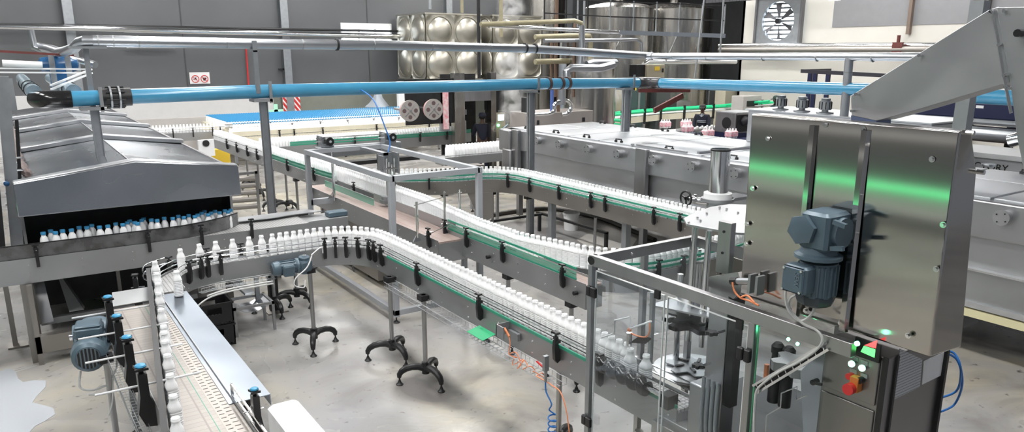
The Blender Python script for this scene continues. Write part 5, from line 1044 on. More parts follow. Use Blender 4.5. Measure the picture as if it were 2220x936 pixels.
# machines between the tanks and the tunnel
def ybox(name, lab, cat, px0, px1, py0, py1, Y, depth, m, floor=True, parts=()):
    a, b = Yp(px0, py0, Y), Yp(px1, py1, Y); t = thing(name, lab, cat, (a.x, Y, 0 if floor else b.z))
    MB().box(a.x, Y, 0 if floor else b.z, b.x, Y + depth, a.z).build('body', m, t, bevel=.01)
    for (nm, u0, u1, v0, v1, mm) in parts: MB().box(a.x + (b.x - a.x) * u0, Y - .02, b.z + (a.z - b.z) * v0, a.x + (b.x - a.x) * u1, Y, b.z + (a.z - b.z) * v1).build(nm, mm, t)
    return t
ybox('steam_box', 'low pinkish-steel covered tunnel with rounded lid behind the long steel tunnel', 'machine', 1150, 1285, 246, 275, 14.9, .9, mat('warm_steel', (.5, .46, .44), .6, .35), True, [('side_hole', .1, .13, .35, .6, BLACKM), ('side_hole', .82, .86, .35, .6, BLACKM)])
ybox('steel_cooker', 'square steel cabinet with dark slot venting steam behind the tunnel', 'machine', 1258, 1335, 195, 250, 19.6, 1.0, STEEL_V, True, [('dark_slot', .1, .95, .36, .5, BLACKM), ('lower_door', .1, .95, -.1, .3, TANKST)])
ybox('tan_cabinet', 'tan sheet-metal cabinet right of the steaming steel cabinet', 'cabinet', 1337, 1370, 192, 240, 20.2, .8, TANBOX)
ybox('glazed_cabinet', 'dark glazed cabinet with small yellow warning label', 'cabinet', 1370, 1398, 185, 240, 20.0, .8, mat('dark_glazing', (.06, .09, .09), 0, .1), True, [('warning_label', .1, .3, .8, .95, YELLOW), ('frame_strip', .45, .6, -.4, 1, GALV)])
ybox('glazed_cabinet', 'second dark cabinet standing right of the galvanised post', 'cabinet', 1425, 1452, 190, 235, 20.2, .8, mat('dark_glazing_2', (.07, .08, .08), 0, .2))
ybox('grey_locker', 'plain grey sheet-metal locker, left of two behind the green conveyor', 'locker', 1500, 1536, 197, 235, 20.3, .6, GALV)
ybox('grey_locker', 'grey sheet-metal locker with small white label, right of two behind the green conveyor', 'locker', 1538, 1571, 197, 232, 20.1, .6, GALV, True, [('white_label', .4, .8, .72, .88, WHITE)])
ybox('cream_cabinet', 'cream cabinet with small square port near the pale wall', 'cabinet', 1573, 1605, 197, 229, 19.4, .5, CREAM, True, [('square_port', .4, .65, .0, .3, BROWNST)])
ybox('steel_trough', 'small steel trough in front of the grey lockers', 'trough', 1468, 1496, 220, 235, 19.6, .6, STEEL_V)
ybox('paper_bench', 'bench with white sheets and clutter against the pale wall', 'bench', 1612, 1650, 209, 224, 17.0, .5, CARD, True, [('under_shelf', .2, .8, -.3, .4, BLACKM)])
t = ybox('wall_enclosure', 'tan electrical enclosure with yellow label above the corner of the blue pipe', 'electrical box', 1405, 1440, 140, 168, 15.0, .3, TANBOX, False, [('yellow_label', .4, .68, .55, .85, YELLOW), ('black_latch', .84, .92, .4, .7, BLACKM)])
ybox('black_box', 'black box beside the tan electrical enclosure', 'electrical box', 1381, 1403, 140, 166, 15.1, .3, BLACKM, False)
ybox('black_display', 'black framed screen on a stand behind the galvanised post', 'screen', 1140, 1152, 212, 248, 15.2, .2, BLACKM, True, [('bright_window', .2, .85, .15, .85, SCREEN)])
q = Yp(1110, 258, 16.6); t = thing('steam_kettle', 'round-shouldered steel kettle half hidden by steam', 'kettle', (q.x, 16.6, 0)); MB().lathe((q.x, 16.6, 0), [(.35, 0), (.35, 1.15), (.3, 1.3), (.12, 1.42), (.12, 1.5)], 24).build('kettle_body', TANKST, t); MB().lathe((q.x + .55, 16.5, 0), [(.3, 0), (.3, 1.1), (.2, 1.3), (.05, 1.34)], 20).build('second_vessel', TANBOX, t)
c = Yp(1218, 236, 14.3); t = thing('polished_pipe_loop', 'polished looping pipe fitting on top of the low pinkish-steel cover', 'pipe', c); MB().tube(bez([c + Vector((-1.0, 0, -.1)), c + Vector((-.3, 0, -.08)), c + Vector((-.2, 0, .12)), c + Vector((.1, 0, .2)), c + Vector((.28, 0, .08)), c + Vector((.2, 0, -.1)), c + Vector((0, 0, -.14))], 6), .05, 12).build('pipe_loop', POLISH, t); MB().cyl(c + Vector((0, 0, .1)), (c.x, c.y, 3.0), .09, 12).build('riser', PIPEST, t)
for i, (px, m) in enumerate(((1197, mat('blue_post', (.08, .14, .4), 0, .4)), (1211, BRP))): a, b = Yp(px, 195, 15), Yp(px, 250, 15); tag(MB().cyl((a.x, 15, b.z), (a.x, 15, a.z), .045, 10).build('short_post', m), ('deep blue upright tube under the pipe clamps', 'brown upright tube beside the deep blue one')[i], 'pipe')
# ---------------------------------------------------------------- green-railed distant conveyor
t = thing('green_conveyor', 'distant conveyor with bright green top rails zigzagging to the right wall', 'conveyor', (17, 17, 0))
g = [Zp(1350, 262, 1.32), Zp(1297, 256, 1.32), Zp(1300, 249, 1.32), Zp(1340, 244, 1.32), Zp(1420, 237, 1.32), Zp(1560, 229, 1.32), Zp(1668, 219, 1.32)]
for i in range(len(g)):
    g[i] = EYE + (g[i] - EYE) * min(1, 21.5 / max(g[i].x, 1))
off_ = Vector((.25, -.35, 0))
for o_ in (Vector((0, 0, 0)), off_): MB().tube([p_ + o_ for p_ in g[2:]], .045, 8).build('green_rail', GREENB, t)
MB().tube(g[:4], .045, 8).tube([p_ + Vector((0, 0, -.12)) for p_ in g[:4]], .04, 8).build('green_rail', GREENB, t)
for i in range(2, len(g) - 1):
    p_, q_ = g[i] + off_, g[i + 1] + off_; MB().prism([p_ - off_ - Vector((0, 0, .12)), q_ - off_ - Vector((0, 0, .12)), q_ - Vector((0, 0, .12)), p_ - Vector((0, 0, .12))], (0, 0, .02)).build('white_bed', WHITE, t)
    MB().prism([p_ - Vector((0, 0, .14)), q_ - Vector((0, 0, .14)), q_ - Vector((0, 0, .34)), p_ - Vector((0, 0, .34))], (.02, .02, 0)).build('side_frame', CREAM, t)
for f in range(9):
    k = 2 + f * .45; i = min(int(k), 5); p_ = g[i].lerp(g[i + 1], k - i) + off_; MB().box(p_.x - .03, p_.y - .06, p_.z - .4, p_.x + .03, p_.y, p_.z + .12).build('rail_clamp', BLACKP, t)
    MB().box(p_.x - .04, p_.y - .02, 0, p_.x + .04, p_.y + .05, .95).build('support_leg', STEEL_V, t)
# shrink-wrapped packs, roller tray, inspection box
packs = [(1442, 277, 'left-most of the far pair, beside the post'), (1487, 276, 'in front of the dark-uniformed worker'), (1534, 297, 'on the navy conveyor left of the inspection box'), (1585, 299, 'on the navy conveyor in front of the inspection box'), (1490, 288, 'half hidden behind the tunnel edge')]
for px, py, lab in packs:
    q = Zp(px, py, 1.15); s_ = .17; t = thing('shrink_pack', 'pink and white shrink-wrapped bottle pack ' + lab, 'pack', q)
    mb = MB()
    for i in range(3):
        for j in range(2): mb.lathe((q.x - .1 + i * .1, q.y - .05 + j * .1, q.z), [(.045, 0), (.048, .02), (.048, .15), (.03, .19), (.018, .21), (.018, .24)], 10)
    mb.build('packed_bottles', WHITE, t); MB().bbox(q.x - .16, q.y - .105, q.z + .02, q.x + .16, q.y + .105, q.z + .19, .03).build('printed_film', mat('pink_film', (.8, .15, .25), 0, .3, noise=1, nscale=18, col2=(.85, .8, .8)), t)
tag(MB().box(13.0, 12.1, .95, 17.3, 12.7, 1.14).box(13.2, 14.0, .95, 15.9, 14.6, 1.14).build('navy_conveyor', NAVY), 'low navy-sided conveyor bed behind the far edge of the tunnel', 'conveyor')
tag(MB().box(12.6, 14.7, .9, 16.6, 15.3, 1.13).box(12.7, 14.8, 0, 12.8, 14.9, .9).box(16.4, 14.8, 0, 16.5, 14.9, .9).build('pack_table', WHITE), 'white pack table in front of the worker behind the tunnel', 'table')
K = Yp(1595, 290, 12.9); ht = Yp(1595, 247, 12.9).z; y2 = Xp(1549, 285, K.x).y; x2_ = Yp(1623, 288, 12.9).x; t = thing('inspection_box', 'square steel inspection box with a round black hole and open dark right side', 'machine', (K.x, 12.9, 0))
MB().box(K.x, 12.95, K.z, x2_, y2, ht).build('box_body', STEEL_V, t, bevel=.01); MB().cyl((K.x - .005, (12.9 + y2) / 2 - .03, (K.z + ht) / 2), (K.x + .002, (12.9 + y2) / 2 - .03, (K.z + ht) / 2), .15, 20).build('round_hole', BLACKM, t)
MB().box(K.x + .05, 12.94, K.z + .03, x2_, 12.95, ht - .04).build('dark_chamber', BLACKM, t); MB().ball((K.x + .35, 12.94, (K.z + ht) / 2 + .05), .13, 14).build('dark_sphere', RUBBER, t)
MB().box(K.x - .01, 12.9, ht, x2_ + .3, y2, ht + .03).build('top_plate', LID, t); MB().box(K.x, 12.95, 0, x2_, y2, K.z).build('base', NAVY, t)
c = Zp(1520, 282, 1.14); t = thing('roller_tray', 'round-ended steel tray of white rollers in front of the dark-uniformed worker', 'tray', (c.x, c.y, 1.0)); MB().box(c.x - .8, c.y - .2, 1.14, c.x + .8, c.y + .2, 1.2).build('tray_body', STEEL_V, t)
mb = MB()
for k in range(16): mb.ball((c.x - .75 + k * .1, c.y - .1 + .2 * (k % 2), 1.22), .035, 8)
mb.build('white_rollers', WHITE, t)
# navy machinery and rack at the right
t = thing('navy_rack', 'tall navy bolt-together racking upright pair with a horizontal bar near the pale wall', 'rack', Yp(1770, 240, 9.6))
for px, p0, p1 in ((1757, 158, 250), (1768, 158, 250), (1796, 160, 245)): a, b = Xp(px, p0, 17), Xp(px, p1, 17); MB().box(16.97, a.y - .05, .0, 17.03, a.y + .05, a.z).build('rack_upright', NAVY, t)
a, b = Xp(1738, 154, 17), Xp(1925, 164, 17); MB().beam(a, b, .07, .09).build('rack_beam', mat('dark_beam', (.03, .03, .04), .1, .5), t); a, b = Xp(1738, 154, 17), Xp(1800, 152, 18.4); MB().beam(a, b, .06, .08).build('rack_beam', mat('dark_beam_2', (.03, .03, .035), .1, .5), t)
t = thing('navy_tanks_machine', 'long navy machine with silver pipes beneath, beyond the panel box at far right', 'machine', (13.5, 5.5, 0))
a, b = Xp(1915, 214, 13.5), Xp(2215, 268, 13.5)
MB().box(13.5, b.y, Xp(2150, 262, 13.5).z, 14.6, a.y, Xp(2150, 222, 13.5).z).build('navy_body', NAVY, t, bevel=.04)
zz = Xp(2150, 292, 13.4).z; MB().cyl((13.45, b.y, zz), (13.45, a.y, zz), .13, 14).cyl((13.35, b.y, zz + .2), (13.35, a.y, zz + .2), .05, 10).build('silver_pipes', PIPEST, t)
for k in range(3): MB().box(13.49, b.y + .6 + k * 1.0, Xp(2150, 236, 13.5).z, 13.5, b.y + .72 + k * 1.0, Xp(2150, 230, 13.5).z).build('white_label', WHITE, t)
MB().box(13.6, b.y, .3, 14.4, a.y, 1.6).build('brown_shelves', mat('shelf_brown', (.1, .06, .05), 0, .6, noise=.5, nscale=10), t)
for y in (b.y + .2, a.y - .2): MB().box(13.6, y - .05, 0, 13.7, y + .05, 2.2).build('machine_leg', SHADOWY, t)
a, b = Xp(2110, 350, 11.9), Xp(2222, 362, 11.9)
t = thing('white_machine', 'white machine body lettered VICTORY behind the right part of the tunnel', 'machine', (11.9, 5, 0)); z1 = Xp(2140, 345, 11.9).z
MB().box(11.9, b.y - .8, 0, 12.8, a.y + 3.2, z1 + .02).box(11.85, b.y - .8, z1 + .02, 12.85, a.y + 3.2, z1 + .09).build('machine_body', WHITE, t)
fc = bpy.data.curves.new('lettering', 'FONT'); fc.body = 'VICTORY'; fc.size = .14; fc.extrude = .002; fo = bpy.data.objects.new('lettering', fc); col.objects.link(fo); fo.data.materials.append(BLACKM)
dg = bpy.context.evaluated_depsgraph_get(); me = bpy.data.meshes.new_from_object(fo.evaluated_get(dg)); bpy.data.objects.remove(fo)
ft = bpy.data.objects.new('lettering', me); col.objects.link(ft); ft.parent = t; q = Xp(2092, 362, 11.89); ft.location = Vector((11.89, q.y, q.z)) - t.location; ft.rotation_euler = (PI / 2, 0, -PI / 2)
c = Xp(2190, 358, 11.0); t = thing('steel_pipe_bend', 'big polished pipe bend rising from the tunnel at the right edge', 'pipe', c); MB().tube([(10.9, c.y + .42 * math.cos(a) - .2, c.z + .0 + .38 * math.sin(a)) for a in [PI * (1 - k / 12) * 1.0 for k in range(0, 9)] if True][::1] , .09, 16).tube([(10.9, c.y + .42 - .2, c.z), (10.9, c.y + .42 - .2, 1.8)], .09, 16).build('pipe_bend', POLISH, t)
# ---------------------------------------------------------------- guarded filler machine at the right
GX = 3.05
def gy(px, py, X=GX): return Xp(px, py, X).y
c0 = Xp(1288, 552, GX); ZB = c0.z; Yc = c0.y
ce = Xp(1862, 742, GX); y_end = 1.76
back = Yp(1505, 506, Yc); BX = back.x
W = .045
t = thing('guard_frame', 'steel and aluminium guard frame with clear doors around the filler', 'machine guard', (GX, Yc, 0))
MB().box(GX - W / 2, y_end, ZB - .07, GX + W / 2, Yc + W / 2, ZB).build('top_beam', STEEL_V, t, bevel=.003)
MB().box(GX, Yc - W / 2, ZB - .07, BX, Yc + W / 2, ZB).build('top_beam', STEEL_V, t, bevel=.003)
MB().box(BX - W / 2, 1.9, ZB - .07, BX + W / 2, Yc, ZB).build('top_beam', STEEL_V, t, bevel=.003)
MB().cyl((GX, Yc + W / 2, ZB - .035), (GX, Yc + W / 2 + .006, ZB - .035), .03, 12).cyl((GX - W / 2 - .004, Yc, ZB - .035), (GX - W / 2, Yc, ZB - .035), .028, 12).build('black_end_cap', BLACKP, t)
yA = gy(1281, 700); yM = gy(1440, 740); yB = gy(1630, 760); yC = gy(1790, 800)
for y, w_ in ((yA, .04), (yB, .04)): MB().box(GX - w_ / 2, y - w_ / 2, 0, GX + w_ / 2, y + w_ / 2, ZB - .07).build('guard_post', GALV if y == yA else STEEL_V, t, bevel=.003)
for x, y in ((3.5, Yc), (BX, Yc), (BX, 2.4)): MB().box(x - .02, y - .02, 0, x + .02, y + .02, ZB - .07).build('guard_post', STEEL_V, t, bevel=.003)
q = Yp(1365, 540, Yc); MB().ball((q.x, Yc - W / 2, ZB - .035), .012, 8).build('bolt', POLISH, t)
for (ya, yb) in ((yA - .04, yM + .012), (yM - .012, yB + .03)):
    d = MB().box(GX - .004, yb, .25, GX + .004, ya, ZB - .1).build('clear_door', GLASS, t)
    MB().box(GX - .005, ya - .004, .25, GX + .005, ya, ZB - .1).box(GX - .005, yb, .25, GX + .005, yb + .004, ZB - .1).box(GX - .005, yb, ZB - .103, GX + .005, ya, ZB - .098).build('door_edge', GEDGE, d)
    MB().box(GX - .02, yb + .03, ZB - .13, GX - .004, yb + .07, ZB - .08).build('door_catch', BLACKP, d)
for (px, py) in ((1283, 632), (1272, 912)):
    q = Xp(px, py, GX - .03); MB().bbox(GX - .045, q.y - .045, q.z - .035, GX - .02, q.y + .005, q.z + .035, .005).bbox(GX - .045, q.y + .008, q.z - .035, GX - .02, q.y + .045, q.z + .035, .005).build('black_hinge', BLACKP, t)
q = Xp(1613, 768, GX - .03); MB().bbox(GX - .045, q.y - .04, q.z - .035, GX - .02, q.y - .004, q.z + .035, .005).bbox(GX - .045, q.y + .004, q.z - .035, GX - .02, q.y + .04, q.z + .035, .005).build('black_hinge', BLACKP, t)
MB().box(GX - .004, yC, .9, GX + .004, yB - .03, ZB - .1).build('clear_panel', GLASS, t)
MB().box(GX - .003, yB - .035, .9, GX + .003, yB - .028, ZB - .08).build('green_edge', GEDGEG, t)
MB().box(BX - .003, 2.42, .9, BX + .003, Yc - .03, ZB - .08).build('clear_panel', GLASS, t)
MB().box(3.5, Yc - .003, 1.35, BX, Yc + .003, ZB - .08).build('clear_panel', GLASS, t)
# lower enclosure
t = thing('filler_base', 'dark steel lower housing of the filler with grey bearing plates', 'machine', (3.8, 2.6, 0))
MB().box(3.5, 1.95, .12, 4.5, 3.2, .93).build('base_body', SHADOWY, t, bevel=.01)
a, b = gy(1420, 850, 3.22), gy(1600, 900, 3.22)
MB().box(3.55, 2.0, .93, 4.4, 3.3, .96).build('shade_deck', BLACKM, t)  # black plate added to darken the interior behind the clear doors
MB().box(3.2, b, .72, 3.26, a, 1.0).build('front_plate', STEEL_V, t, bevel=.005)
MB().box(3.26, gy(1545, 880, 3.3), .78, 3.5, gy(1440, 800, 3.3), 1.02).build('bearing_box', SIDE, t, bevel=.006)
for y in (3.35, 2.5): MB().cyl((3.3, y, 0), (3.3, y, .8), .03, 12).build('base_post', POLISH, t)
MB().beam((3.1, 3.6, .03), (3.3, 2.2, .03), .06, .06).build('floor_rail', SHADOWY, t)
# screw
s0 = Xp(1290, 780, 3.24); s1 = Xp(1402, 840, 3.24); d = (s1 - s0); Ls = d.length
t = thing('feed_screw', 'glossy black plastic feed screw spacing bottles behind the clear door', 'feed screw', (s0.x, (s0.y + s1.y) / 2, s0.z - .05))
GLOSSB = mat('glossy_black', (.01, .01, .012), 0, .12)
mb = MB(); n = 24; steps = 90; vs = []; fs = []; dn = d.normalized(); a_ = dn.orthogonal().normalized(); b_ = dn.cross(a_); pitch = .1
for i in range(steps + 1):
    s_ = Ls * i / steps
    for k in range(n):
        th = 2 * PI * k / n; ph = (s_ / pitch * 2 * PI - th) % (2 * PI); f = max(0, math.cos(ph / 2 - PI / 2) ** 2); r = .034 + .028 * (1 - f) ** .6
        vs.append(s0 + dn * s_ + (a_ * math.cos(th) + b_ * math.sin(th)) * r)
for i in range(steps):
    for k in range(n): fs.append((i * n + k, i * n + (k + 1) % n, (i + 1) * n + (k + 1) % n, (i + 1) * n + k))
fs += [tuple(range(n - 1, -1, -1)), tuple(range(steps * n, steps * n + n))]
mb.add(vs, fs).build('screw_body', GLOSSB, t, ang=60); MB().cyl(s1, s1 + dn * .17, .014, 10).build('screw_shaft', POLISH, t)
q = s1 + dn * .16; MB().box(q.x - .03, q.y - .06, q.z - .06, q.x + .06, q.y + .02, q.z + .03).build('bearing', BLACKM, t)
for i, (px, py) in enumerate(((1368, 755), (1401, 768))):
    p = Zp(px, py, 1.34); OPEN.append((p.x, p.y, 1.1, ('open white bottle held in the screw behind the clear door, left of the last two', 'open white bottle at the end of the screw behind the clear door, last one')[i], 'bottles carried by the feed screw'))
# star plates
c = Zp(1500, 795, 1.08); t = thing('turret_table', 'round steel turret plate with black slotted star inside the guard', 'turret', (c.x, c.y, .95))
MB().lathe((c.x, c.y, 1.05), [(.26, 0), (.275, .01), (.275, .02), (.26, .024)], 48).build('turret_plate', STEEL, t)
MB().cyl((c.x, c.y, .93), (c.x, c.y, 1.05), .08, 16).build('turret_column', BLACKM, t)
def star(c, z, R, n_, th, m, par, nm, hub=.05):
    pts = []
    for k in range(n_):
        a0 = 2 * PI * k / n_; s_ = 2 * PI / n_
        for u, rr in ((.0, 1), (.14, 1), (.22, .9), (.36, .72), (.5, .66), (.64, .72), (.78, .9), (.86, 1)): a = a0 + s_ * u; pts.append((c.x + R * rr * math.cos(a), c.y + R * rr * math.sin(a), z))
    return MB().prism(pts, (0, 0, th)).build(nm, m, par)
star(c, 1.085, .19, 6, .008, GALV, t, 'star_insert')
mb = MB()
for k in range(5): a = k * 1.25; mb.beam((c.x + .06 * math.cos(a), c.y + .06 * math.sin(a), 1.1), (c.x + .13 * math.cos(a + .3), c.y + .13 * math.sin(a + .3), 1.1), .02, .012)
mb.build('black_slots', BLACKP, t)
MB().cyl((c.x + .09, c.y - .09, 1.08), (c.x + .09, c.y - .09, 1.6), .02, 12).cyl((c.x - .02, c.y + .14, 1.08), (c.x - .02, c.y + .14, 1.75), .022, 12).build('guide_column', POLISH, t)
c2 = Zp(1505, 690, 1.5); t = thing('star_wheel', 'black plastic star wheel with deep pockets hanging above the turret plate', 'star wheel', (c2.x, c2.y, 1.48))
star(c2, 1.46, .22, 6, .03, GLOSSB, t, 'star_disc'); star(c2, 1.51, .18, 6, .014, BLACKP, t, 'star_disc'); MB().cyl((c2.x, c2.y, 1.45), (c2.x, c2.y, 1.9), .035, 14).build('star_shaft', POLISH, t)
MB().prism([(c2.x - .24, c2.y + .2, 1.58), (c2.x + .25, c2.y + .2, 1.58), (c2.x + .25, c2.y - .3, 1.58), (c2.x - .05, c2.y - .3, 1.58)], (0, 0, .012)).build('upper_plate', STEEL, t)
# capping column and heads
t = thing('capping_head', 'steel capping column with clear hose bundle and small spoked knobs inside the guard', 'capping head', (3.5, 2.3, .9))
a = Xp(1560, 700, 3.35); MB().box(3.33, a.y - .07, 1.0, 3.45, a.y + .07, 1.95).build('column_body', STEEL_V, t, bevel=.006); MB().box(3.335, a.y - .13, 1.25, 3.4, a.y - .075, 1.95).build('black_channel', BLACKP, t)
MB().box(3.2, a.y - .05, 1.0, 3.34, a.y + .07, 1.38).build('grey_housing', STEEL, t, bevel=.01)
for px, py in ((1545, 724), (1515, 795)): q = Xp(px, py, 3.2); MB().cyl((3.19, q.y, q.z), (3.3, q.y, q.z), .008, 6).add([], []).build('knob_stem', POLISH, t); star(Vector((3.19, q.y, q.z)), q.z, .035, 5, .02, BLACKP, t, 'spoked_knob')
for k in range(4): y = a.y - .04 - k * .035; MB().tube(bez([(3.2, y, 1.45), (3.14, y - .05, 1.2), (3.16, y - .06, .98), (3.26, y, .88)], 6), .011, 8).build('hose', mat('clear_hose_%d' % k, (.3, .32, .34), .2, .15), t)
MB().cyl((3.22, a.y - .13, .6), (3.22, a.y - .13, .95), .06, 16).lathe((3.22, a.y - .13, .95), [(.07, 0), (.07, .03), (.03, .06)], 14).build('white_filter', WHITE, t)
MB().box(3.28, a.y - .33, .75, 3.46, a.y - .02, 1.0).cyl((3.24, a.y - .2, 1.0), (3.24, a.y - .2, 1.05), .03, 10).build('drive_block', BLACKM, t)
for i, (px, m) in enumerate(((1688, SHADOWY), (1713, SHADOWY))):
    q = Xp(px, 740, 3.45); MB().lathe((3.45, q.y, 1.35), [(.035, 0), (.035, .25), (.03, .26), (.03, .3), (.036, .3), (.036, .34), (.02, .36)], 14).build('black_spindle', m, t)
q = Xp(1668, 733, 3.4); MB().cyl((3.4, q.y, 1.5), (3.4, q.y, 1.58), .014, 8).build('copper_fitting', ORANGE, t)
for px, py in ((1709, 735), (1729, 745)): q = Xp(px, py, 3.18); MB().ball(q, .009, 8).build('green_indicator', mat('green_indicator', (.1, 1, .4), 0, .3, emit=25), t)
# wiper shape (black tooling) low right
q = Xp(1700, 850, 3.15); t = thing('cap_tooling', 'dark scalloped tooling block behind a stepped steel outline low in the guard', 'tooling', (3.2, q.y, .8))
star(Vector((3.35, Xp(1725, 800, 3.35).y, 0)), Xp(1725, 800, 3.35).z, .13, 5, .05, SIDE, t, 'scalloped_disc')
MB().box(3.25, Xp(1745, 850, 3.25).y, .7, 3.5, Xp(1680, 850, 3.25).y, 1.12).box(3.2, Xp(1720, 900, 3.2).y, .6, 3.4, Xp(1660, 900, 3.2).y, .95).build('black_block', BLACKM, t)
MB().tube([Xp(x, y, 3.1) for x, y in ((1660, 936), (1662, 900), (1692, 882), (1694, 852), (1728, 838), (1727, 866), (1750, 856))], .0035, 5).build('steel_outline', POLISH, t)
# door side sheet and braces
t = thing('side_sheet', 'light grey steel side sheet next to the control cabinet', 'panel', (3.15, 2.0, .3)); a, b = Xp(1752, 860, 3.15), Xp(1790, 760, 3.15)
MB().prism([Xp(1735, 805, 3.16), Xp(1788, 752, 3.16), Xp(1778, 960, 3.16), Xp(1742, 960, 3.16)], (.02, 0, 0)).build('sheet', ALUG, t)
# sensor head with white probe
t = thing('nozzle_bracket', 'white angled rod and nozzle bracket with orange fittings above the bottles', 'nozzle', Xp(1395, 720, 3.3))
MB().tube([Xp(x, y, 3.2) for x, y in ((1303, 732), (1332, 722), (1333, 694), (1365, 687), (1366, 712), (1412, 696))], .006, 6).build('white_rod', WHITE, t)
q = Xp(1364, 730, 3.35); MB().cyl((q.x, q.y, q.z - .06), (q.x, q.y, q.z + .03), .02, 10).build('nozzle', POLISH, t); MB().ball(q + Vector((0, 0, .05)), .015, 8).build('orange_fitting', ORANGE, t)
MB().prism([Xp(x, y, 3.4) for x, y in ((1368, 740), (1388, 727), (1412, 732), (1400, 742))], (.0, 0, -.01)).build('white_arm', WHITE, t); MB().tube(bez([Xp(1368, 722, 3.33), Xp(1382, 728, 3.33), Xp(1400, 730, 3.33), Xp(1408, 718, 3.33), Xp(1408, 695, 3.33)], 6), .006, 6).build('orange_hose', ORANGE, t)
MB().cyl((3.42, Xp(1408, 800, 3.42).y, .95), (3.42, Xp(1408, 800, 3.42).y, 1.75), .02, 10).build('carrier_post', GALV, t)
# ---------------------------------------------------------------- upper plate, columns, slotted bar
t = thing('head_plate', 'bright rounded steel top plate on polished columns left of the panel box', 'machine', (3.7, 3.1, 1.9))
zt = 2.16; P4 = [Zp(x, y, zt) for x, y in ((1488, 490), (1482, 478), (1500, 468), (1540, 453), (1580, 447), (1640, 449), (1660, 480), (1655, 512), (1580, 508))]
MB().prism(P4, (0, 0, .018)).build('plate', STEEL, t, bevel=.003)
for px, py in ((1507, 492), (1537, 500)): q = Zp(px, py, zt); MB().cyl((q.x, q.y, 1.35), (q.x, q.y, zt), .021, 18).build('column', POLISH, t)
for px, py in ((1493, 484), (1512, 474), (1532, 465), (1518, 480), (1575, 455), (1600, 462), (1560, 452)): q = Zp(px, py, zt + .018); MB().cyl(q, q + Vector((0, 0, .012)), .009, 6).build('bolt_head', POLISH, t)
a, b = Xp(1558, 478, 3.3), Xp(1590, 600, 3.3); q1 = Xp(1587, 478, 3.3)
sb = MB().box(3.3, q1.y, b.z, 3.34, a.y, a.z).build('slotted_bar', STEEL_V, t, bevel=.003)
hm = MB()
for py in (502, 548, 594): q = Xp(1569 - (py - 502) * .07, py, 3.298); hm.cyl((3.296, q.y, q.z), (3.3, q.y, q.z), .008, 12)
hm.build('bar_hole', BLACKM, sb)
MB().box(3.4, q1.y - .15, ZB, 3.5, q1.y - .02, zt).build('back_web', STEEL, t)
q = Xp(1560, 620, 3.18); MB().prism([Xp(x, y, 3.18) for x, y in ((1537, 600), (1600, 590), (1612, 625), (1590, 648), (1535, 620))], (.03, 0, 0)).build('corner_plate', STEEL_V, t)
t = thing('beam_sensor', 'grey bracketed sensor with black plug and orange lead on the guard beam', 'sensor', Xp(1610, 612, 3.1))
q = Xp(1625, 610, 3.1); MB().box(3.06, q.y - .035, q.z - .05, 3.12, q.y - .02, q.z + .05).box(3.06, q.y - .08, q.z - .05, 3.12, q.y - .065, q.z + .05).cyl((3.08, q.y + .1, q.z - .02), (3.08, q.y - .02, q.z + .01), .018, 10).build('sensor_body', GALV, t)
MB().cyl((3.08, q.y + .1, q.z - .02), (3.08, q.y + .06, q.z - .01), .021, 10).build('black_plug', BLACKP, t)
MB().tube(bez([Xp(1588, 612, 3.05), Xp(1592, 630, 3.05), Xp(1605, 645, 3.05), Xp(1625, 652, 3.05), Xp(1645, 662, 3.05)], 6), .005, 6).tube(bez([Xp(1605, 645, 3.05), Xp(1620, 640, 3.04), Xp(1635, 655, 3.04)], 6), .005, 6).build('orange_lead', ORANGE, t)
# ---------------------------------------------------------------- panel box
PXX = 3.12
tl, tr, bl, br = Xp(1629, 246, PXX), Xp(2082, 284, PXX), Xp(1841, 719, PXX), Xp(2018, 781, PXX)
yl_, yr_ = tl.y, tr.y; zT, zBt = (tl.z + tr.z) / 2, (bl.z + br.z) / 2
t = thing('panel_box', 'large brushed stainless panel box with two ribs and a gear motor on its face', 'machine cover', (PXX, (yl_ + yr_) / 2, zBt))
s1_, s2_, s3_ = Yp(2105, 290, yr_), Yp(2118, 372, yr_), Yp(2085, 752, yr_)
PANEL = mat('panel_brushed', (.47, .45, .43), 1, .11, noise=.08, nscale=1.2)
_b = PANEL.node_tree.nodes['Principled BSDF']; _b.inputs['Anisotropic'].default_value = .95; _tg = PANEL.node_tree.nodes.new('ShaderNodeTangent'); _tg.direction_type = 'RADIAL'; _tg.axis = 'Z'
PANEL.node_tree.links.new(_tg.outputs[0], _b.inputs['Tangent'])
PG = Xp(1850, 398, 3.12); _f = (3.12 + 5.85) / 3.12; LZ = PG.z + (PG.z - 3.3) * _f - .37
_t = thing('green_strip_light', 'long slim green strip light fixed low along the left wall', 'light', (-5.9, 8.5, LZ)); MB().cyl((-5.9, 3, LZ), (-5.9, 16, LZ), .05, 10).build('glow_tube', mat('green_tube_glow', (.1, 1, .35), 0, .3, emit=1.1), _t); MB().box(-6, 3, LZ - .04, -5.95, 16, LZ + .04).build('light_rail', WHITEP, _t)
MB().prism([(PXX, yr_, zT), (s1_.x, yr_, zT), (s2_.x, yr_, s2_.z), (s3_.x, yr_, s3_.z), (PXX + .02, yr_, zBt)], (0, yl_ - yr_, 0)).build('box_body', PANEL, t, bevel=.008)
for x0, x1, yb_ in ((1757, 1775, 267), (1868, 1890, 277)):
    ya, yb = Xp(x0, yb_, PXX).y, Xp(x1, yb_, PXX).y; MB().prism([(PXX - .018, (ya + yb) / 2 - .013, zBt), (PXX - .018, (ya + yb) / 2 + .013, zBt), (PXX, ya, zBt), (PXX, yb, zBt)], (0, 0, zT - zBt - .03)).build('vertical_rib', PANEL, t)
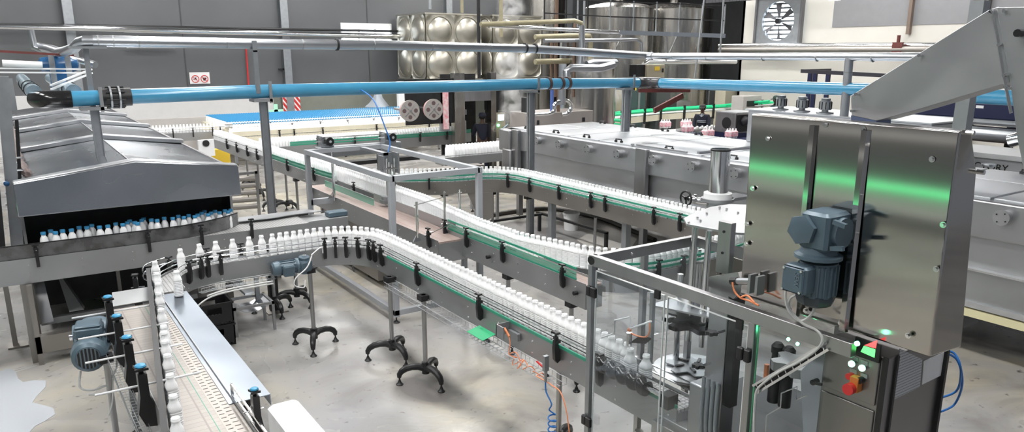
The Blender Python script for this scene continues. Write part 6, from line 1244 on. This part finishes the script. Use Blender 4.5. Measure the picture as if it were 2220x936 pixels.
for px, py in ((1665, 300), (1632, 408), (1620, 485), (1618, 528), (1790, 270), (1872, 279), (2021, 345), (2045, 487), (2030, 583), (1969, 727), (1823, 700), (1747, 673)):
    q = Xp(px, py, PXX); MB().cyl((PXX - .012, q.y, q.z), (PXX, q.y, q.z), .008, 6).cyl((PXX - .003, q.y, q.z), (PXX, q.y, q.z), .013, 12).build('panel_bolt', POLISH, t)
q = Yp(2095, 287, yr_); MB().cyl((q.x, yr_ - .03, q.z), (q.x, yr_, q.z), .01, 8).build('edge_bolt', POLISH, t); MB().cyl((s2_.x, yr_ - .03, s2_.z), (s2_.x, yr_, s2_.z), .01, 8).build('edge_bolt', POLISH, t)
# motor on the panel
g = Xp(1783, 497, 3.03); gz, gyy = g.z, g.y
t = thing('panel_gear_motor', 'blue-grey gear motor with octagonal cover bolted on the panel box face', 'motor', (3.03, gyy, gz - .3))
MB().bbox(2.94, gyy - .085, gz - .085, PXX, gyy + .06, gz + .09, .014).cyl((3.04, gyy - .01, gz), (3.04, gyy - .105, gz), .07, 20).build('gearbox', MOTOR, t)
MB().lathe((2.94, gyy + .035, gz + .005), [(.07, 0), (.072, .004), (.07, .024), (.05, .03)], 6, (-1, 0, 0)).build('octagonal_cover', MOTOR, t)
for k in range(2): MB().beam((2.97, gyy - .09, gz + (.06, -.06)[k]), (2.97, gyy - .15, gz + (.05, -.05)[k]), .02, .02).build('housing_rib', MOTOR, t)
MB().lathe((3.02, gyy + .0, gz - .135), [(.09, 0), (.105, .005), (.105, .02), (.085, .03), (.075, .06)], 28).build('flange', MOTOR, t)
mz = gz - .15; m = MB().cyl((3.03, gyy + .0, mz - .16), (3.03, gyy + .0, mz), .083, 24)
for k in range(20): a = 2 * PI * k / 20; m.beam((3.03 + .084 * math.cos(a), gyy + .084 * math.sin(a), mz - .15), (3.03 + .084 * math.cos(a), gyy + .084 * math.sin(a), mz - .01), .006, .014, (math.cos(a), math.sin(a), 0))
m.build('motor_housing', MOTOR, t)
MB().lathe((3.03, gyy, mz - .21), [(.06, 0), (.08, .012), (.09, .04), (.088, .055)], 8).build('fan_cowl', mat('dark_motor', (.04, .055, .07), .1, .35), t)
tb = MB().bbox(2.885, gyy - .04, mz - .135, 2.96, gyy + .085, mz - .005, .01).bbox(2.875, gyy - .03, mz - .13, 2.89, gyy + .08, mz - .01, .006).build('terminal_box', MOTOR, t)
b = MB()
for (u, v) in ((.07, -.02), (-.02, -.02), (.07, -.12), (-.02, -.12)): b.cyl((2.868, gyy + u, mz + v), (2.876, gyy + u, mz + v), .006, 8)
b.build('box_screws', POLISH, tb)
fc = bpy.data.curves.new('sew', 'FONT'); fc.body = 'SEW'; fc.size = .034; fc.extrude = .0015; fo = bpy.data.objects.new('sew', fc); col.objects.link(fo)
dg = bpy.context.evaluated_depsgraph_get(); me = bpy.data.meshes.new_from_object(fo.evaluated_get(dg)); bpy.data.objects.remove(fo); me.materials.append(mat('motor_paint_light', (.16, .21, .26), .1, .4)) if not me.materials else None
ft = bpy.data.objects.new('raised_lettering', me); col.objects.link(ft); ft.parent = tb; ft.location = Vector((2.873, gyy + .012, mz - .03)) - t.location; ft.rotation_euler = (PI / 2, PI / 2, -PI / 2)
cab = bez([Vector((2.93, gyy + .09, mz - .07)), Xp(1708, 600, 2.93), Xp(1703, 640, 2.95), Xp(1710, 672, 2.97), Xp(1735, 695, 3.0), Xp(1760, 680, 3.0), Xp(1765, 655, 3.0), Xp(1745, 638, 3.0), Xp(1715, 645, 2.98), Xp(1712, 670, 2.98), Xp(1740, 700, 3.0), Xp(1770, 715, 3.0), Xp(1783, 735, 3.0), Xp(1770, 758, 3.0), Xp(1730, 785, 3.0), Xp(1690, 805, 3.0), Xp(1655, 830, 3.0), Xp(1640, 848, 3.0), Xp(1636, 880, 3.0), Xp(1634, 940, 3.0)], 6)
tag(MB().tube(cab, .0065, 6).build('motor_cable', GREYC), 'grey cable looping from the panel gear motor down to the ladder tray', 'cable')
t = thing('ladder_tray', 'small steel ladder-shaped cable tray rising diagonally across the guard', 'cable tray', Xp(1710, 790, 3.02))
A_, B_ = Xp(1632, 836, 3.02), Xp(1792, 742, 3.02); A2, B2 = Xp(1640, 852, 3.02), Xp(1796, 757, 3.02)
mb = MB().beam(A_, B_, .006, .012).beam(A2, B2, .006, .012)
for k in range(10): f = (k + .5) / 10; mb.beam(A_.lerp(B_, f), A2.lerp(B2, f), .004, .006)
mb.build('ladder_body', POLISH, t); MB().prism([A_ + Vector((.01, 0, 0)), B_ + Vector((.01, 0, 0)), B2 + Vector((.01, 0, 0)), A2 + Vector((.01, 0, 0))], (.003, 0, 0)).build('tray_back', SHADOWY, t)
# ---------------------------------------------------------------- control cabinet
KX = 3.13; kyl, kyr = Xp(1783, 800, KX).y, Xp(1924, 800, KX).y; kx2 = Yp(2046, 790, kyr).x; kz = 1.97
t = thing('control_cabinet', 'dark brushed steel control cabinet with touch screen, lit green buttons and taped papers', 'control cabinet', ((KX + kx2) / 2, (kyl + kyr) / 2, 0))
CAB = mat('cabinet_steel', (.3, .29, .29), 1, .36, noise=.2, nscale=4, stretch=(1, 1, .4), rvar=.06)
MB().box(KX, kyr, .1, kx2, kyl, kz).build('cabinet_body', CAB, t, bevel=.006)
a, b = Xp(1788, 800, KX), Xp(1908, 800, KX)
dr = MB().box(KX - .012, b.y, Xp(1850, 860, KX).z, KX, a.y, kz - .02).build('cabinet_door', CAB, t, bevel=.004)
MB().box(KX - .008, b.y, .6, KX, a.y, Xp(1850, 872, KX).z).build('lower_door', CAB, t, bevel=.004)
MB().box(KX - .004, Xp(1924, 800, KX).y, .1, KX + .004, Xp(1912, 800, KX).y, kz).build('dark_gap', BLACKM, t)
def face(poly, m, nm, par, dx, X=KX): return MB().prism([Xp(x, y, X) for x, y in poly], (dx, 0, 0)).build(nm, m, par)
bz = face([(1855, 748), (1858, 728), (1912, 748), (1908, 786), (1855, 768)], BLACKP, 'screen_bezel', dr, -.012, KX - .012)
face([(1866, 762), (1873, 749), (1898, 757), (1896, 775)], GLOWG2, 'green_screen_area', bz, -.001, KX - .0245)
face([(1874, 748), (1902, 737), (1899, 755)], GLOWR2, 'red_screen_area', bz, -.001, KX - .0245)
lb = mat('label_plate', (.35, .36, .37), .2, .4)
for x, y in ((1853, 775), (1874, 784), (1850, 802), (1873, 812)): face([(x - 7, y - 6), (x + 8, y), (x + 8, y + 9), (x - 7, y + 3)], lb, 'button_label', dr, -.003, KX - .012)
for x, y, m, r, dd, nm in ((1850, 787, GLOWG, .014, .02, 'green_button'), (1872.5, 796, GLOWG, .014, .02, 'green_button'), (1847, 813, RED, .015, .03, 'red_button'), (1870, 822, BLACKP, .015, .03, 'black_switch')):
    q = Xp(x, y, KX - .012); bt = MB().cyl((KX - .012 - dd, q.y, q.z), (KX - .012, q.y, q.z), r, 16).build(nm, m, dr)
    if 'green' in nm: MB().lathe((KX - .012, q.y, q.z), [(r, 0), (r * 1.3, 0), (r * 1.3, .014), (r, .014)], 16, (-1, 0, 0)).build('button_ring', POLISH, bt)
q = Xp(1857, 832, KX - .02); MB().box(KX - .05, q.y - .022, q.z - .03, KX - .012, q.y + .018, q.z + .04).build('orange_stop_base', mat('orange_base', (.6, .2, .04), 0, .4), dr); MB().cyl((KX - .08, q.y + .006, q.z - .015), (KX - .05, q.y + .006, q.z - .015), .027, 18).build('emergency_stop', RED, dr)
def side(poly, m, nm, par, dy, Y=None): return MB().prism([Yp(x, y, (kyr if Y is None else Y)) for x, y in poly], (0, dy, 0)).build(nm, m, par)
LINES = bpy.data.materials.new('printed_paper'); LINES.use_nodes = True; nt = LINES.node_tree; tc = nt.nodes.new('ShaderNodeTexCoord'); wv = nt.nodes.new('ShaderNodeTexWave'); wv.bands_direction = 'Z'; wv.inputs['Scale'].default_value = 22; wv.inputs['Distortion'].default_value = 1.5; wv.inputs['Detail'].default_value = 3; wv.inputs['Detail Scale'].default_value = 12
cr = nt.nodes.new('ShaderNodeValToRGB'); cr.color_ramp.elements[0].position = .1; cr.color_ramp.elements[0].color = (.25, .26, .28, 1); cr.color_ramp.elements[1].position = .35; cr.color_ramp.elements[1].color = (.5, .52, .56, 1)
nt.links.new(tc.outputs['Object'], wv.inputs[0]); nt.links.new(wv.outputs['Fac'], cr.inputs[0]); nt.links.new(cr.outputs[0], nt.nodes['Principled BSDF'].inputs['Base Color'])
side([(1950, 755), (1998, 778), (1993, 838), (1937, 865), (1946, 790)], LINES, 'taped_paper', t, -.003)
side([(2002, 782), (2048, 762), (2045, 810), (1998, 833)], PAPER, 'taped_paper', t, -.003)
MB().box(kx2 - .02, kyr - .02, .1, kx2, kyr, kz).box(KX + .06, kyr - .01, .1, KX + .075, kyr, kz).build('door_edge_strip', BLACKM, t)
h1 = bez([Yp(2040, 762, kyr + .1), Yp(2068, 765, kyr + .05), Yp(2083, 800, kyr), Yp(2075, 845, kyr + .05), Yp(2040, 862, kyr + .1)], 8); h2 = bez([Yp(2040, 760, kyr + .12), Yp(2075, 780, kyr + .08), Yp(2086, 830, kyr + .05), Yp(2070, 875, kyr + .1), Yp(2040, 892, kyr + .12)], 8)
tag(MB().tube(h1, .006, 8).tube(h2, .006, 8).build('blue_hoses', BLUEH), 'pair of blue air hoses bowing out from the back edge of the control cabinet', 'hose')
q = Xp(1772, 825, 3.12); tag(MB().cyl((3.08, q.y, q.z), (3.12, q.y, q.z), .014, 10).beam((3.08, q.y + .01, q.z), (3.08, q.y - .05, q.z + .01), .012).build('door_latch', BLACKM), 'small black latch knob between side sheet and control cabinet', 'latch')
q = Xp(1851, 747, 3.0); tag(MB().cyl((GX - .03, q.y, q.z), (GX - .02, q.y, q.z), .011, 14).build('green_pilot_lamp', GLOWG), 'small round green pilot lamp above the touch screen', 'lamp')
# ---------------------------------------------------------------- chute
CHX = 3.35
t = thing('cap_chute', 'large sloping grey steel chute with bolted seams at the top right corner', 'chute', Xp(2000, 200, CHX))
CH = mat('matt_chute_steel', (.5, .51, .53), .75, .36, noise=.12, nscale=4, rvar=.08, bump=.06, bscale=5)
def chp(poly, m, nm, dx=.22, X=CHX): return MB().prism([Xp(x, y, X) for x, y in poly], (dx, 0, 0)).build(nm, m, t, bevel=.002)
chp([(1845, 207), (2143, 22), (2165, 14), (2190, 178), (2178, 181), (1992, 237), (1900, 262), (1846, 250)], CH, 'sloping_duct', .16)
chp([(2160, 16), (2290, 14), (2300, 470), (2226, 400), (2205, 300), (2190, 180)], CH, 'vertical_duct', .2, CHX - .01)
MB().tube([Xp(x, y, CHX - .02) for x, y in ((2152, 25), (2165, 95), (2178, 175), (2192, 245))], .006, 6).build('seam_rod', POLISH, t)
b = MB()
for px, py in ((2152, 24), (2149, 28), (2180, 24), (2169, 97), (2180, 163), (2187, 161), (1996, 120), (1859, 204), (1850, 240), (2190, 191), (2183, 188)): q = Xp(px, py, CHX - .012); MB().cyl((CHX - .03, q.y, q.z), (CHX - .005, q.y, q.z), .007, 8).build('chute_bolt', POLISH, t)
q = Xp(2218, 72, CHX - .01); MB().cyl((CHX - .06, q.y, q.z), (CHX - .02, q.y, q.z), .015, 10).build('black_knob', BLACKP, t)
MB().prism([Xp(1845, 250, CHX), Xp(1900, 262, CHX), Xp(1900, 274, CHX), Xp(1845, 268, CHX)], (.12, 0, 0)).build('blue_edged_foot', mat('blue_grey', (.12, .16, .28), .2, .4), t)
# upright beside box (column px 2095)
a, b = Yp(2095, 200, 2.6), Yp(2100, 290, 2.6); tag(MB().box(a.x - .045, 2.55, 1.0, a.x + .045, 2.64, a.z + .6).build('steel_column', GALV), 'galvanised square column rising behind the right end of the panel box', 'column')
# ---------------------------------------------------------------- people
def skinned(name, verts, edges, radii, m, parent, lvl=2):
    o = Vector((0, 0, 0)); p = parent
    while p: o += p.location; p = p.parent
    me = bpy.data.meshes.new(name); me.from_pydata([Vector(v) for v in verts], edges, []); ob = bpy.data.objects.new(name, me); col.objects.link(ob)
    sk = ob.modifiers.new('skin', 'SKIN'); ss = ob.modifiers.new('sub', 'SUBSURF'); ss.levels = ss.render_levels = lvl
    for i, r in enumerate(radii):
        d = me.skin_vertices[0].data[i]; d.radius = r if isinstance(r, tuple) else (r, r); d.use_root = (i == 0)
    bpy.context.view_layer.update(); dg = bpy.context.evaluated_depsgraph_get(); me2 = bpy.data.meshes.new_from_object(ob.evaluated_get(dg)); bpy.data.objects.remove(ob)
    me2.polygons.foreach_set('use_smooth', [True] * len(me2.polygons)); me2.materials.clear(); me2.materials.append(m); o2 = bpy.data.objects.new(name, me2); col.objects.link(o2)
    if parent: o2.parent = parent
    return o2
def person(label, loc, rz, cloth, capm, arms, H=1.7, stripe=None, lean=0):
    t = thing('person', label, 'person', loc); s = H / 1.7; L_ = lean
    hd = Vector((0, .02 + L_, 1.6))
    V = [(0, 0, .95), (0, L_ * .3, 1.15), (0, L_ * .7, 1.36), (0, L_ * .85, 1.44), (0, .0 + L_, 1.52), (0, .015 + L_, 1.6), (0, .01 + L_, 1.68)]
    R = [(.15, .11), (.135, .1), (.15, .11), (.07, .07), (.05, .05), (.08, .092), (.06, .07)]; E = [(0, 1), (1, 2), (2, 3), (3, 4), (4, 5), (5, 6)]
    for sx, (el, ha) in zip((-1, 1), arms):
        n = len(V); V += [(sx * .17, L_ * .75, 1.4), el, ha, tuple(Vector(ha) + (Vector(ha) - Vector(el)).normalized() * .07)]; R += [.055, .042, .03, (.034, .018)]; E += [(2, n), (n, n + 1), (n + 1, n + 2), (n + 2, n + 3)]
        h0 = n + 3; hb = Vector(V[h0]); dr_ = (Vector(ha) - Vector(el)).normalized(); sd = dr_.cross(Vector((0, 0, 1))).normalized() if abs(dr_.z) < .95 else Vector((0, 1, 0))
        for k, ln in zip((-1.5, -.5, .5, 1.5), (.055, .07, .066, .05)):
            n = len(V); V += [tuple(hb + sd * k * .018 + dr_ * .02), tuple(hb + sd * k * .02 + dr_ * (.02 + ln) + Vector((0, 0, -.015)))]; R += [.009, .007]; E += [(h0, n), (n, n + 1)]
        n = len(V); V += [tuple(Vector(V[h0 - 1]) + sd * -.04 + dr_ * .05)]; R += [.009]; E += [(h0 - 1, n)]
    for sx in (-1, 1):
        n = len(V); V += [(sx * .09, 0, .88), (sx * .1, .02, .48), (sx * .1, -.02, .1), (sx * .11, .1, .05)]; R += [.085, .06, .045, .045]; E += [(0, n), (n, n + 1), (n + 1, n + 2), (n + 2, n + 3)]
    skinned('body', V, E, R, SKIN, t)
    # face
    fy = L_ + .105
    MB().prism([(0 - .014, fy - .015, 1.575), (.014, fy - .015, 1.575), (0, fy - .01, 1.625)], (0, .03, 0)).ball((-.085, L_ + .01, 1.6), .024, 8, (.5, 1, 1.2)).ball((.085, L_ + .01, 1.6), .024, 8, (.5, 1, 1.2)).build('nose_and_ears', SKIN, None) if False else None
    def lb(mb, nm, m, **k):
        mb.v = [tuple(Vector(v) + Vector(loc)) for v in mb.v]; return mb.build(nm, m, t, **k)
    lb(MB().ball((0, L_ + .095, 1.59), .018, 8, (.8, 1.2, 1.3)), 'nose', SKIN); 
    for sx in (-1, 1): lb(MB().ball((sx * .03, L_ + .083, 1.615), .011, 8), 'eye', SKIN2); lb(MB().ball((sx * .082, L_ + .01, 1.6), .024, 8, (.5, 1, 1.3)), 'ear', SKIN)
    lb(MB().ball((0, L_ + .083, 1.548), .02, 8, (1.3, .5, .35)), 'mouth', mat('lip', (.09, .03, .03), 0, .5))
    lb(MB().ball((0, L_ - .005, 1.63), .092, 14, (1, 1.1, .95)), 'hair', mat('black_hair', (.005, .005, .005), 0, .8))
    # clothing: jacket and trousers as one following shell
    V2 = [(0, 0, .92), (0, L_ * .3, 1.15), (0, L_ * .7, 1.36), (0, L_ * .8, 1.42)]; R2 = [(.17, .13), (.155, .12), (.175, .13), (.1, .09)]; E2 = [(0, 1), (1, 2), (2, 3)]
    for sx, (el, ha) in zip((-1, 1), arms): n = len(V2); V2 += [(sx * .18, L_ * .75, 1.39), el, ha]; R2 += [.072, .06, .045]; E2 += [(2, n), (n, n + 1), (n + 1, n + 2)]
    skinned('jacket', V2, E2, R2, cloth, t)
    V3 = [(0, 0, .93)]; R3 = [(.16, .12)]; E3 = []
    for sx in (-1, 1): n = len(V3); V3 += [(sx * .09, 0, .86), (sx * .1, .02, .48), (sx * .1, -.02, .12)]; R3 += [.1, .08, .065]; E3 += [(0, n), (n, n + 1), (n + 1, n + 2)]
    skinned('trousers', V3, E3, R3, cloth, t)
    cp_ = lb(MB().lathe((0, L_ - .0, 1.635), [(.104, 0), (.106, .03), (.098, .07), (.07, .1), (.01, .112)], 20).prism([(-.08, L_ + .07, 1.645), (-.07, L_ + .16, 1.63), (0, L_ + .19, 1.625), (.07, L_ + .16, 1.63), (.08, L_ + .07, 1.645)], (0, 0, .012)), 'cap', capm)
    if stripe:
        lb(MB().lathe((0, L_ * .5, 1.2), [(.163, 0), (.166, .0), (.166, .018), (.163, .018)], 20).lathe((0, L_ * .5, 1.245), [(.168, 0), (.171, 0), (.171, .012), (.168, .012)], 20), 'reflective_stripe', stripe)
        lb(MB().prism([(-.1, L_ + .05, 1.42), (0, L_ + .12, 1.36), (.1, L_ + .05, 1.42), (.0, L_ + .07, 1.46)], (0, .015, .01)), 'collar', stripe)
    t.rotation_euler.z = rz; t.scale = (s, s, s); return t
GREYST = mat('grey_stripe', (.35, .38, .42), 0, .6)
q = Yp(1524, 226, 15.9); person('person in striped dark navy overalls and dark cap, side-on behind the pack table', (q.x, 15.9, 0), math.radians(120), NAVYC, mat('dark_cap', (.03, .022, .025), 0, .7), [((-.22, .06, 1.15), (-.2, .2, .98)), ((.22, .06, 1.15), (.2, .2, .98))], (q.z) / 1.74 * 1.7, GREYST)
q = Yp(1044, 247, 17.3); person('person in dark navy overalls and round cap seen from behind inside the labelling machine', (q.x, 17.25, 0), math.radians(-25), NAVYC, mat('navy_cap', (.01, .013, .03), 0, .7), [((-.24, .1, 1.15), (-.2, .3, 1.1)), ((.24, .1, 1.15), (.2, .32, 1.12))], 1.66, None, .04)
q = Yp(1690, 207, 16.0); q = Xp(1690, 207, 21); person('person in teal jacket and green cap reaching over the green-railed conveyor', (q.x, q.y, 0), math.radians(75), TEALC, mat('green_cap', (.015, .04, .03), 0, .7), [((-.24, .3, 1.2), (-.2, .55, 1.12)), ((.24, .28, 1.2), (.2, .55, 1.12))], q.z / 1.74 * 1.7, None, .1)
# ---------------------------------------------------------------- steam
def steam(label, c, r, dens, seed):
    mb = MB().ball((0, 0, 0), 1, 20, r); mb.v = [tuple(Vector(v) + Vector(c)) for v in mb.v]
    m = bpy.data.materials.new('steam_volume'); m.use_nodes = True; nt = m.node_tree; nt.nodes.clear(); o = nt.nodes.new('ShaderNodeOutputMaterial'); v = nt.nodes.new('ShaderNodeVolumePrincipled')
    tc = nt.nodes.new('ShaderNodeTexCoord'); n = nt.nodes.new('ShaderNodeTexNoise'); n.inputs['Scale'].default_value = 1.6 / max(r) + 1; n.inputs['Detail'].default_value = 4; n.inputs['Distortion'].default_value = .6
    gr = nt.nodes.new('ShaderNodeTexGradient'); gr.gradient_type = 'SPHERICAL'; mp = nt.nodes.new('ShaderNodeMapping'); mp.inputs['Location'].default_value = (-1, -1, -1); mp.inputs['Scale'].default_value = (2, 2, 2)
    L = nt.links; L.new(tc.outputs['Generated'], mp.inputs[0]); L.new(mp.outputs[0], gr.inputs[0]); L.new(tc.outputs['Object'], n.inputs['Vector'])
    a = nt.nodes.new('ShaderNodeMath'); a.operation = 'MULTIPLY'; b = nt.nodes.new('ShaderNodeMapRange'); b.inputs[1].default_value = .42; b.inputs[2].default_value = .7; b.inputs[4].default_value = dens
    L.new(n.outputs['Fac'], b.inputs[0]); L.new(b.outputs[0], a.inputs[0]); L.new(gr.outputs['Fac'], a.inputs[1]); L.new(a.outputs[0], v.inputs['Density']); v.inputs['Color'].default_value = (.95, .95, .95, 1); v.inputs['Anisotropy'].default_value = .2
    L.new(v.outputs[0], o.inputs['Volume']); m.cycles.volume_step_rate = 4 if hasattr(m, 'cycles') else 1
    ob = mb.build('steam', m); tag(ob, label, 'steam', kind='stuff'); return ob
steam('wisp of steam drifting above the right pressed tank at the top edge', Yp(1108, 18, 21.5), (.6, .4, .8), 5, 1)
steam('thick steam in front of the right pressed tank', Yp(1105, 150, 20.5), (.65, .4, .95), 6, 2)
steam('column of steam rising over the kettle behind the tunnel', Yp(1112, 228, 15.6), (.4, .3, .75), 9, 3)
steam('column of steam in front of the square steel cabinet', Yp(1283, 222, 15.9), (.3, .3, .7), 9, 4)
steam('white puff of steam right of the square steel cabinet', Yp(1338, 204, 15.8), (.5, .3, .28), 12, 5)
steam('thin steam around the fat silver elbow', Yp(1290, 150, 14.8), (.7, .4, .4), 4, 6)
flush_open(300)
# ---------------------------------------------------------------- world and camera
wd = bpy.data.worlds.new('world'); bpy.context.scene.world = wd; wd.use_nodes = True
wd.node_tree.nodes['Background'].inputs[0].default_value = (.4, .43, .48, 1); wd.node_tree.nodes['Background'].inputs[1].default_value = .3
cam = bpy.data.cameras.new('camera'); co = bpy.data.objects.new('camera', cam); col.objects.link(co); bpy.context.scene.camera = co
co.location = EYE; R_ = Matrix((RT, UP, -FW)).transposed(); co.rotation_euler = R_.to_euler()
cam.sensor_fit = 'HORIZONTAL'; cam.sensor_width = 36; cam.lens = FPX * 36 / 2220; cam.shift_x = (1110 - CX) / 2220; cam.shift_y = (CY - 468) / 2220 * 1.0; cam.clip_start = .05; cam.clip_end = 200
vs_ = bpy.context.scene.view_settings; vs_.view_transform = 'Standard'; vs_.look = 'None'; vs_.gamma = 1; vs_.use_curve_mapping = False; vs_.exposure = 0.8
sc = bpy.context.scene; sc.cycles.max_bounces = 6; sc.cycles.transparent_max_bounces = 12; sc.cycles.volume_bounces = 1
